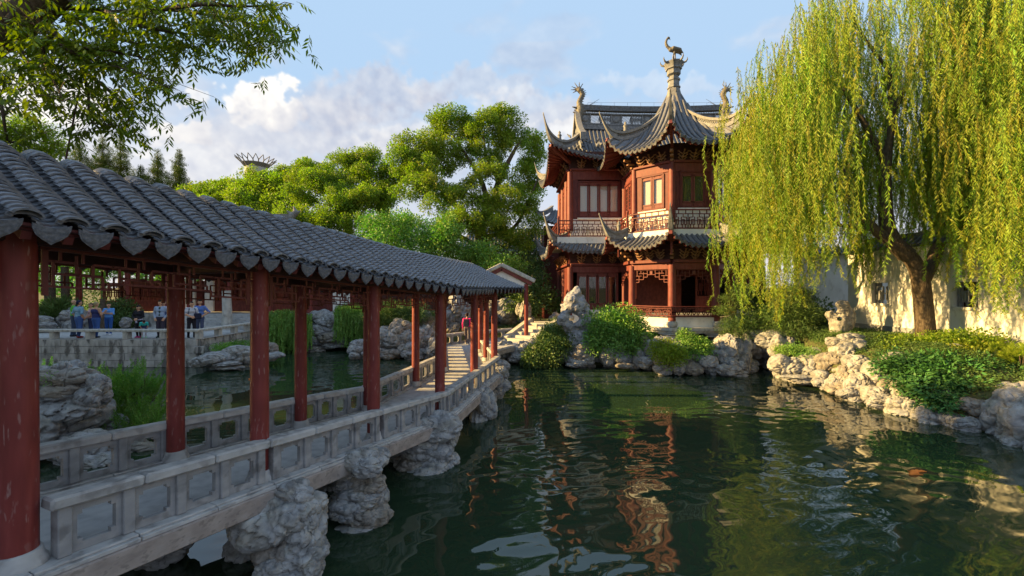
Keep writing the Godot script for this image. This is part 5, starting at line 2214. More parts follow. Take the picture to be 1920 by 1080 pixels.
func build_garden_wall():
	var up := Vector3.UP
	var w := thing("garden_wall", "tall sunlit white plaster wall with grey base behind the willow", "wall")
	var x := 15.2
	var y1 := 5.2
	# openings: depth from, depth to, height from, height to
	var op := [[17.1, 18.0, 2.95, 3.9], [13.8, 14.7, 2.95, 3.9], [10.6, 11.5, 2.95, 3.9]]
	var cuts := [7.0, 10.6, 11.5, 13.8, 14.7, 17.1, 18.0, 19.3]
	var m := MB.new()
	for i in cuts.size() - 1:
		var a: float = cuts[i]
		var b: float = cuts[i + 1]
		if i % 2 == 0:
			m.box(Transform3D(Basis(), W(x + 0.18, (0.6 + y1) / 2, (a + b) / 2)), Vector3(0.36, y1 - 0.6, b - a))
		else:
			m.box(Transform3D(Basis(), W(x + 0.18, (0.6 + 2.95) / 2, (a + b) / 2)), Vector3(0.36, 2.35, b - a))
			m.box(Transform3D(Basis(), W(x + 0.18, (3.9 + y1) / 2, (a + b) / 2)), Vector3(0.36, y1 - 3.9, b - a))
	part("plaster_wall", m, M.plaster, w)
	m = MB.new()
	m.box(Transform3D(Basis(), W(x - 0.02, 1.65, 13.15)), Vector3(0.05, 0.9, 12.3))
	part("grey_base", m, M.dado, w)
	for o in op:
		var wn := node_part("lattice_window", w)
		var f := MB.new()
		f.beam(W(x - 0.02, o[2], o[0]), W(x - 0.02, o[2], o[1]), 0.1, 0.1)
		f.beam(W(x - 0.02, o[3], o[0]), W(x - 0.02, o[3], o[1]), 0.1, 0.1)
		f.beam(W(x - 0.02, o[2], o[0]), W(x - 0.02, o[3], o[0]), 0.1, 0.1, Vector3.RIGHT)
		f.beam(W(x - 0.02, o[2], o[1]), W(x - 0.02, o[3], o[1]), 0.1, 0.1, Vector3.RIGHT)
		part("frame", f, M.plaster, wn)
		f = MB.new()
		lattice_bars(f, W(x + 0.15, 0, o[1]), W(x + 0.15, 0, o[0]), o[2], o[3], 2, 0.05)
		part("lattice", f, M.dado, wn)
	m = MB.new()
	m.box(Transform3D(Basis(), W(x + 2.4, 2.8, 13.1)), Vector3(0.2, 4.4, 12.2))
	m.box(Transform3D(Basis(), W(x + 1.4, 4.8, 13.1)), Vector3(2.0, 0.2, 12.2))
	part("covered_way", m, M.wood, w)
	# tiled coping
	m = MB.new()
	for s in [-1.0, 1.0]:
		m.quad(W(x + 0.18, y1 + 0.38, 7.0), W(x + 0.18, y1 + 0.38, 19.3), W(x + 0.18 + s * 0.42, y1 + 0.02, 19.3), W(x + 0.18 + s * 0.42, y1 + 0.02, 7.0), up)
	for k in 50:
		var d := 7.1 + k * 0.245
		m.tube([W(x - 0.27, y1 + 0.05, d), W(x + 0.18, y1 + 0.42, d)], [0.06, 0.06], 6)
	m.beam(W(x + 0.18, y1 + 0.45, 7.0), W(x + 0.18, y1 + 0.45, 19.3), 0.16, 0.2)
	part("coping_tiles", m, M.tile, w).set_meta("kind", "stuff")
	var v := thing("shaded_wall", "pale wall in shade behind the willow with a grey tiled top", "wall")
	m = MB.new()
	m.box(Transform3D(Basis(), W(17.6, 3.0, 21.6)), Vector3(6.4, 4.6, 0.36))
	part("plaster_wall", m, M.plaster, v)
	m = MB.new()
	m.box(Transform3D(Basis(), W(17.6, 1.5, 21.39)), Vector3(6.4, 1.1, 0.05))
	part("grey_base", m, M.dado, v)
	m = MB.new()
	for s in [-1.0, 1.0]:
		m.quad(W(14.4, 5.7, 21.6), W(20.8, 5.7, 21.6), W(20.8, 5.32, 21.6 + s * 0.45), W(14.4, 5.32, 21.6 + s * 0.45), up)
	for k in 25:
		m.tube([W(14.5 + k * 0.25, 5.35, 21.12), W(14.5 + k * 0.25, 5.72, 21.6)], [0.06, 0.06], 6)
	part("coping_tiles", m, M.tile, v).set_meta("kind", "stuff")


# ---------------------------------------------------------------- rocks
var boulders := []


func boulder(sd: int) -> ArrayMesh:
	var r := RandomNumberGenerator.new()
	r.seed = sd
	var planes := []
	for i in 11:
		var n := Vector3(r.randfn(), r.randfn(), r.randfn()).normalized()
		planes.append([n, r.randf_range(0.62, 1.0)])
	var mb := MB.new()
	mb.tinted = true
	var n := 30
	var axis := Vector3(r.randfn() * 0.5, 1.0, r.randfn() * 0.5).normalized()
	var off := Vector3(sd * 7.3, sd * 3.1, sd * 1.7)
	for f in 6:
		var pts := PackedVector3Array()
		var cols := PackedColorArray()
		for j in n + 1:
			for i in n + 1:
				var a := tan((i / float(n) * 2.0 - 1.0) * PI / 4)
				var b := tan((j / float(n) * 2.0 - 1.0) * PI / 4)
				var d: Vector3 = [Vector3(1, b, -a), Vector3(-1, b, a), Vector3(a, 1, -b), Vector3(a, -1, b), Vector3(a, b, 1), Vector3(-a, b, -1)][f]
				d = d.normalized()
				var s := 0.0
				for p in planes:
					var c: float = d.dot(p[0])
					if c > 0.05:
						s += exp(-40.0 * p[1] / c)
				var rad := minf(40.0 / maxf(-log(maxf(s, 1e-30)), 0.1), 1.25)
				var q := d * rad
				var rg := noise_b.get_noise_3dv(q * 0.9 + off)
				var cl := noise_c.get_noise_3dv(q * 1.7 + off)
				var fb := noise_a.get_noise_3dv(q * 2.4 + off)
				var warp := q + Vector3(fb, rg, -fb) * 0.18
				var rg2 := noise_b.get_noise_3dv(warp * 2.1 + off)
				var bed := warp.dot(axis) * 4.2 + noise_a.get_noise_3dv(q * 0.9 + off) * 1.6
				bed -= floor(bed)
				rad += 0.05 * rg + 0.02 * (cl + 0.5) + 0.02 * fb + 0.015 * rg2 - 0.20 * pow(1.0 - absf(noise_d.get_noise_3dv(warp * 1.1 - off)), 8.0) - 0.05 * pow(1.0 - absf(noise_d.get_noise_3dv(warp * 2.3 + off * 3.0)), 7.0) + 0.03 * (smoothstep(0.0, 0.75, bed) - smoothstep(0.78, 1.0, bed))
				rad *= 1.06
				pts.append(d * rad)
				var t := clampf(0.92 + 0.45 * noise_a.get_noise_3dv(q * 1.3 - off) + 0.12 * rg, 0.45, 1.15)
				var warm := clampf(0.5 + noise_a.get_noise_3dv(q * 0.8 + off * 2.0), 0, 1)
				cols.append(Color(t * lerpf(0.97, 1.06, warm), t, t * lerpf(1.05, 0.88, warm)))
		var k := mb.v.size()
		mb.sheet(pts, n + 1, n + 1, [Vector3.RIGHT, Vector3.LEFT, Vector3.UP, Vector3.DOWN, Vector3.BACK, Vector3.FORWARD][f])
		for i in pts.size():
			mb.c[k + i] = cols[i]
	# one normal where the six faces meet
	var acc := {}
	for i in mb.v.size():
		var key := Vector3i(mb.v[i] * 4000.0)
		acc[key] = acc.get(key, Vector3.ZERO) + mb.n[i]
	for i in mb.v.size():
		mb.n[i] = acc[Vector3i(mb.v[i] * 4000.0)].normalized()
	return mb.mesh()


func put_boulder(parent: Node, at: Vector3, size: Vector3, sd: int):
	var b := Basis.from_euler(Vector3(sin(sd * 1.7) * 0.35, sd * 2.39, cos(sd * 2.3) * 0.35))
	part("boulder", boulders[sd % boulders.size()], (M.rock_brown if (sd * 7) % 5 == 0 else M.rock), parent, Transform3D(Basis.from_scale(size) * b, at - parent.position))


# a mass of boulders: list of [px, py, d, width px, height px]; py is the middle of the boulder in the photograph
func rockery(called: String, label: String, list: Array, sd: int, cat := "rockery") -> Node3D:
	var first: Array = list[0]
	var q := P(first[0], first[1], first[2])
	var t := thing(called, label, cat, Vector3(q.x, 0, q.z))
	for i in list.size():
		var e: Array = list[i]
		var w: float = e[3] / FOCAL * e[2] / 2
		var h: float = e[4] / FOCAL * e[2] / 2
		put_boulder(t, P(e[0], e[1], e[2] + sin(i * 2.7 + sd) * (w + h) * 0.16), Vector3(w * 0.98, h * 1.0, (w + h) * 0.46), sd + i * 3)
	return t


# boulders strewn along a shore line of (x, d) points
func shore_rocks(called: String, label: String, line: Array, sd: int, step: float, low: float, high: float, size: float, inland := 0.35):
	var r := RandomNumberGenerator.new()
	r.seed = sd
	var t := thing(called, label, "rockery", W(line[0].x, 0, line[0].y))
	for i in line.size() - 1:
		var a: Vector2 = line[i]
		var b: Vector2 = line[i + 1]
		var l := a.distance_to(b)
		var n := maxi(1, int(l / step))
		var side := Vector2(-(b - a).y, (b - a).x).normalized()
		for k in n:
			var p := a.lerp(b, (k + r.randf_range(0.2, 0.8)) / n)
			for layer in 2:
				var q := p + side * (inland * layer + r.randf_range(-0.12, 0.12))
				var s := size * r.randf_range(0.65, 1.25)
				var y := low + r.randf_range(0.0, 0.12) if layer == 0 else lerpf(low, high, r.randf_range(0.55, 1.0))
				put_boulder(t, W(q.x, y, q.y), Vector3(s, s * r.randf_range(0.6, 0.95), s * r.randf_range(0.7, 1.0)), r.randi() % 997)


func build_rocks():
	for i in 10:
		boulders.append(boulder(i + 1))
	# piers under the bridge
	rockery("rock_pier", "craggy limestone pier under the bridge below the second red column", [[525, 975, 5.35, 130, 95], [560, 940, 5.5, 80, 60], [480, 985, 5.4, 70, 50], [505, 935, 5.7, 60, 40], [540, 1035, 5.3, 105, 80], [578, 990, 5.4, 55, 70], [570, 1045, 5.3, 70, 70], [520, 1062, 5.2, 60, 40], [465, 1000, 5.9, 90, 70], [590, 955, 5.6, 40, 50], [500, 1095, 5.2, 100, 60]], 3)
	rockery("rock_pier", "slim limestone pier of stacked slabs under the bridge, third column", [[685, 868, 6.7, 75, 40], [710, 860, 6.8, 42, 36], [660, 888, 6.8, 62, 34], [690, 905, 6.7, 60, 30], [650, 915, 6.7, 50, 30], [668, 935, 6.7, 80, 34], [700, 935, 6.8, 46, 44], [650, 955, 6.6, 60, 36], [690, 962, 6.6, 72, 44], [668, 985, 6.6, 70, 22]], 11)
	rockery("rock_pier", "broad limestone pier with small rocks at its foot, fourth column", [[815, 800, 8.9, 78, 44], [838, 822, 8.9, 40, 46], [790, 835, 8.8, 70, 40], [820, 850, 8.8, 60, 44], [770, 868, 8.7, 60, 34], [800, 880, 8.7, 70, 34], [838, 868, 8.8, 40, 36], [765, 840, 9.2, 60, 50]], 23)
	rockery("rock_pier", "single upright pale boulder standing in water beside the bridge bend", [[905, 770, 12.0, 42, 70], [898, 745, 12.1, 30, 30], [885, 760, 12.4, 34, 50]], 37)
	rockery("rock_pier", "small rough rocks stacked below the bridge's far bend", [[938, 690, 14.3, 30, 24], [930, 712, 14.2, 34, 28], [942, 726, 14.2, 26, 24], [928, 735, 14.2, 28, 26], [945, 702, 14.4, 20, 20], [920, 748, 14.0, 24, 26]], 41)
	rockery("rock_pier", "dark rough boulders in shadow beneath the bridge deck", [[620, 900, 7.9, 70, 60], [450, 985, 6.9, 90, 70], [380, 1000, 6.6, 90, 80], [740, 850, 9.6, 60, 50], [280, 1010, 5.6, 130, 80]], 47)
	rockery("rock_pier", "low wet boulders at the near foot of the bridge", [[210, 1115, 4.9, 90, 50], [150, 1125, 4.8, 60, 50]], 53)
	# rock islet beyond the bridge
	rockery("rock_islet", "tall layered rock islet seen between the first and second columns", [[70, 800, 9.6, 150, 110], [150, 790, 9.5, 80, 110], [95, 755, 9.4, 140, 70], [120, 718, 9.5, 110, 50], [122, 700, 9.6, 48, 46], [175, 735, 9.5, 44, 50], [165, 765, 9.5, 56, 30], [80, 706, 9.7, 60, 30], [60, 840, 9.4, 130, 60], [200, 800, 10.2, 60, 40], [225, 815, 10.2, 60, 30], [30, 770, 9.6, 120, 130], [150, 845, 9.3, 90, 70], [250, 845, 9.6, 90, 34], [190, 868, 9.0, 80, 34], [-40, 800, 9.6, 140, 140]], 61)
	rockery("rock_group", "pair of rounded grey boulders at the terrace corner in water", [[448, 670, 19.2, 58, 34], [397, 677, 19.1, 60, 30], [420, 684, 18.8, 70, 14], [500, 655, 20.5, 34, 30], [508, 668, 20.0, 40, 14]], 71)
	rockery("rock_group", "heap of pale rocks with a ribbed stone on top across the pond", [[597, 595, 25.5, 40, 26], [625, 605, 25.4, 28, 30], [600, 622, 25.2, 44, 24], [592, 640, 25.0, 34, 26], [622, 632, 25.0, 40, 24], [640, 636, 25.0, 24, 24], [652, 640, 24.9, 20, 16], [626, 648, 24.7, 34, 12], [612, 610, 25.6, 36, 30], [590, 655, 24.6, 40, 10]], 83)
	rockery("rock_group", "broad pale rockery with a hooded boulder beside the bridge", [[735, 635, 22.4, 54, 50], [752, 618, 22.5, 40, 34], [708, 645, 22.2, 36, 38], [765, 645, 22.3, 34, 40], [680, 655, 22.0, 44, 30], [700, 664, 21.8, 44, 20], [735, 664, 21.8, 40, 20], [772, 662, 21.8, 44, 24], [795, 640, 22.6, 36, 50], [790, 664, 22.0, 40, 20], [665, 660, 21.9, 26, 22], [800, 610, 23.4, 32, 40], [815, 650, 21.5, 30, 34]], 97)
	rockery("rock_group", "tall grey standing rocks behind the person in pink", [[855, 590, 25.4, 34, 60], [838, 605, 25.3, 26, 46], [872, 600, 25.6, 30, 50], [850, 620, 25.0, 40, 30], [893, 610, 26.0, 34, 36]], 101)
	rockery("rock_group", "sunlit brown rocks behind the end columns of the bridge", [[985, 596, 26.0, 22, 50], [995, 610, 25.8, 22, 30], [978, 585, 26.2, 18, 30], [1040, 597, 26.0, 18, 18], [1048, 602, 25.4, 14, 12], [940, 590, 28.0, 60, 50]], 107)
	# shore below the pavilion
	rockery("rock_shore", "low weathered rocks along the water under the stone stair", [[952, 650, 20.9, 26, 22], [980, 655, 20.7, 34, 24], [965, 668, 20.5, 30, 18], [990, 670, 20.4, 36, 16], [1008, 658, 20.6, 30, 22], [940, 660, 20.6, 22, 20], [1030, 670, 20.2, 50, 20], [998, 645, 21.2, 26, 18]], 113)
	rockery("rock_shore", "row of grey shore rocks at the foot of the tall scholar stone", [[1068, 668, 19.7, 30, 26], [1090, 660, 19.6, 34, 26], [1078, 680, 19.3, 34, 14], [1100, 674, 19.4, 26, 18], [1140, 668, 19.4, 26, 28], [1168, 672, 19.2, 40, 22], [1172, 685, 18.9, 28, 10], [1196, 672, 19.1, 20, 34], [1212, 680, 18.8, 26, 20], [1118, 655, 20.0, 44, 40], [1155, 655, 20.2, 50, 40], [1205, 650, 19.6, 34, 50], [1225, 660, 19.0, 30, 44]], 127)
	rockery("rock_shore", "rocks with a knobbly top around the yellow-green shrub at the water", [[1246, 690, 17.9, 34, 22], [1272, 690, 17.8, 30, 22], [1300, 690, 17.9, 34, 22], [1240, 668, 18.2, 24, 40], [1236, 645, 18.5, 20, 24], [1250, 640, 18.6, 34, 16], [1325, 680, 18.0, 36, 26], [1300, 670, 18.3, 50, 26], [1335, 693, 17.8, 16, 18], [1270, 665, 18.6, 60, 40], [1355, 675, 18.2, 30, 30], [1360, 694, 17.7, 44, 20]], 139)
	rockery("rock_shore", "cluster of tall pale rocks under the willow's outermost strands", [[1372, 655, 18.6, 34, 50], [1390, 660, 18.5, 30, 60], [1395, 680, 18.2, 22, 40], [1378, 685, 18.0, 34, 26], [1355, 655, 18.8, 30, 40], [1400, 625, 19.6, 34, 26], [1385, 700, 17.6, 40, 10], [1340, 660, 19.0, 30, 30]], 149)
	rockery("rock_shore", "dark cave rocks bridging the inlet beside the willow bank", [[1440, 640, 18.6, 70, 40], [1412, 645, 18.8, 34, 44], [1470, 660, 18.0, 44, 60], [1440, 660, 20.5, 80, 80], [1462, 690, 17.4, 30, 40], [1485, 640, 18.4, 40, 40]], 157)
	# right bank, from the far inlet to the near edge
	rockery("bank_rocks", "flat sunlit rock shelf on the willow bank near the inlet", [[1480, 690, 16.6, 56, 44], [1520, 690, 16.2, 50, 40], [1500, 712, 16.0, 64, 14], [1530, 672, 16.6, 60, 36], [1560, 680, 15.8, 50, 40], [1545, 712, 15.2, 40, 30], [1570, 722, 14.8, 30, 34]], 163)
	rockery("bank_rocks", "grooved grey boulder with a flat cap on the willow bank", [[1600, 665, 15.4, 70, 60], [1590, 640, 15.8, 60, 24], [1620, 646, 15.6, 80, 22], [1605, 690, 14.8, 44, 40], [1585, 705, 14.6, 30, 44], [1640, 655, 15.6, 60, 30]], 173)
	rockery("bank_rocks", "glowing ochre rocks at the water's edge below the spreading shrub", [[1610, 725, 13.9, 36, 40], [1595, 742, 13.7, 40, 24], [1640, 745, 13.2, 44, 36], [1665, 735, 13.2, 44, 40], [1625, 715, 14.2, 34, 40], [1655, 752, 12.8, 50, 22], [1690, 755, 12.6, 36, 26], [1715, 765, 12.2, 36, 36], [1700, 738, 12.9, 50, 40], [1680, 700, 13.8, 80, 70]], 181)
	rockery("bank_rocks", "blue-grey rocks at the water below the drooping shrub", [[1740, 788, 11.6, 42, 30], [1775, 790, 11.5, 40, 30], [1735, 745, 12.3, 40, 30], [1840, 785, 11.3, 50, 40], [1815, 805, 11.0, 44, 26], [1860, 800, 10.9, 40, 40], [1800, 775, 11.8, 50, 40], [1845, 765, 11.8, 60, 30], [1770, 755, 12.4, 70, 50], [1880, 815, 10.5, 40, 24]], 191)
	rockery("bank_rocks", "large shaded boulders where the bank leaves the water", [[1900, 790, 10.6, 60, 90], [1915, 750, 11.0, 60, 60], [1870, 740, 11.8, 70, 60], [1930, 830, 10.0, 60, 50], [1900, 840, 9.9, 36, 30], [1960, 800, 10.0, 90, 100], [1980, 850, 9.3, 80, 70]], 199)
	rockery("bank_rocks", "rounded stone showing among the groundcover near the wall", [[1795, 655, 13.4, 34, 16], [1850, 668, 12.8, 40, 16], [1735, 650, 14.2, 30, 12]], 211)
	shore_rocks("hidden_shore", "rough rocks edging the bank beyond the spreading shrub", [Vector2(12.2, 9.6), Vector2(12.4, 5.0)], 5, 0.6, 0.1, 0.9, 0.5)
	shore_rocks("shore_stones", "smaller stones packed between the boulders of the willow bank", [Vector2(11.5, 17.2), Vector2(11.3, 14.2), Vector2(11.4, 12.0), Vector2(11.8, 10.6), Vector2(12.3, 9.6)], 6, 0.5, 0.05, 0.8, 0.34, 0.45)
	shore_rocks("shore_stones", "smaller stones lining the water below the pavilion and its stair", [Vector2(-0.1, 21.5), Vector2(1.0, 20.9), Vector2(3.2, 20.0), Vector2(5.3, 19.6), Vector2(6.8, 18.3), Vector2(9.3, 18.1), Vector2(10.1, 18.0)], 7, 0.55, 0.05, 0.65, 0.30, 0.4)
	shore_rocks("shore_stones", "rough stones closing the small cave inlet beside the willow bank", [Vector2(10.3, 18.4), Vector2(10.7, 19.5), Vector2(11.7, 19.3), Vector2(11.5, 17.6)], 8, 0.5, 0.2, 1.3, 0.42, -0.3)
	# the tall scholar stone before the pavilion, pierced and ridged
	var sc := thing("scholar_stone", "tall pierced grey scholar stone standing before the pavilion stair", "rock", P(1085, 668, 20.0))
	var d := 20.0
	var prims := []
	var s := func(x: float, y: float, z := 0.0): return P(x, y, d + z) - sc.position
	for q in [[1082, 545, 1072, 565, 0.22, 0.36], [1072, 565, 1090, 580, 0.36, 0.34], [1088, 560, 1100, 600, 0.24, 0.30], [1062, 582, 1054, 600, 0.26, 0.22], [1054, 600, 1066, 612, 0.24, 0.22], [1058, 575, 1080, 570, 0.18, 0.25], [1100, 600, 1098, 640, 0.26, 0.26],
			[1068, 612, 1074, 640, 0.22, 0.24], [1074, 640, 1080, 670, 0.24, 0.32], [1098, 640, 1096, 672, 0.28, 0.36], [1078, 625, 1092, 625, 0.2, 0.2], [1080, 608, 1092, 606, 0.15, 0.16], [1086, 660, 1088, 684, 0.45, 0.5]]:
		prims.append([s.call(q[0], q[1], sin(q[0]) * 0.12), s.call(q[2], q[3], cos(q[3]) * 0.12), q[4], q[5], Color(0.92, 0.93, 0.97)])
	var holes := [[s.call(1077, 594, -0.8), s.call(1077, 594, 0.8), 0.11], [s.call(1085, 648, -0.8), s.call(1086, 646, 0.8), 0.08], [s.call(1069, 600, -0.8), s.call(1070, 598, 0.8), 0.06], [s.call(1084, 618, -0.9), s.call(1085, 617, -0.25), 0.10], [s.call(1096, 585, -0.9), s.call(1094, 585, -0.3), 0.09]]
	var mb := MB.new()
	mb.tinted = true
	soft_body(mb, prims, 0.04, 16.0, holes, 0.085, 1.5)
	part("stone", mb, M.rock, sc)
	# the sunlit standing stone under the willow
	var st := thing("standing_stone", "slender knobbly standing stone half veiled by willow strands", "rock", P(1572, 645, 17.2))
	prims = []
	d = 17.2
	var s2 := func(x: float, y: float, z := 0.0): return P(x, y, d + z) - st.position
	for q in [[1580, 572, 1590, 590, 0.22, 0.22], [1590, 590, 1575, 605, 0.22, 0.26], [1560, 590, 1572, 610, 0.2, 0.24], [1575, 605, 1570, 640, 0.30, 0.28], [1570, 640, 1568, 665, 0.28, 0.38], [1592, 605, 1585, 625, 0.14, 0.16]]:
		prims.append([s2.call(q[0], q[1], sin(q[0]) * 0.1), s2.call(q[2], q[3], cos(q[3]) * 0.1), q[4], q[5], Color(1.0, 0.95, 0.88)])
	mb = MB.new()
	mb.tinted = true
	soft_body(mb, prims, 0.04, 16.0, [[s2.call(1574, 598, -0.8), s2.call(1576, 598, 0.8), 0.08]], 0.07, 1.8)
	part("stone", mb, M.rock, st)


# ---------------------------------------------------------------- plants
func leaf_shape(mb: MB, at: Vector3, dir: Vector3, side: Vector3, l: float, w: float, out: Vector3):
	var tip := at + dir * l
	var m := at + dir * l * 0.45
	mb.quad(at, m + side * w, tip, m - side * w, out)


# a tuft of leaves; flat = 1 spreads them level, 0 in all directions
func tuft(n: int, radius: float, l: float, w: float, sd: int, flat := 0.0, droop := 0.0) -> ArrayMesh:
	var r := RandomNumberGenerator.new()
	r.seed = sd
	var mb := MB.new()
	mb.tinted = true
	for i in n:
		var d := Vector3(r.randfn(), r.randfn() * (1.0 - flat * 0.75), r.randfn()).normalized()
		var p := d * radius * pow(r.randf(), 0.28)
		p.y *= 1.0 - flat * 0.5
		var dir := (d + Vector3(r.randfn(), r.randfn() * (1.0 - flat), r.randfn()) * 0.55 - Vector3(0, droop, 0)).normalized()
		var side := dir.cross(Vector3(r.randfn() * 0.5, 1.0, r.randfn() * 0.5) if flat > 0.3 else Vector3(r.randfn(), r.randfn(), r.randfn())).normalized()
		var t := r.randf_range(0.6, 1.3)
		mb.col = Color(t * r.randf_range(0.85, 1.18), t, t * r.randf_range(0.8, 1.1))
		leaf_shape(mb, p, dir, side, l * r.randf_range(0.7, 1.25), w * r.randf_range(0.8, 1.2), d + Vector3.UP * 0.3)
	return mb.mesh()


# a feathery upright spray along +y
func feather(n: int, h: float, l: float, w: float, sd: int) -> ArrayMesh:
	var r := RandomNumberGenerator.new()
	r.seed = sd
	var mb := MB.new()
	mb.tinted = true
	for i in n:
		var t := pow(r.randf(), 0.8)
		var a := r.randf() * TAU
		var o := Vector3(cos(a), 0, sin(a))
		var p := Vector3(0.06 * t * t, h * t, 0.0) + o * 0.09 * h * (1.0 - t) * r.randf()
		var dir := (o * (1.0 - 0.5 * t) + Vector3(0, 0.9, 0)).normalized()
		var q := r.randf_range(0.75, 1.25)
		mb.col = Color(q * r.randf_range(0.9, 1.1), q, q * r.randf_range(0.8, 1.1))
		leaf_shape(mb, p, dir, dir.cross(Vector3(r.randfn(), r.randfn(), r.randfn())).normalized(), l * (1.15 - 0.6 * t), w, o + Vector3.UP * 0.4)
	return mb.mesh()


# a hanging switch of narrow leaves, one metre long
func switch_mesh(n: int, l: float, w: float, sd: int, bend := 0.06) -> ArrayMesh:
	var r := RandomNumberGenerator.new()
	r.seed = sd
	var mb := MB.new()
	mb.tinted = true
	mb.col = Color(0.8, 0.6, 0.5)
	var path := []
	for i in 7:
		var t := i / 6.0
		path.append(Vector3(bend * sin(t * 2.2 + sd), -t, bend * cos(t * 1.7 + sd * 2.0)))
	mb.tube(path, [0.006, 0.005, 0.005, 0.004, 0.004, 0.003, 0.002], 3, false)
	for i in n:
		var t := (i + r.randf()) / n
		var k := mini(int(t * 6), 5)
		var p: Vector3 = path[k].lerp(path[k + 1], t * 6 - k)
		var a := r.randf() * TAU
		var o := Vector3(cos(a), 0, sin(a))
		var dir := (o * r.randf_range(0.45, 0.95) - Vector3(0, 1, 0)).normalized()
		var q := r.randf_range(0.75, 1.25)
		mb.col = Color(q * r.randf_range(0.88, 1.14), q, q * r.randf_range(0.8, 1.1))
		leaf_shape(mb, p, dir, dir.cross(o.rotated(Vector3.UP, r.randf_range(0.6, 2.2))).normalized(), l * r.randf_range(0.7, 1.2), w, o)
	return mb.mesh()


func tint(r: RandomNumberGenerator, spread := 0.18) -> Color:
	var t := r.randf_range(1.0 - spread, 1.0 + spread)
	return Color(t * r.randf_range(0.92, 1.14), t, t * r.randf_range(0.85, 1.1))


# foliage over lobes given as [centre, radii]; clumps sit on the shell and some inside
func foliage(parent: Node, called: String, lobes: Array, shapes: Array, mat: Material, per_area: float, size: float, sd: int, inner := 0.25, upright := 0.0):
	var r := RandomNumberGenerator.new()
	r.seed = sd
	var sets := []
	for s in shapes:
		sets.append([[], []])
	for lb in lobes:
		var c: Vector3 = lb[0]
		var q: Vector3 = lb[1]
		var hue := tint(r, 0.16)
		var area := (q.x * q.y + q.y * q.z + q.x * q.z) * 4.19
		var n := maxi(4, int(area * per_area))
		for i in n:
			var d := Vector3(r.randfn(), r.randfn(), r.randfn()).normalized()
			var rad := r.randf_range(0.82, 1.06) if r.randf() > inner else r.randf_range(0.3, 0.8)
			var p := c + d * q * rad
			var s := size * r.randf_range(0.7, 1.3)
			var b := Basis.from_euler(Vector3(r.randf_range(-0.5, 0.5), r.randf() * TAU, r.randf_range(-0.5, 0.5)))
			if upright > 0.0:
				var lean := (d * (1.0 - upright) + Vector3.UP * upright).normalized()
				b = basis_to(lean.cross(Vector3(d.z, 0.1, -d.x)).normalized(), lean).rotated(lean, r.randf() * TAU)
			var k := r.randi() % shapes.size()
			sets[k][0].append(Transform3D(b.scaled(Vector3(s, s, s)), p - parent.position))
			sets[k][1].append(tint(r) * hue)
	for k in shapes.size():
		many(called, shapes[k], mat, parent, sets[k][0], sets[k][1]).set_meta("kind", "stuff")


func px_lobes(list: Array) -> Array:
	var out := []
	for e in list:
		var s: float = e[2] / FOCAL
		out.append([P(e[0], e[1], e[2]), Vector3(e[3] * s, e[4] * s, (e[3] + e[4]) / 2.0 * s * 0.9)])
	return out


func limb(mb: MB, pts: Array, d: float, r0: float, r1: float, sides := 7):
	var keys := []
	for i in pts.size():
		var e: Array = pts[i]
		keys.append(P(e[0], e[1], d + (e[2] if e.size() > 2 else 0.0)))
	var path := smooth_path(keys, pts.size() * 3)
	var rad := []
	for i in path.size():
		rad.append(lerpf(r0, r1, float(i) / (path.size() - 1)))
	mb.tube(path, rad, sides)


func tree(called: String, label: String, lobes: Array, limbs: Array, d: float, mat: Material, shapes: Array, dens: float, size: float, sd: int, group := "", category := "tree") -> Node3D:
	var base := P(limbs[0][0][0][0], limbs[0][0][0][1], d)
	var t := thing(called, label, category, base, group)
	var mb := MB.new()
	for l in limbs:
		limb(mb, l[0], d, l[1], l[2])
	var moved := MB.new()
	moved.append(mb, Transform3D(Basis(), -base))
	part("trunk", moved, M.bark, t)
	# each lobe breaks up into puffs that ride on its shell
	var r := RandomNumberGenerator.new()
	r.seed = sd + 1000
	var all := []
	for lb in px_lobes(lobes):
		all.append([lb[0], lb[1] * 0.62])
		for k in 9:
			var o := Vector3(r.randfn(), r.randfn() * 0.8 + 0.35, r.randfn()).normalized()
			var q := r.randf_range(0.22, 0.52)
			all.append([lb[0] + o * lb[1] * r.randf_range(0.6, 1.0), lb[1] * Vector3(q, q * r.randf_range(0.55, 0.9), q)])
	foliage(t, "crown", all, shapes, mat, dens, size, sd)
	return t


func conifer(label: String, px: float, top: float, wide: float, d: float, shapes: Array, sd: int):
	var r := RandomNumberGenerator.new()
	r.seed = sd
	var foot := P(px, 540, d)
	foot.y = 1.0
	var tip := P(px, top, d)
	var h := tip.y - foot.y
	var t := thing("conifer_tree", label, "tree", foot, "narrow conifers beyond the bridge roof")
	var mb := MB.new()
	mb.tube([Vector3.ZERO, Vector3(0, h * 0.6, 0), Vector3(0, h, 0)], [0.3, 0.2, 0.03], 7)
	part("trunk", mb, M.bark, t)
	var xfs := []
	var cols := []
	var rmax := wide * 0.95 / FOCAL * d
	for i in 620:
		var u := pow(r.randf(), 0.62)
		var y := h * (1.0 - u * 0.5)
		var a := r.randf() * TAU
		var rr := rmax * 1.25 * pow(u, 0.85) * (0.75 + 0.4 * sin(y * 2.3 + a * 2.0)) * sqrt(r.randf_range(0.05, 1.0))
		var s := r.randf_range(0.5, 1.0) * (0.45 + 0.55 * u)
		xfs.append(Transform3D(Basis(Vector3.UP, r.randf() * TAU).scaled(Vector3(s, s, s)), Vector3(cos(a) * rr, y, sin(a) * rr)))
		cols.append(tint(r))
	many("crown", shapes[0], M.leaf_conifer, t, xfs, cols).set_meta("kind", "stuff")


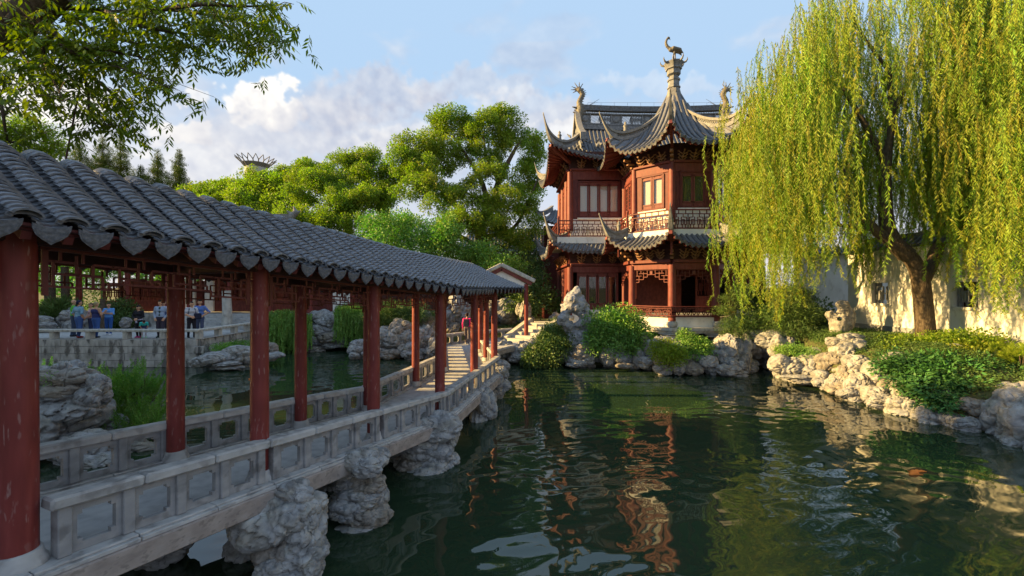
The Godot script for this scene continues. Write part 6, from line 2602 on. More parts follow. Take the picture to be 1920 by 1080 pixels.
func build_trees():
	var round_tufts := [tuft(110, 0.5, 0.17, 0.05, 1), tuft(110, 0.5, 0.17, 0.05, 2)]
	var small_tufts := [tuft(40, 0.5, 0.16, 0.045, 3), tuft(40, 0.5, 0.16, 0.045, 4)]
	tree("camphor_tree", "tall broad camphor tree with open limbs beside the pavilion roofs", [
		[800, 275, 33, 52, 34], [860, 245, 34, 60, 34], [915, 235, 33, 42, 26], [965, 262, 34, 44, 36], [1000, 290, 34, 28, 40], [790, 315, 32, 44, 28], [775, 350, 31, 40, 34],
		[845, 300, 33, 40, 26], [900, 290, 33, 40, 24], [925, 325, 32, 34, 24], [985, 340, 34, 34, 40], [820, 370, 31, 48, 36], [880, 365, 31, 36, 28], [940, 380, 31, 50, 36], [985, 400, 33, 32, 44],
		[860, 420, 30, 54, 36], [920, 430, 31, 44, 30], [965, 450, 32, 44, 34], [760, 300, 32, 26, 20], [830, 232, 34, 34, 20], [935, 220, 34, 30, 18]],
		[[[[905, 560], [908, 480], [900, 420], [925, 380]], 0.55, 0.38], [[[904, 440], [870, 400, 0.5], [840, 370], [800, 330]], 0.3, 0.08], [[[925, 385], [935, 340], [960, 290], [975, 265]], 0.32, 0.07], [[[915, 395], [905, 345], [880, 300], [850, 255]], 0.26, 0.06], [[[880, 300], [840, 290], [790, 285]], 0.12, 0.05], [[[935, 340], [915, 300], [905, 250]], 0.16, 0.05], [[[905, 445], [960, 430], [990, 380], [1010, 330]], 0.2, 0.05], [[[912, 470], [860, 440], [820, 405]], 0.22, 0.06]],
		33, M.leaf_camphor, round_tufts, 1.9, 0.75, 5, "camphor trees behind the bridge")
	tree("camphor_tree", "rounded yellow-green camphor tree in full sun above the bridge roof", [
		[690, 305, 37, 44, 22], [640, 315, 37, 46, 26], [590, 335, 36, 34, 24], [700, 340, 36, 50, 30], [620, 350, 35, 50, 30], [560, 375, 34, 34, 30], [660, 375, 34, 56, 32], [610, 395, 33, 56, 36], [720, 380, 35, 40, 40], [560, 415, 33, 36, 30], [640, 420, 32, 50, 30], [740, 330, 36, 30, 24]],
		[[[[650, 560], [652, 440], [655, 380]], 0.5, 0.3], [[[655, 400], [610, 360], [585, 340]], 0.2, 0.06], [[[655, 390], [690, 340], [700, 310]], 0.2, 0.06]],
		36, M.leaf_camphor, round_tufts, 1.7, 0.8, 15, "camphor trees behind the bridge")
	tree("camphor_tree", "darker camphor tree below the distant lotus-crowned tower", [
		[478, 342, 44, 38, 22], [525, 335, 45, 44, 22], [572, 325, 45, 42, 18], [455, 362, 43, 34, 24], [500, 355, 43, 40, 30], [545, 350, 43, 40, 28], [470, 385, 42, 46, 26], [520, 390, 41, 44, 26]],
		[[[[510, 560], [512, 440], [515, 370]], 0.5, 0.25], [[[513, 400], [545, 350], [560, 320]], 0.2, 0.06]],
		44, M.leaf_camphor, round_tufts, 1.5, 1.05, 25, "camphor trees behind the bridge")
	tree("camphor_tree", "low spreading tree just over the bridge roof beside the conifers", [
		[380, 358, 46, 34, 14], [420, 352, 46, 34, 16], [400, 378, 45, 50, 20], [440, 385, 45, 40, 22], [365, 372, 46, 20, 14]],
		[[[[400, 560], [402, 430], [405, 370]], 0.4, 0.15]], 46, M.leaf_camphor, round_tufts, 1.5, 1.0, 35, "camphor trees behind the bridge")
	tree("bamboo_tree", "pale feathery tree below the big camphor tree", [
		[760, 425, 29, 50, 30], [820, 440, 28, 44, 36], [700, 430, 29, 30, 24], [870, 470, 28, 40, 30], [790, 465, 28, 60, 30], [740, 455, 28, 44, 24], [930, 495, 28, 50, 24], [900, 480, 29, 40, 20]],
		[[[[800, 580], [802, 480], [790, 430]], 0.14, 0.05], [[[802, 500], [840, 450]], 0.08, 0.04]], 29, M.leaf_fern, small_tufts, 2.6, 0.9, 45)
	tree("airy_tree", "loose airy tree behind the near end of the bridge roof", [
		[40, 235, 30, 34, 18], [80, 255, 30, 30, 18], [20, 265, 30, 34, 20], [60, 285, 30, 40, 18], [100, 285, 30, 22, 16], [-20, 240, 30, 36, 30], [-10, 290, 30, 40, 24]],
		[[[[10, 560], [15, 380], [30, 290], [60, 240]], 0.25, 0.05], [[[20, 330], [60, 290], [95, 265]], 0.1, 0.03], [[[25, 300], [10, 260], [0, 220]], 0.1, 0.03]], 30, M.leaf_camphor, small_tufts, 1.1, 0.9, 55)
	# dark greenery behind the hall and the stair
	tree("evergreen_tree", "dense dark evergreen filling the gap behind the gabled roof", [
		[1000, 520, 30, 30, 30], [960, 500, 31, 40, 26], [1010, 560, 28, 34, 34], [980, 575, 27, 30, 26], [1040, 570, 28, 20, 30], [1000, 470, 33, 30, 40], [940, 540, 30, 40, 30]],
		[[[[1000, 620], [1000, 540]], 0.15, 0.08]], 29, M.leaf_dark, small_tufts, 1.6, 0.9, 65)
	tree("backdrop_tree", "dense green tree filling the gap under the big camphor tree", [[780, 440, 42, 70, 40], [850, 470, 42, 70, 40], [720, 450, 42, 60, 36], [900, 500, 42, 60, 36], [660, 470, 42, 60, 36]], [[[[790, 580], [790, 470]], 0.3, 0.15]], 42, M.leaf_fern, small_tufts, 1.2, 1.2, 333)
	for q in [[130, 520, "leafy dark tree behind the hall's end column"], [300, 510, "leafy green tree behind the hall's middle bays"], [440, 515, "leafy green tree behind the hall's far bays"], [700, 545, "dark tree behind the layered pine"]]:
		tree("backdrop_tree", q[2], [[q[0], 585, 34.5, 95, 26], [q[0], q[1], 35, 95, 40], [q[0] - 50, q[1] - 20, 36, 60, 40], [q[0] + 50, q[1] - 10, 36, 60, 40], [q[0], q[1] - 40, 36, 60, 30]], [[[[q[0], 610], [q[0], q[1]]], 0.25, 0.12]], 35, M.leaf_fern, small_tufts, 1.1, 1.0, int(q[0]))
	var needle := [tuft(90, 0.8, 0.34, 0.05, 7, 0.6, 0.2)]
	var n := 0
	for q in [[150, 258, 46, 52, "first"], [193, 255, 44, 54, "second"], [226, 255, 44, 56, "third"], [264, 308, 34, 56, "fourth"], [296, 279, 36, 58, "fifth"], [336, 279, 30, 60, "last"]]:
		conifer("narrow sunlit conifer, %s of the row counted from the hanging rope" % q[4], q[0], q[1], q[2], q[3], needle, 70 + n)
		n += 1
	# trees outside the frame on the sunward side: they keep the bridge in shade
	for q in [[-22.0, 3.2, 11.2, 4.4], [-22.5, 8.0, 11.0, 3.6], [-22.0, -3.0, 11.2, 4.5], [-18.5, 9.4, 13.0, 2.5], [-34.0, 17.5, 11.0, 4.2], [-36.0, 23.0, 12.0, 4.2]]:
		var c := W(q[0], q[2] * 0.62, q[1])
		var t := thing("shade_tree", "broad leafy tree by the near shore of the pond", "tree", W(q[0], 0, q[1]), "trees by the near shore")
		var mb := MB.new()
		mb.tube([Vector3(0, -0.3, 0), Vector3(0.2, q[2] * 0.4, 0), Vector3(0, q[2] * 0.8, 0.2)], [0.4, 0.3, 0.08], 8)
		part("trunk", mb, M.bark, t)
		var lobes := []
		for k in 9:
			var a := TAU * k / 9.0
			lobes.append([c + Vector3(cos(a) * q[3] * 0.55, sin(k * 2.1) * q[2] * 0.16, sin(a) * q[3] * 0.55), Vector3(q[3] * 0.55, q[2] * 0.24, q[3] * 0.55)])
		lobes.append([c + Vector3(0, q[2] * 0.2, 0), Vector3(q[3] * 0.6, q[2] * 0.22, q[3] * 0.6)])
		foliage(t, "crown", lobes, round_tufts, M.leaf_camphor, 1.5, 1.1, 90 + int(q[0] * 3 + q[1]), 0.5)
	build_willow()
	build_ash()


func build_willow():
	var r := RandomNumberGenerator.new()
	r.seed = 77
	var d0 := 14.6
	var t := thing("willow_tree", "great weeping willow with yellow-green curtains before the white wall", "tree", P(1736, 645, d0))
	var mb := MB.new()
	for l in [[[[1738, 660], [1735, 620], [1730, 560], [1722, 510], [1705, 480]], 0.29, 0.23], [[[1705, 482], [1675, 455], [1640, 430], [1612, 390], [1590, 330]], 0.24, 0.07], [[[1700, 478], [1668, 440], [1660, 380], [1662, 300], [1672, 210], [1665, 120]], 0.28, 0.06],
			[[[1726, 530], [1752, 480, 0.4], [1775, 400, 0.8], [1790, 280, 1.0], [1800, 150, 1.2]], 0.24, 0.06], [[[1662, 310], [1620, 230], [1570, 150], [1520, 70]], 0.12, 0.03], [[[1672, 215], [1720, 120], [1760, 40]], 0.1, 0.03], [[[1612, 390], [1540, 330], [1470, 260], [1400, 215]], 0.09, 0.03], [[[1790, 290], [1850, 200], [1910, 130]], 0.12, 0.03], [[[1640, 430], [1570, 420], [1510, 380]], 0.08, 0.03], [[[1665, 130], [1620, 70], [1590, 10]], 0.06, 0.02], [[[1590, 335], [1540, 250], [1500, 140]], 0.07, 0.02]]:
		limb(mb, l[0], d0, l[1], l[2], 9)
	var moved := MB.new()
	moved.append(mb, Transform3D(Basis(), -t.position))
	part("trunk", moved, M.bark, t)
	var shapes := [switch_mesh(56, 0.10, 0.0085, 1, 0.10), switch_mesh(56, 0.10, 0.0085, 2, 0.10), switch_mesh(56, 0.10, 0.0085, 3, 0.10)]
	var sets := [[[], []], [[], []], [[], []]]
	var c := W(13.35, 0, 14.4)
	var rx := 5.95
	var rz := 4.0
	# the lowest reach of the curtains, by photograph column
	var reach := Curve.new()
	reach.min_value = 0.0
	reach.max_value = 1000.0
	for q in [[1320, 420], [1345, 560], [1400, 620], [1450, 640], [1500, 590], [1545, 545], [1580, 570], [1620, 545], [1660, 505], [1720, 470], [1755, 515], [1785, 550], [1830, 575], [1880, 600], [1960, 615], [2100, 630]]:
		reach.add_point(Vector2((q[0] - 1300.0) / 900.0, q[1]))
	for tuftn in 320:
		var a := r.randf() * TAU
		var rho := sqrt(r.randf_range(0.02, 1.0))
		var x := c.x + cos(a) * rho * rx
		var z := c.z + sin(a) * rho * rz
		var top := 8.4 + 5.9 * (1.0 - pow(rho, 2.3)) + r.randf_range(-0.9, 0.9)
		# outer bunches hang from the rim, inner ones at any height
		if rho < 0.8 and r.randf() < 0.48:
			top *= r.randf_range(0.55, 0.95)
		var col := 960.0 + FOCAL * x / -z
		# the front opens where the limbs show
		if z > c.z - 0.5 and absf(col - 1645.0) < 75.0 and r.randf() < 0.5:
			continue
		var hue := tint(r, 0.2)
		if r.randf() < 0.3:
			hue = Color(hue.r * 1.12, hue.g * 1.03, hue.b * 0.85)
		var cnt := r.randi_range(9, 17)
		var px := 960.0 + FOCAL * x / -z
		var lowest := EYE - (reach.sample(clampf((px - 1300.0) / 900.0, 0, 1)) - 540.0) / FOCAL * -z
		for k in cnt:
			var o := Vector3(r.randfn() * 0.34, r.randfn() * 0.3, r.randfn() * 0.34)
			var p := Vector3(x, top, z) + o
			var l := r.randf_range(1.5, 3.3) if rho < 0.7 else r.randf_range(2.2, 5.4)
			if px > 1750.0:
				l += r.randf_range(0.6, 2.8)
			elif r.randf() < 0.10:
				l += 2.0
			l = minf(l, p.y - lowest - r.randf_range(-0.2, 1.6))
			if l < 0.7:
				continue
			# a long switch is several lengths joined end to end, drifting a little
			var left := l
			var seg := 0
			while left > 0.25:
				var s := minf(left, 1.35)
				var i := r.randi() % 3
				var lean := Basis.from_euler(Vector3(r.randfn() * 0.10, r.randf() * TAU, r.randfn() * 0.10))
				var fat := r.randf_range(0.75, 1.5)
				sets[i][0].append(Transform3D(lean * Basis.from_scale(Vector3(fat, s, fat)), p - t.position))
				sets[i][1].append(Color(hue.r * r.randf_range(0.8, 1.15), hue.g * r.randf_range(0.85, 1.12), hue.b))
				p += lean * Vector3(0, -s * 0.97, 0)
				left -= s
				seg += 1
	for i in 3:
		many("crown", shapes[i], M.leaf_willow, t, sets[i][0], sets[i][1]).set_meta("kind", "stuff")


func build_ash():
	# the tree whose bough reaches in over the bridge
	var r := RandomNumberGenerator.new()
	r.seed = 5
	var d0 := 6.2
	var t := thing("overhanging_tree", "leafy bough with drooping narrow leaves hanging over the bridge roof", "tree", W(-9.3, 0, 6.4))
	var mb := MB.new()
	mb.tube(smooth_path([W(-9.4, -0.2, 6.6), W(-9.2, 3.0, 6.5), W(-8.9, 5.6, 6.4), P(-110, 120, d0), P(-30, 70, d0), P(50, 25, d0), P(110, -20, d0)], 20), range(21).map(func(i): return lerpf(0.42, 0.20, i / 20.0)), 12)
	var twigs := [
		[[40, 30], [110, 15], [200, 22], [300, 18], [400, 30], [470, 45], [535, 78]],
		[[60, 28], [100, 60], [130, 95], [190, 118], [250, 135], [320, 168]],
		[[120, 80], [150, 120], [165, 175], [170, 225], [205, 235]],
		[[110, 20], [180, 60], [250, 80], [320, 92], [360, 88]],
		[[200, 22], [270, 50], [340, 62], [400, 68]],
		[[300, 18], [380, 8], [450, 12], [520, 10]],
		[[60, 28], [40, 90], [60, 120], [90, 110]],
		[[165, 140], [210, 175], [240, 215], [235, 235]],
		[[100, 60], [80, 100], [100, 150], [120, 190]],
		[[-30, 70], [-10, 150], [5, 210], [15, 265], [40, 262]],
		[[10, 40], [60, -5], [160, -20], [300, -25], [440, -20]],
		[[400, 30], [440, 60], [465, 85], [500, 70]],
		[[150, 20], [190, -5], [260, 0], [330, -8]],
		[[130, 95], [170, 90], [220, 98], [280, 112]]]
	var shapes := []
	for s in 3:
		var f := RandomNumberGenerator.new()
		f.seed = 40 + s
		var m := MB.new()
		m.tinted = true
		# a compound leaf: seven leaflets that droop from a short stalk along +x
		for k in 7:
			var u := k / 6.0
			var p := Vector3(0.18 * u, -0.07 * u * u, 0.0)
			var sd := -1.0 if k % 2 else 1.0
			if k == 6:
				sd = 0.0
			var dir := Vector3(0.55 + 0.5 * (1.0 if k == 6 else 0.0), -0.65 + f.randf_range(-0.25, 0.25), sd * f.randf_range(0.5, 0.85)).normalized()
			var q := f.randf_range(0.8, 1.2)
			m.col = Color(q, q, q * 0.9)
			var side := dir.cross(Vector3(0.1, 1, sd * 0.6 + 0.2)).normalized()
			var ll := f.randf_range(0.10, 0.145)
			var mid := p + dir * ll * 0.4
			m.quad(p, mid + side * 0.019 + Vector3(0, 0.004, 0), p + dir * ll * 0.75 + side * 0.010, p + dir * ll, Vector3.UP)
			m.quad(p, mid - side * 0.019 + Vector3(0, 0.004, 0), p + dir * ll * 0.75 - side * 0.010, p + dir * ll, Vector3.UP)
		m.col = Color(0.7, 0.6, 0.5)
		m.tube([Vector3(-0.03, 0, 0), Vector3(0.08, -0.01, 0), Vector3(0.18, -0.07, 0)], [0.003, 0.0025, 0.001], 3, false)
		shapes.append(m.mesh())
	var sets := [[[], []], [[], []], [[], []]]
	for w in twigs:
		var keys := []
		var dd := d0 + r.randf_range(-0.7, 0.7)
		for k in w.size():
			keys.append(P(w[k][0], w[k][1], dd + r.randfn() * 0.15))
		var path := smooth_path(keys, w.size() * 3)
		mb.tube(path, range(path.size()).map(func(i): return lerpf(0.035, 0.006, float(i) / (path.size() - 1))), 5)
		for j in range(2, path.size()):
			var cnt := 8 if j < path.size() - 1 else 6
			for k in cnt:
				var sp: float = 0.20 + 0.16 * (1.0 - float(j) / path.size())
				var p: Vector3 = path[j] + Vector3(r.randfn() * sp, r.randfn() * sp * 0.62, r.randfn() * sp)
				var b := Basis.from_euler(Vector3(r.randf_range(-0.35, 0.35), r.randf() * TAU, r.randf_range(-0.7, 0.25)))
				var s := r.randf_range(0.75, 1.2)
				var i := r.randi() % 3
				sets[i][0].append(Transform3D(b.scaled(Vector3(s, s, s)), p - t.position))
				sets[i][1].append(tint(r, 0.22))
				if k % 5 == 0:
					mb.tube([path[j], path[j].lerp(p, 0.5) + Vector3(0, 0.03, 0), p], [0.007, 0.005, 0.003], 3, false)
	# boughs outside the frame
	for k in 900:
		var a := r.randf() * TAU
		var p := W(-10.5, 8.2, 6.0) + Vector3(cos(a) * 2.6 * sqrt(r.randf()), r.randfn() * 1.1, sin(a) * 3.4 * sqrt(r.randf()))
		if p.x / -p.z > -1.25 and p.y < 7.4:
			continue
		var s := r.randf_range(0.9, 1.5)
		sets[k % 3][0].append(Transform3D(Basis.from_euler(Vector3(r.randf_range(-0.35, 0.35), r.randf() * TAU, r.randf_range(-0.7, 0.25))).scaled(Vector3(s, s, s)), p - t.position))
		sets[k % 3][1].append(tint(r, 0.22))
	var moved := MB.new()
	moved.append(mb, Transform3D(Basis(), -t.position))
	part("trunk", moved, M.bark, t)
	for i in 3:
		many("crown", shapes[i], M.leaf_ash, t, sets[i][0], sets[i][1]).set_meta("kind", "stuff")
	# rope from the bough down behind the roof
	var rp := thing("hanging_rope", "thin dark rope hanging from the overhanging bough behind the roof", "rope")
	var m2 := MB.new()
	m2.tube(smooth_path([P(160, 95, 6.3), P(150, 160, 6.3), P(136, 235, 6.3), P(122, 308, 6.3), P(112, 380, 6.3)], 12), range(13).map(func(_i): return 0.012), 6)
	part("cord", m2, M.wire, rp)


func shrub(called: String, label: String, list: Array, mat: Material, shapes: Array, dens: float, size: float, sd: int, upright := 0.0, inner := 0.35, category := "shrub"):
	var q: Array = list[0]
	var base := P(q[0], q[1], q[2])
	var t := thing(called, label, category, Vector3(base.x, 0.0, base.z))
	var mb := MB.new()
	var lobes := px_lobes(list)
	for lb in lobes:
		var c: Vector3 = lb[0] - t.position
		for k in 3:
			var o := Vector3(sin(k * 2.1 + c.x) * 0.3, 0, cos(k * 2.1 + c.z) * 0.3) * float(lb[1].x)
			mb.tube([Vector3(c.x * 0.5 + o.x * 0.3, maxf(c.y - lb[1].y * 1.2, -0.2), c.z * 0.5 + o.z * 0.3), c + o * 0.5, c + o + Vector3(0, lb[1].y * 0.6, 0)], [0.02, 0.014, 0.006], 4)
	part("stems", mb, M.bark, t).set_meta("kind", "stuff")
	foliage(t, "foliage", lobes, shapes, mat, dens, size, sd, inner, upright)
	return t


func build_shrubs():
	var fern := [feather(90, 0.62, 0.10, 0.008, 1), feather(90, 0.62, 0.10, 0.008, 2)]
	var soft := [tuft(60, 0.30, 0.11, 0.026, 21), tuft(60, 0.30, 0.11, 0.026, 22)]
	var layered := [tuft(60, 0.34, 0.13, 0.03, 23, 0.8, 0.25), tuft(60, 0.34, 0.13, 0.03, 24, 0.8, 0.25)]
	var pine := [tuft(110, 0.34, 0.16, 0.010, 25, 0.6)]
	var grassy := [feather(50, 0.35, 0.30, 0.012, 26)]
	var hang := [switch_mesh(60, 0.07, 0.014, 8), switch_mesh(60, 0.07, 0.014, 9)]
	shrub("feathery_shrub", "bright feathery green bush behind the rock islet", [[200, 770, 10.6, 66, 34], [235, 735, 10.9, 50, 18], [262, 770, 10.6, 44, 40], [150, 728, 11.0, 56, 16], [272, 722, 10.7, 14, 24], [285, 800, 10.2, 36, 24], [230, 805, 10.2, 50, 28], [80, 726, 11.0, 46, 18], [200, 730, 11.2, 40, 18]], M.leaf_fern, fern, 34.0, 0.68, 3, 0.6)
	shrub("creeping_plant", "small leafy tuft growing on top of the rock islet", [[85, 712, 9.4, 36, 10], [70, 722, 9.3, 24, 8]], M.leaf_fern, soft, 30.0, 0.45, 4)
	# plants of the far bank behind the bridge
	var hg := thing("trailing_shrub", "green trailing shrub spilling down to the water across the pond", "shrub", P(540, 655, 24.6))
	hang_plant(hg, 540, 582, 24.4, 42, 75, hang, 31)
	var hg2 := thing("trailing_shrub", "dark green trailing shrub between two rock heaps across the pond", "shrub", P(662, 650, 25.0))
	hang_plant(hg2, 662, 570, 25.0, 34, 70, hang, 32)
	shrub("layered_pine", "flat-topped clipped pine behind the hooded boulder", [[745, 580, 23.6, 48, 10], [720, 592, 23.4, 40, 9], [770, 592, 23.4, 44, 10], [740, 604, 23.2, 56, 9], [700, 600, 23.6, 24, 9], [790, 602, 23.8, 30, 12]], M.leaf_dark, pine, 14.0, 0.9, 33, 0.0, 0.3, "tree")
	shrub("round_bush", "dark round bush beside the hall's red columns", [[222, 588, 25.6, 26, 24], [226, 605, 25.2, 20, 20]], M.leaf_dark, soft, 14.0, 1.1, 34)
	shrub("strap_plant", "arching strap-leaved plant on the terrace near a grey rock", [[104, 595, 24.0, 26, 16]], M.leaf_dark, grassy, 22.0, 1.6, 35, 0.5, 0.5, "plant")
	rockery("terrace_rock", "large smooth grey rock on the terrace behind the visitors", [[133, 600, 23.6, 40, 40], [75, 604, 22.8, 40, 18], [60, 598, 23.4, 40, 24], [90, 610, 22.6, 30, 12]], 223, "rock")
	rockery("terrace_rock", "small pale rock on the terrace beside the round bush", [[235, 605, 24.6, 18, 16]], 229, "rock")
	for q in [[193, 640, 560, 24.0, 0.13, "bare straight tree trunk standing on the terrace beside the visitors"], [425, 618, 545, 24.2, 0.24, "pale broad tree stump standing by the hall steps"], [93, 620, 500, 25.0, 0.25, "dark trunk of a shade tree near the strap-leaved plant"], [122, 620, 500, 25.4, 0.2, "second dark trunk beside the smooth grey rock"]]:
		var tk := thing("tree_trunk", q[5], "tree trunk", P(q[0], q[1], q[3]))
		var mb := MB.new()
		var h: float = (q[1] - q[2]) / FOCAL * q[3]
		mb.tube([Vector3(0, -0.1, 0), Vector3(0.03, h * 0.5, 0), Vector3(-0.02, h, 0)], [q[4] * 1.15, q[4], q[4] * 0.92], 12)
		part("trunk", mb, M.bark if q[0] != 425 else M.stone_pale, tk)
	# before the pavilion
	shrub("bamboo_bush", "tall bright green feathery bush in front of the pavilion's platform", [[1160, 605, 19.8, 44, 26], [1130, 615, 19.7, 34, 30], [1185, 620, 19.5, 26, 24], [1150, 640, 19.4, 50, 22], [1120, 640, 19.6, 24, 16]], M.leaf_fern, soft, 12.0, 0.95, 41)
	shrub("spreading_bush", "dark spreading bush at the water below the stone stair", [[1030, 655, 19.9, 36, 22], [1050, 640, 20.0, 34, 18], [1000, 670, 19.6, 22, 12], [1020, 675, 19.4, 34, 10]], M.leaf_dark, soft, 14.0, 0.9, 42)
	shrub("ivy_mound", "mound of dark leaves between the stair and the scholar stone", [[1042, 618, 20.8, 22, 16], [1028, 628, 20.9, 20, 10]], M.leaf_dark, soft, 16.0, 0.8, 43)
	shrub("golden_shrub", "yellow-green shrub on the rocks right at the water", [[1248, 660, 17.6, 26, 20], [1265, 668, 17.5, 22, 16], [1235, 655, 17.8, 14, 12]], M.leaf_camphor, soft, 16.0, 0.75, 44)
	shrub("leggy_shrub", "taller green shrub in front of the stone piers", [[1295, 650, 18.2, 30, 18], [1315, 658, 18.1, 22, 14], [1285, 635, 18.4, 12, 14]], M.leaf_fern, soft, 15.0, 0.8, 45)
	shrub("low_shrub", "small green shrub tucked under the platform edge", [[1215, 645, 19.3, 20, 16]], M.leaf_fern, soft, 15.0, 0.8, 46)
	shrub("pine_tree", "dark pine with level branches at the pavilion's willow side", [[1375, 560, 19.4, 26, 7], [1365, 580, 19.3, 24, 6], [1395, 545, 19.5, 20, 8], [1385, 610, 19.0, 40, 10], [1420, 600, 19.2, 34, 12], [1400, 625, 18.8, 40, 10]], M.leaf_dark, pine, 13.0, 0.8, 47, 0.0, 0.3, "tree")
	shrub("clipped_pine", "cloud-pruned pine with a dark trunk under the willow", [[1480, 560, 18.5, 30, 22], [1505, 590, 18.2, 30, 14], [1460, 590, 18.6, 24, 20], [1495, 620, 18.0, 30, 14], [1460, 625, 18.4, 34, 16], [1500, 545, 18.8, 24, 16]], M.leaf_dark, pine, 12.0, 0.9, 48, 0.0, 0.3, "tree")
	# willow bank
	shrub("spreading_maple", "fine-leaved spreading shrub drooping over the bank rocks", [[1760, 690, 12.6, 70, 22], [1700, 680, 12.9, 44, 16], [1820, 690, 12.6, 50, 22], [1760, 725, 12.0, 50, 26], [1720, 715, 12.3, 40, 18], [1810, 725, 12.0, 40, 22], [1870, 700, 12.4, 44, 18], [1765, 755, 11.6, 30, 16], [1680, 695, 13.0, 30, 12], [1900, 705, 12.2, 30, 12]], M.leaf_maple, layered, 15.0, 0.85, 51)
	shrub("sunlit_hedge", "low yellow-green shrubs at the foot of the willow trunk", [[1750, 643, 14.4, 60, 14], [1800, 645, 13.8, 50, 18], [1690, 650, 15.2, 50, 10], [1650, 655, 15.4, 40, 8], [1840, 642, 13.2, 34, 16], [1720, 655, 14.3, 60, 12], [1820, 665, 13.0, 40, 14]], M.leaf_camphor, soft, 16.0, 0.75, 52)
	for q in [[1884, 664, 12.5, 22, 12, "first"], [1916, 668, 12.1, 20, 13, "second"]]:
		shrub("clipped_dome", "clipped grassy dome by the wall base, %s from the willow trunk" % q[5], [[q[0], q[1], q[2], q[3], q[4]]], M.leaf_camphor, grassy, 60.0, 0.42, 53 + int(q[0]), 0.5, 0.2)
	shrub("moss_cushion", "small moss-green cushion on the rocks under the pine", [[1520, 664, 16.4, 26, 9], [1492, 655, 16.8, 22, 8], [1470, 655, 17.2, 24, 8]], M.leaf_fern, soft, 30.0, 0.5, 56)
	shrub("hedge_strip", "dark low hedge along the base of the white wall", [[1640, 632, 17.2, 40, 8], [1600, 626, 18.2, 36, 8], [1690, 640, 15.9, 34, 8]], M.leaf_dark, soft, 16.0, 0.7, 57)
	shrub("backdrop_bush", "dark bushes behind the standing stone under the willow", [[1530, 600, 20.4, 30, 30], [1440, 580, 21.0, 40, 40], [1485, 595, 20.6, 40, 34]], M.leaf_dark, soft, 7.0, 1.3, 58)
	shrub("terrace_moss", "grassy bank on the rocks at the terrace corner", [[425, 655, 19.9, 30, 8], [455, 650, 20.4, 30, 8]], M.leaf_fern, soft, 26.0, 0.55, 59)
	var gv := thing("ground_cover", "low leafy groundcover over the willow bank", "ground cover")
	gv.set_meta("kind", "stuff")
	var r := RandomNumberGenerator.new()
	r.seed = 61
	var xfs := []
	var cols := []
	for i in 2600:
		var x := r.randf_range(10.6, 15.0)
		var d := r.randf_range(8.5, 20.5)
		var s := shore_distance(Vector2(x, d))
		if s < 0.8:
			continue
		var k := r.randf_range(0.35, 0.75)
		xfs.append(Transform3D(Basis(Vector3.UP, r.randf() * TAU).scaled(Vector3(k, k * 0.7, k)), W(x, ground_height(x, d) + 0.05, d)))
		cols.append(tint(r, 0.25))
	for i in 1400:
		var x := r.randf_range(-12.5, 10.5)
		var d := r.randf_range(18.2, 29.0)
		var s := shore_distance(Vector2(x, d))
		if s < 0.5 or (x > 2.5 and d > 23.0) or (absf(x + 1.5) < 2.5 and d < 25.0):
			continue
		var k := r.randf_range(0.4, 0.9)
		xfs.append(Transform3D(Basis(Vector3.UP, r.randf() * TAU).scaled(Vector3(k, k * 0.7, k)), W(x, ground_height(x, d) + 0.05, d)))
		cols.append(tint(r, 0.25))
	many("leaves", soft[0], M.leaf_dark, gv, xfs, cols)


func hang_plant(t: Node3D, px: float, py: float, d: float, w: float, h: float, shapes: Array, sd: int):
	var r := RandomNumberGenerator.new()
	r.seed = sd
	var sets := [[[], []], [[], []]]
	var s := d / FOCAL
	for i in 620:
		var u := r.randf_range(-1, 1)
		var z := r.randf_range(-1.0, 0.7)
		var p := P(px + u * w, py + 6.0 * u * u + r.randf_range(-4, 8), d + z)
		p.y -= maxf(-z, 0.0) * 0.3
		var k := i % 2
		var l := h * s * r.randf_range(0.45, 1.0) * (1.0 - 0.25 * u * u)
		sets[k][0].append(Transform3D(Basis.from_euler(Vector3(r.randfn() * 0.1, r.randf() * TAU, r.randfn() * 0.1)) * Basis.from_scale(Vector3(1.3, l, 1.3)), p - t.position))
		sets[k][1].append(tint(r))
	for k in 2:
		many("foliage", shapes[k], M.leaf_fern, t, sets[k][0], sets[k][1]).set_meta("kind", "stuff")


# ---------------------------------------------------------------- people
var hand_shape: MB


func make_hand():
	# fingers along +z, thumb to +x, palm facing -y; one unit is the length of a hand in decimetres
	hand_shape = MB.new()
	var prims := []
	for k in 3:
		prims.append([Vector3(-0.025 + 0.025 * k, 0, 0.0), Vector3(-0.028 + 0.028 * k, 0, 0.085), 0.017, 0.015])
	var fx := [-0.033, -0.011, 0.011, 0.032]
	var fl := [0.058, 0.074, 0.080, 0.070]
	for k in 4:
		var a := Vector3(fx[k], 0, 0.088)
		var b := a + Vector3(fx[k] * 0.12, -0.008, fl[k] * 0.5)
		prims.append([a, b, 0.0105, 0.010])
		prims.append([b, b + Vector3(fx[k] * 0.05, -0.022, fl[k] * 0.45), 0.010, 0.008])
	prims.append([Vector3(0.030, -0.004, 0.022), Vector3(0.060, -0.012, 0.055), 0.014, 0.011])
	prims.append([Vector3(0.060, -0.012, 0.055), Vector3(0.066, -0.022, 0.088), 0.011, 0.009])
	prims.append([Vector3(0, 0, -0.03), Vector3(0, 0, 0.01), 0.019, 0.022])
	soft_body(hand_shape, prims, 0.006, 220.0)


func lin(r: int, g: int, b: int) -> Color:
	return Color8(r, g, b).srgb_to_linear()


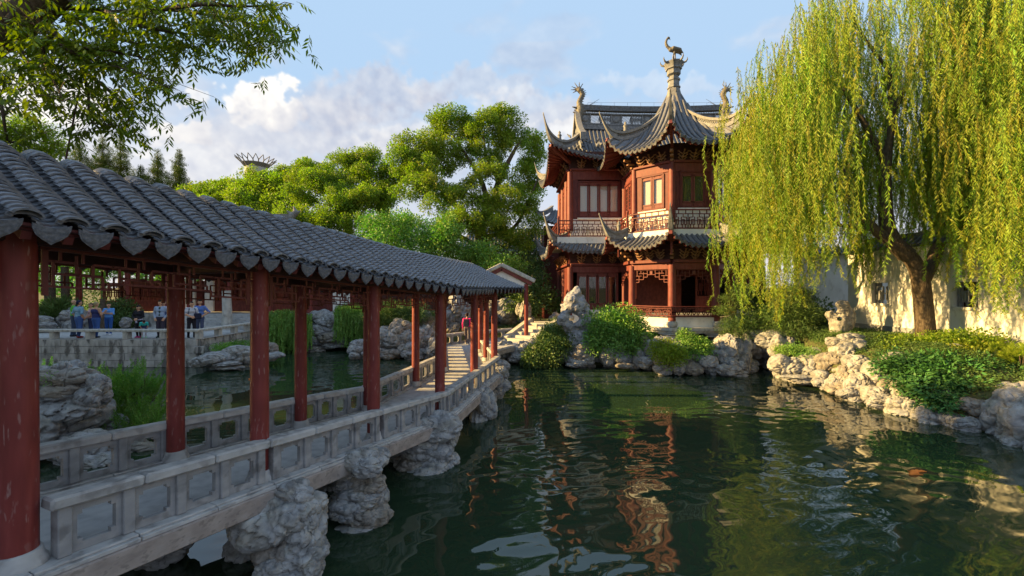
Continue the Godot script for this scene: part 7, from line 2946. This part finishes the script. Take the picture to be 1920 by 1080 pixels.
func person(label: String, at: Vector3, h: float, yaw: float, o: Dictionary) -> Node3D:
	var t := thing("person", label, "person", at)
	t.rotation.y = yaw
	var skin: Color = o.get("skin", lin(198, 152, 124))
	var top: Color = o.top
	var sleeve: Color = o.get("sleeve", top)
	var low: Color = o.low
	var shoe: Color = o.get("shoe", lin(40, 40, 45))
	var hair: Color = o.get("hair", lin(28, 22, 20))
	var bend: float = o.get("bend", 0.0)
	var ub := func(x: float, y: float, z: float) -> Vector3:
		var p := Vector3(x, y - 0.54, z).rotated(Vector3.RIGHT, bend)
		return (p + Vector3(0, 0.54, -0.16 * sin(bend))) * h
	var lo := func(x: float, y: float, z: float) -> Vector3:
		return Vector3(x, y, z) * h
	var fat: float = o.get("fat", 1.0)
	var step: float = o.get("step", 0.03)
	var pr := []
	for s in [-1.0, 1.0]:
		var f: float = step * s
		var hip: Vector3 = lo.call(0.052 * s, 0.50, -0.16 * sin(bend))
		var knee: Vector3 = lo.call(0.062 * s, 0.275, 0.012 + f * 0.5 - 0.05 * sin(bend))
		var ank: Vector3 = lo.call(0.062 * s, 0.045, -0.012 + f)
		pr.append([hip, knee, 0.056 * h * fat, 0.038 * h, low])
		pr.append([knee, ank, 0.038 * h, 0.027 * h, o.get("shin", low)])
		pr.append([ank - Vector3(0, 0.018 * h, 0.008 * h), lo.call(0.068 * s, 0.020, 0.075 + f), 0.026 * h, 0.020 * h, shoe])
		var pose: Array = {
			"down": [[0.140, 0.655, -0.01], [0.148, 0.515, 0.035]], "hips": [[0.215, 0.665, -0.03], [0.105, 0.575, 0.045]], "folded": [[0.135, 0.665, 0.055], [-0.02, 0.690, 0.105]],
			"front": [[0.150, 0.660, 0.02], [0.045, 0.595, 0.105]], "pocket": [[0.165, 0.660, -0.04], [0.110, 0.535, 0.035]], "chest": [[0.140, 0.665, 0.05], [0.05, 0.735, 0.115]], "reach": [[0.13, 0.68, 0.08], [0.09, 0.60, 0.17]],
		}[o.get("arms_left" if s < 0 else "arms_right", o.get("arms", "down"))]
		var sh: Vector3 = ub.call(0.108 * s * fat, 0.808, -0.005)
		var el: Vector3 = ub.call(pose[0][0] * s, pose[0][1], pose[0][2])
		var wr: Vector3 = ub.call(pose[1][0] * s, pose[1][1], pose[1][2])
		pr.append([sh, el, 0.036 * h, 0.028 * h, sleeve if not o.get("bare", false) else skin])
		pr.append([el, wr, 0.027 * h, 0.020 * h, sleeve if o.get("long", false) else skin])
	pr.append([ub.call(-0.04, 0.53, 0), ub.call(0.04, 0.53, 0), 0.062 * h * fat, 0.062 * h * fat, low])
	pr.append([ub.call(-0.036, 0.585, 0.004), ub.call(0.036, 0.585, 0.004), 0.060 * h * fat, 0.060 * h * fat, o.get("hem", top)])
	pr.append([ub.call(-0.036, 0.64, 0.006), ub.call(0.036, 0.64, 0.006), 0.062 * h * fat, 0.062 * h * fat, top])
	pr.append([ub.call(-0.050, 0.74, 0), ub.call(0.050, 0.74, 0), 0.066 * h * fat, 0.066 * h * fat, top])
	pr.append([ub.call(-0.085, 0.803, -0.004), ub.call(0.085, 0.803, -0.004), 0.037 * h, 0.037 * h, top if not o.get("bare", false) else skin])
	pr.append([ub.call(0, 0.82, -0.004), ub.call(0, 0.875, 0.004), 0.031 * h, 0.027 * h, skin])
	if o.has("open"):
		pr.append([ub.call(0, 0.60, 0.045), ub.call(0, 0.80, 0.040), 0.026 * h, 0.022 * h, o.open])
	if o.has("tied"):
		for k in 9:
			var a := TAU * k / 9.0
			pr.append([ub.call(cos(a) * 0.085, 0.57, sin(a) * 0.06), ub.call(cos(a + 0.7) * 0.085, 0.56, sin(a + 0.7) * 0.06), 0.020 * h, 0.020 * h, o.tied])
		pr.append([ub.call(-0.03, 0.57, 0.065), ub.call(-0.02, 0.47, 0.07), 0.024 * h, 0.016 * h, o.tied])
	var stripes: Array = o.get("stripes", [])
	var mb := MB.new()
	mb.tinted = true
	var paint = null
	if not stripes.is_empty():
		paint = func(w: Vector3, _k: int, c: Color) -> Color:
			return stripes[int(floor(w.y / (h * 0.018))) % 2] if c.is_equal_approx(top) else c
	soft_body(mb, pr, 0.021, 70.0 / (h / 1.7), [], 0.0, 1.0, paint)
	# hands
	for s in [-1.0, 1.0]:
		var i := 3 if s < 0 else 8
		var el: Vector3 = pr[i + 1][0]
		var wr: Vector3 = pr[i + 1][1]
		if not pr[i + 1][2] > 0.0:
			continue
		var dir := (wr - el).normalized()
		var b := basis_to(dir, Vector3(0.3 * s, 0.2, 1.0)).scaled_local(Vector3(-s, 1, 1) * h / 1.72)
		var hm := MB.new()
		hm.append(hand_shape, Transform3D.IDENTITY)
		for q in hm.c.size():
			hm.c[q] = skin
		if s > 0:
			for q in range(0, hm.idx.size(), 3):
				var sw := hm.idx[q + 1]
				hm.idx[q + 1] = hm.idx[q + 2]
				hm.idx[q + 2] = sw
		mb.append(hm, Transform3D(b, wr))
	# head with a face
	var turn: float = o.get("turn", 0.0)
	var nod: float = o.get("nod", 0.0)
	var neck: Vector3 = ub.call(0, 0.87, 0.004)
	var hb := Basis(Vector3.UP, turn) * Basis(Vector3.RIGHT, nod + bend * 0.8)
	var hd := func(x: float, y: float, z: float) -> Vector3:
		return neck + hb * (Vector3(x, y, z) * h)
	var hp := [
		[hd.call(0, 0.075, -0.006), hd.call(0, 0.082, 0.008), 0.050 * h, 0.046 * h, skin], [hd.call(0, 0.025, 0.018), hd.call(0, 0.055, 0.020), 0.030 * h, 0.038 * h, skin],
		[hd.call(0, 0.058, 0.055), hd.call(0, 0.046, 0.063), 0.006 * h, 0.009 * h, skin], [hd.call(-0.047, 0.058, 0.0), hd.call(-0.049, 0.045, 0.0), 0.009 * h, 0.007 * h, skin], [hd.call(0.047, 0.058, 0.0), hd.call(0.049, 0.045, 0.0), 0.009 * h, 0.007 * h, skin]]
	if not o.get("bald", false):
		hp.append([hd.call(0, 0.090, -0.012), hd.call(0, 0.100, 0.010), 0.050 * h, 0.042 * h, hair])
		hp.append([hd.call(0, 0.060, -0.026), hd.call(0, 0.085, -0.020), 0.040 * h, 0.042 * h, hair])
	if o.has("long_hair"):
		hp.append([hd.call(0, 0.06, -0.035), hd.call(0.0, -o.long_hair, -0.055), 0.038 * h, 0.028 * h, hair])
	if o.get("bun", false):
		hp.append([hd.call(0, 0.135, -0.03), hd.call(0, 0.14, -0.032), 0.024 * h, 0.022 * h, hair])
	var marks := [[hd.call(-0.018, 0.062, 0.052), 0.008 * h, Color(0.03, 0.02, 0.02)], [hd.call(0.018, 0.062, 0.052), 0.008 * h, Color(0.03, 0.02, 0.02)], [hd.call(0, 0.026, 0.052), 0.010 * h, Color(0.28, 0.09, 0.08)]]
	soft_body(mb, hp, 0.0125, 160.0, [], 0.0, 1.0, func(w: Vector3, _k: int, c: Color) -> Color:
		for q in marks:
			if w.distance_to(q[0]) < q[1]:
				return q[2]
		return c)
	part("body", mb, M.person, t)
	if o.has("bag"):
		var bg := MB.new()
		bg.tinted = true
		bg.col = o.bag
		var z: float = o.get("bag_z", -0.12)
		bg.box(Transform3D(Basis(), ub.call(0.0 if z < 0 else 0.12, 0.70 if z < 0 else 0.60, z)), Vector3(0.17, 0.24 if z < 0 else 0.16, 0.08) * h, 0.03)
		for s in [-1.0, 1.0]:
			bg.tube([ub.call(0.06 * s, 0.80, z * 0.6), ub.call(0.07 * s, 0.835, 0.0), ub.call(0.072 * s, 0.78, 0.062), ub.call(0.085 * s, 0.68, 0.05), ub.call(0.07 * s, 0.64, z * 0.5)], [0.014, 0.014, 0.014, 0.012, 0.012], 5)
		part("bag", bg, M.person, t)
	return t


func build_people():
	make_hand()
	var y := TERRACE + 0.022
	var at := func(px: float, d: float) -> Vector3:
		return W((px - 960.0) / FOCAL * d, y, d)
	person("bald person in bright green shirt and dark trousers behind the striped shirt", at.call(138, 20.5), 1.76, 2.4, {"top": lin(90, 175, 60), "low": lin(60, 75, 100), "bald": true, "turn": -0.5, "fat": 1.08})
	person("person in blue and white striped shirt, jeans and dark cap", at.call(148, 19.98), 1.74, 2.9, {"top": lin(50, 95, 140), "low": lin(62, 92, 150), "stripes": [lin(45, 85, 125), lin(150, 190, 215)], "hair": lin(32, 38, 60), "shoe": lin(165, 60, 50), "arms": "pocket", "fat": 1.1})
	person("person in pale pink top half hidden behind the blonde visitor", at.call(171, 20.25), 1.60, -0.5, {"top": lin(215, 175, 180), "low": lin(50, 60, 95), "hair": lin(90, 70, 60), "arms": "front"})
	person("blonde person in sleeveless navy top and blue trousers seen from behind", at.call(180, 19.98), 1.66, 3.0, {"top": lin(45, 50, 100), "low": lin(55, 85, 145), "bare": true, "hair": lin(150, 135, 100), "arms_left": "front", "fat": 1.08, "bag": lin(30, 28, 32), "bag_z": 0.1})
	person("person in light blue shirt and jeans with folded arms", at.call(204, 21.1), 1.58, 0.35, {"top": lin(95, 150, 215), "low": lin(45, 85, 150), "arms_right": "folded", "arms_left": "chest", "shoe": lin(215, 215, 215), "step": 0.05})
	person("dark-haired person in black jacket, white jacket at waist, pink shoes", at.call(260, 20.0), 1.50, 0.1, {"top": lin(28, 28, 36), "low": lin(24, 24, 30), "long": true, "tied": lin(200, 190, 215), "hair": lin(22, 18, 18), "bun": true, "shoe": lin(215, 70, 140), "arms": "front", "nod": 0.2})
	person("bending child in turquoise top, white tights and green shoes", at.call(270, 19.96), 1.12, 0.7, {"top": lin(60, 190, 185), "low": lin(70, 70, 110), "shin": lin(210, 205, 215), "hair": lin(45, 28, 24), "shoe": lin(130, 220, 150), "bend": 1.25, "arms": "reach", "long_hair": 0.02})
	person("person in open pale blue jacket over dark green shirt, dark trousers", at.call(301, 20.0), 1.74, 0.25, {"top": lin(150, 165, 190), "low": lin(58, 52, 66), "long": true, "open": lin(55, 70, 66), "arms": "pocket", "shoe": lin(40, 60, 50), "turn": -0.3})
	person("person in blue jacket mostly hidden behind the pale blue jacket", at.call(307, 20.7), 1.72, 0.6, {"top": lin(60, 75, 120), "low": lin(45, 45, 60), "long": true, "arms": "down"})
	person("long-haired person in grey and white striped top with dark shoulder bag", at.call(359, 20.0), 1.68, 0.9, {"top": lin(190, 195, 205), "low": lin(30, 32, 42), "stripes": [lin(215, 218, 225), lin(110, 115, 130)], "hair": lin(24, 22, 26), "long_hair": 0.10, "arms": "front", "bag": lin(30, 36, 60), "bag_z": 0.1})
	person("person in blue polo shirt with one hand on hip", at.call(375, 20.7), 1.74, 0.2, {"top": lin(85, 115, 180), "low": lin(75, 85, 115), "arms": "hips", "turn": 0.5})
	# on the bridge
	var p := person("person in magenta jacket with dark backpack walking on the bridge", W(-2.25, 0.80, 21.4), 1.58, 3.0, {"top": lin(215, 30, 120), "low": lin(95, 85, 90), "long": true, "hair": lin(35, 20, 24), "shoe": lin(190, 185, 180), "step": 0.09, "bag": lin(35, 40, 62)})


func build_small_things():
	var up := Vector3.UP
	# stone stair from the bridge to the pavilion's platform
	var st := thing("stone_stair", "stone stair climbing from the bridge's end to the pavilion", "stair")
	var a := W(0.35, 0.88, 21.9)
	var b := W(1.75, 1.72, 23.6)
	var n := 6
	var dir := (b - a)
	dir.y = 0
	var side := up.cross(dir).normalized()
	for i in n:
		var m := MB.new()
		var q := a.lerp(b, (i + 0.5) / n)
		q.y = lerpf(a.y, b.y, (i + 1.0) / n) - 0.3
		m.box(Transform3D(basis_to(dir), q), Vector3(1.5, 0.6, dir.length() / n * 1.25), 0.012)
		part("step", m, M.stone_pale, st)
	for s in [-1.0, 1.0]:
		var m := MB.new()
		m.beam(a + side * 0.9 * s + up * 0.08, b + side * 0.9 * s + up * 0.10, 0.32, 0.3, up, 0.02)
		part("cheek_stone", m, M.stone_pale, st)
		m = MB.new()
		m.beam(a + side * 0.9 * s - up * 0.5, b + side * 0.9 * s - up * 0.5, 0.28, 0.9, up)
		part("cheek_wall", m, M.block, st)
	var ld := MB.new()
	ld.box(Transform3D(Basis(), W(2.3, 1.45, 24.0)), Vector3(2.0, 0.5, 2.2), 0.02)
	part("landing", ld, M.stone_pale, st)
	# orange fish near the surface
	for q in [[1716, 886, 0.5, 0.42, "orange koi at the surface beyond the wall's golden reflection"], [470, 712, 2.6, 0.36, "orange koi at the surface between bridge and terrace"]]:
		var d: float = EYE * FOCAL / (q[1] - 540.0)
		var k := thing("koi_fish", q[4], "fish", P(q[0], q[1], d) + Vector3(0, 0.008, 0))
		k.rotation.y = q[2]
		var m := MB.new()
		m.tinted = true
		var oc := Color(0.75, 0.20, 0.03)
		var l: float = q[3]
		soft_body(m, [[Vector3(-0.5 * l, 0, 0), Vector3(-0.2 * l, 0.005, 0.01), 0.03, 0.055, oc], [Vector3(-0.2 * l, 0.005, 0.01), Vector3(0.2 * l, 0, 0.0), 0.055, 0.03, oc], [Vector3(0.2 * l, 0, 0), Vector3(0.45 * l, 0, 0.05), 0.028, 0.01, oc], [Vector3(0.4 * l, 0, 0.04), Vector3(0.55 * l, 0.0, 0.10), 0.014, 0.01, oc], [Vector3(0.4 * l, 0, 0.04), Vector3(0.58 * l, 0.0, 0.02), 0.014, 0.01, oc], [Vector3(-0.2 * l, 0, 0.04), Vector3(-0.08 * l, 0, 0.13), 0.014, 0.008, oc], [Vector3(-0.2 * l, 0, -0.04), Vector3(-0.08 * l, 0, -0.11), 0.014, 0.008, oc]], 0.012, 90.0)
		part("body", m, M.person, k)
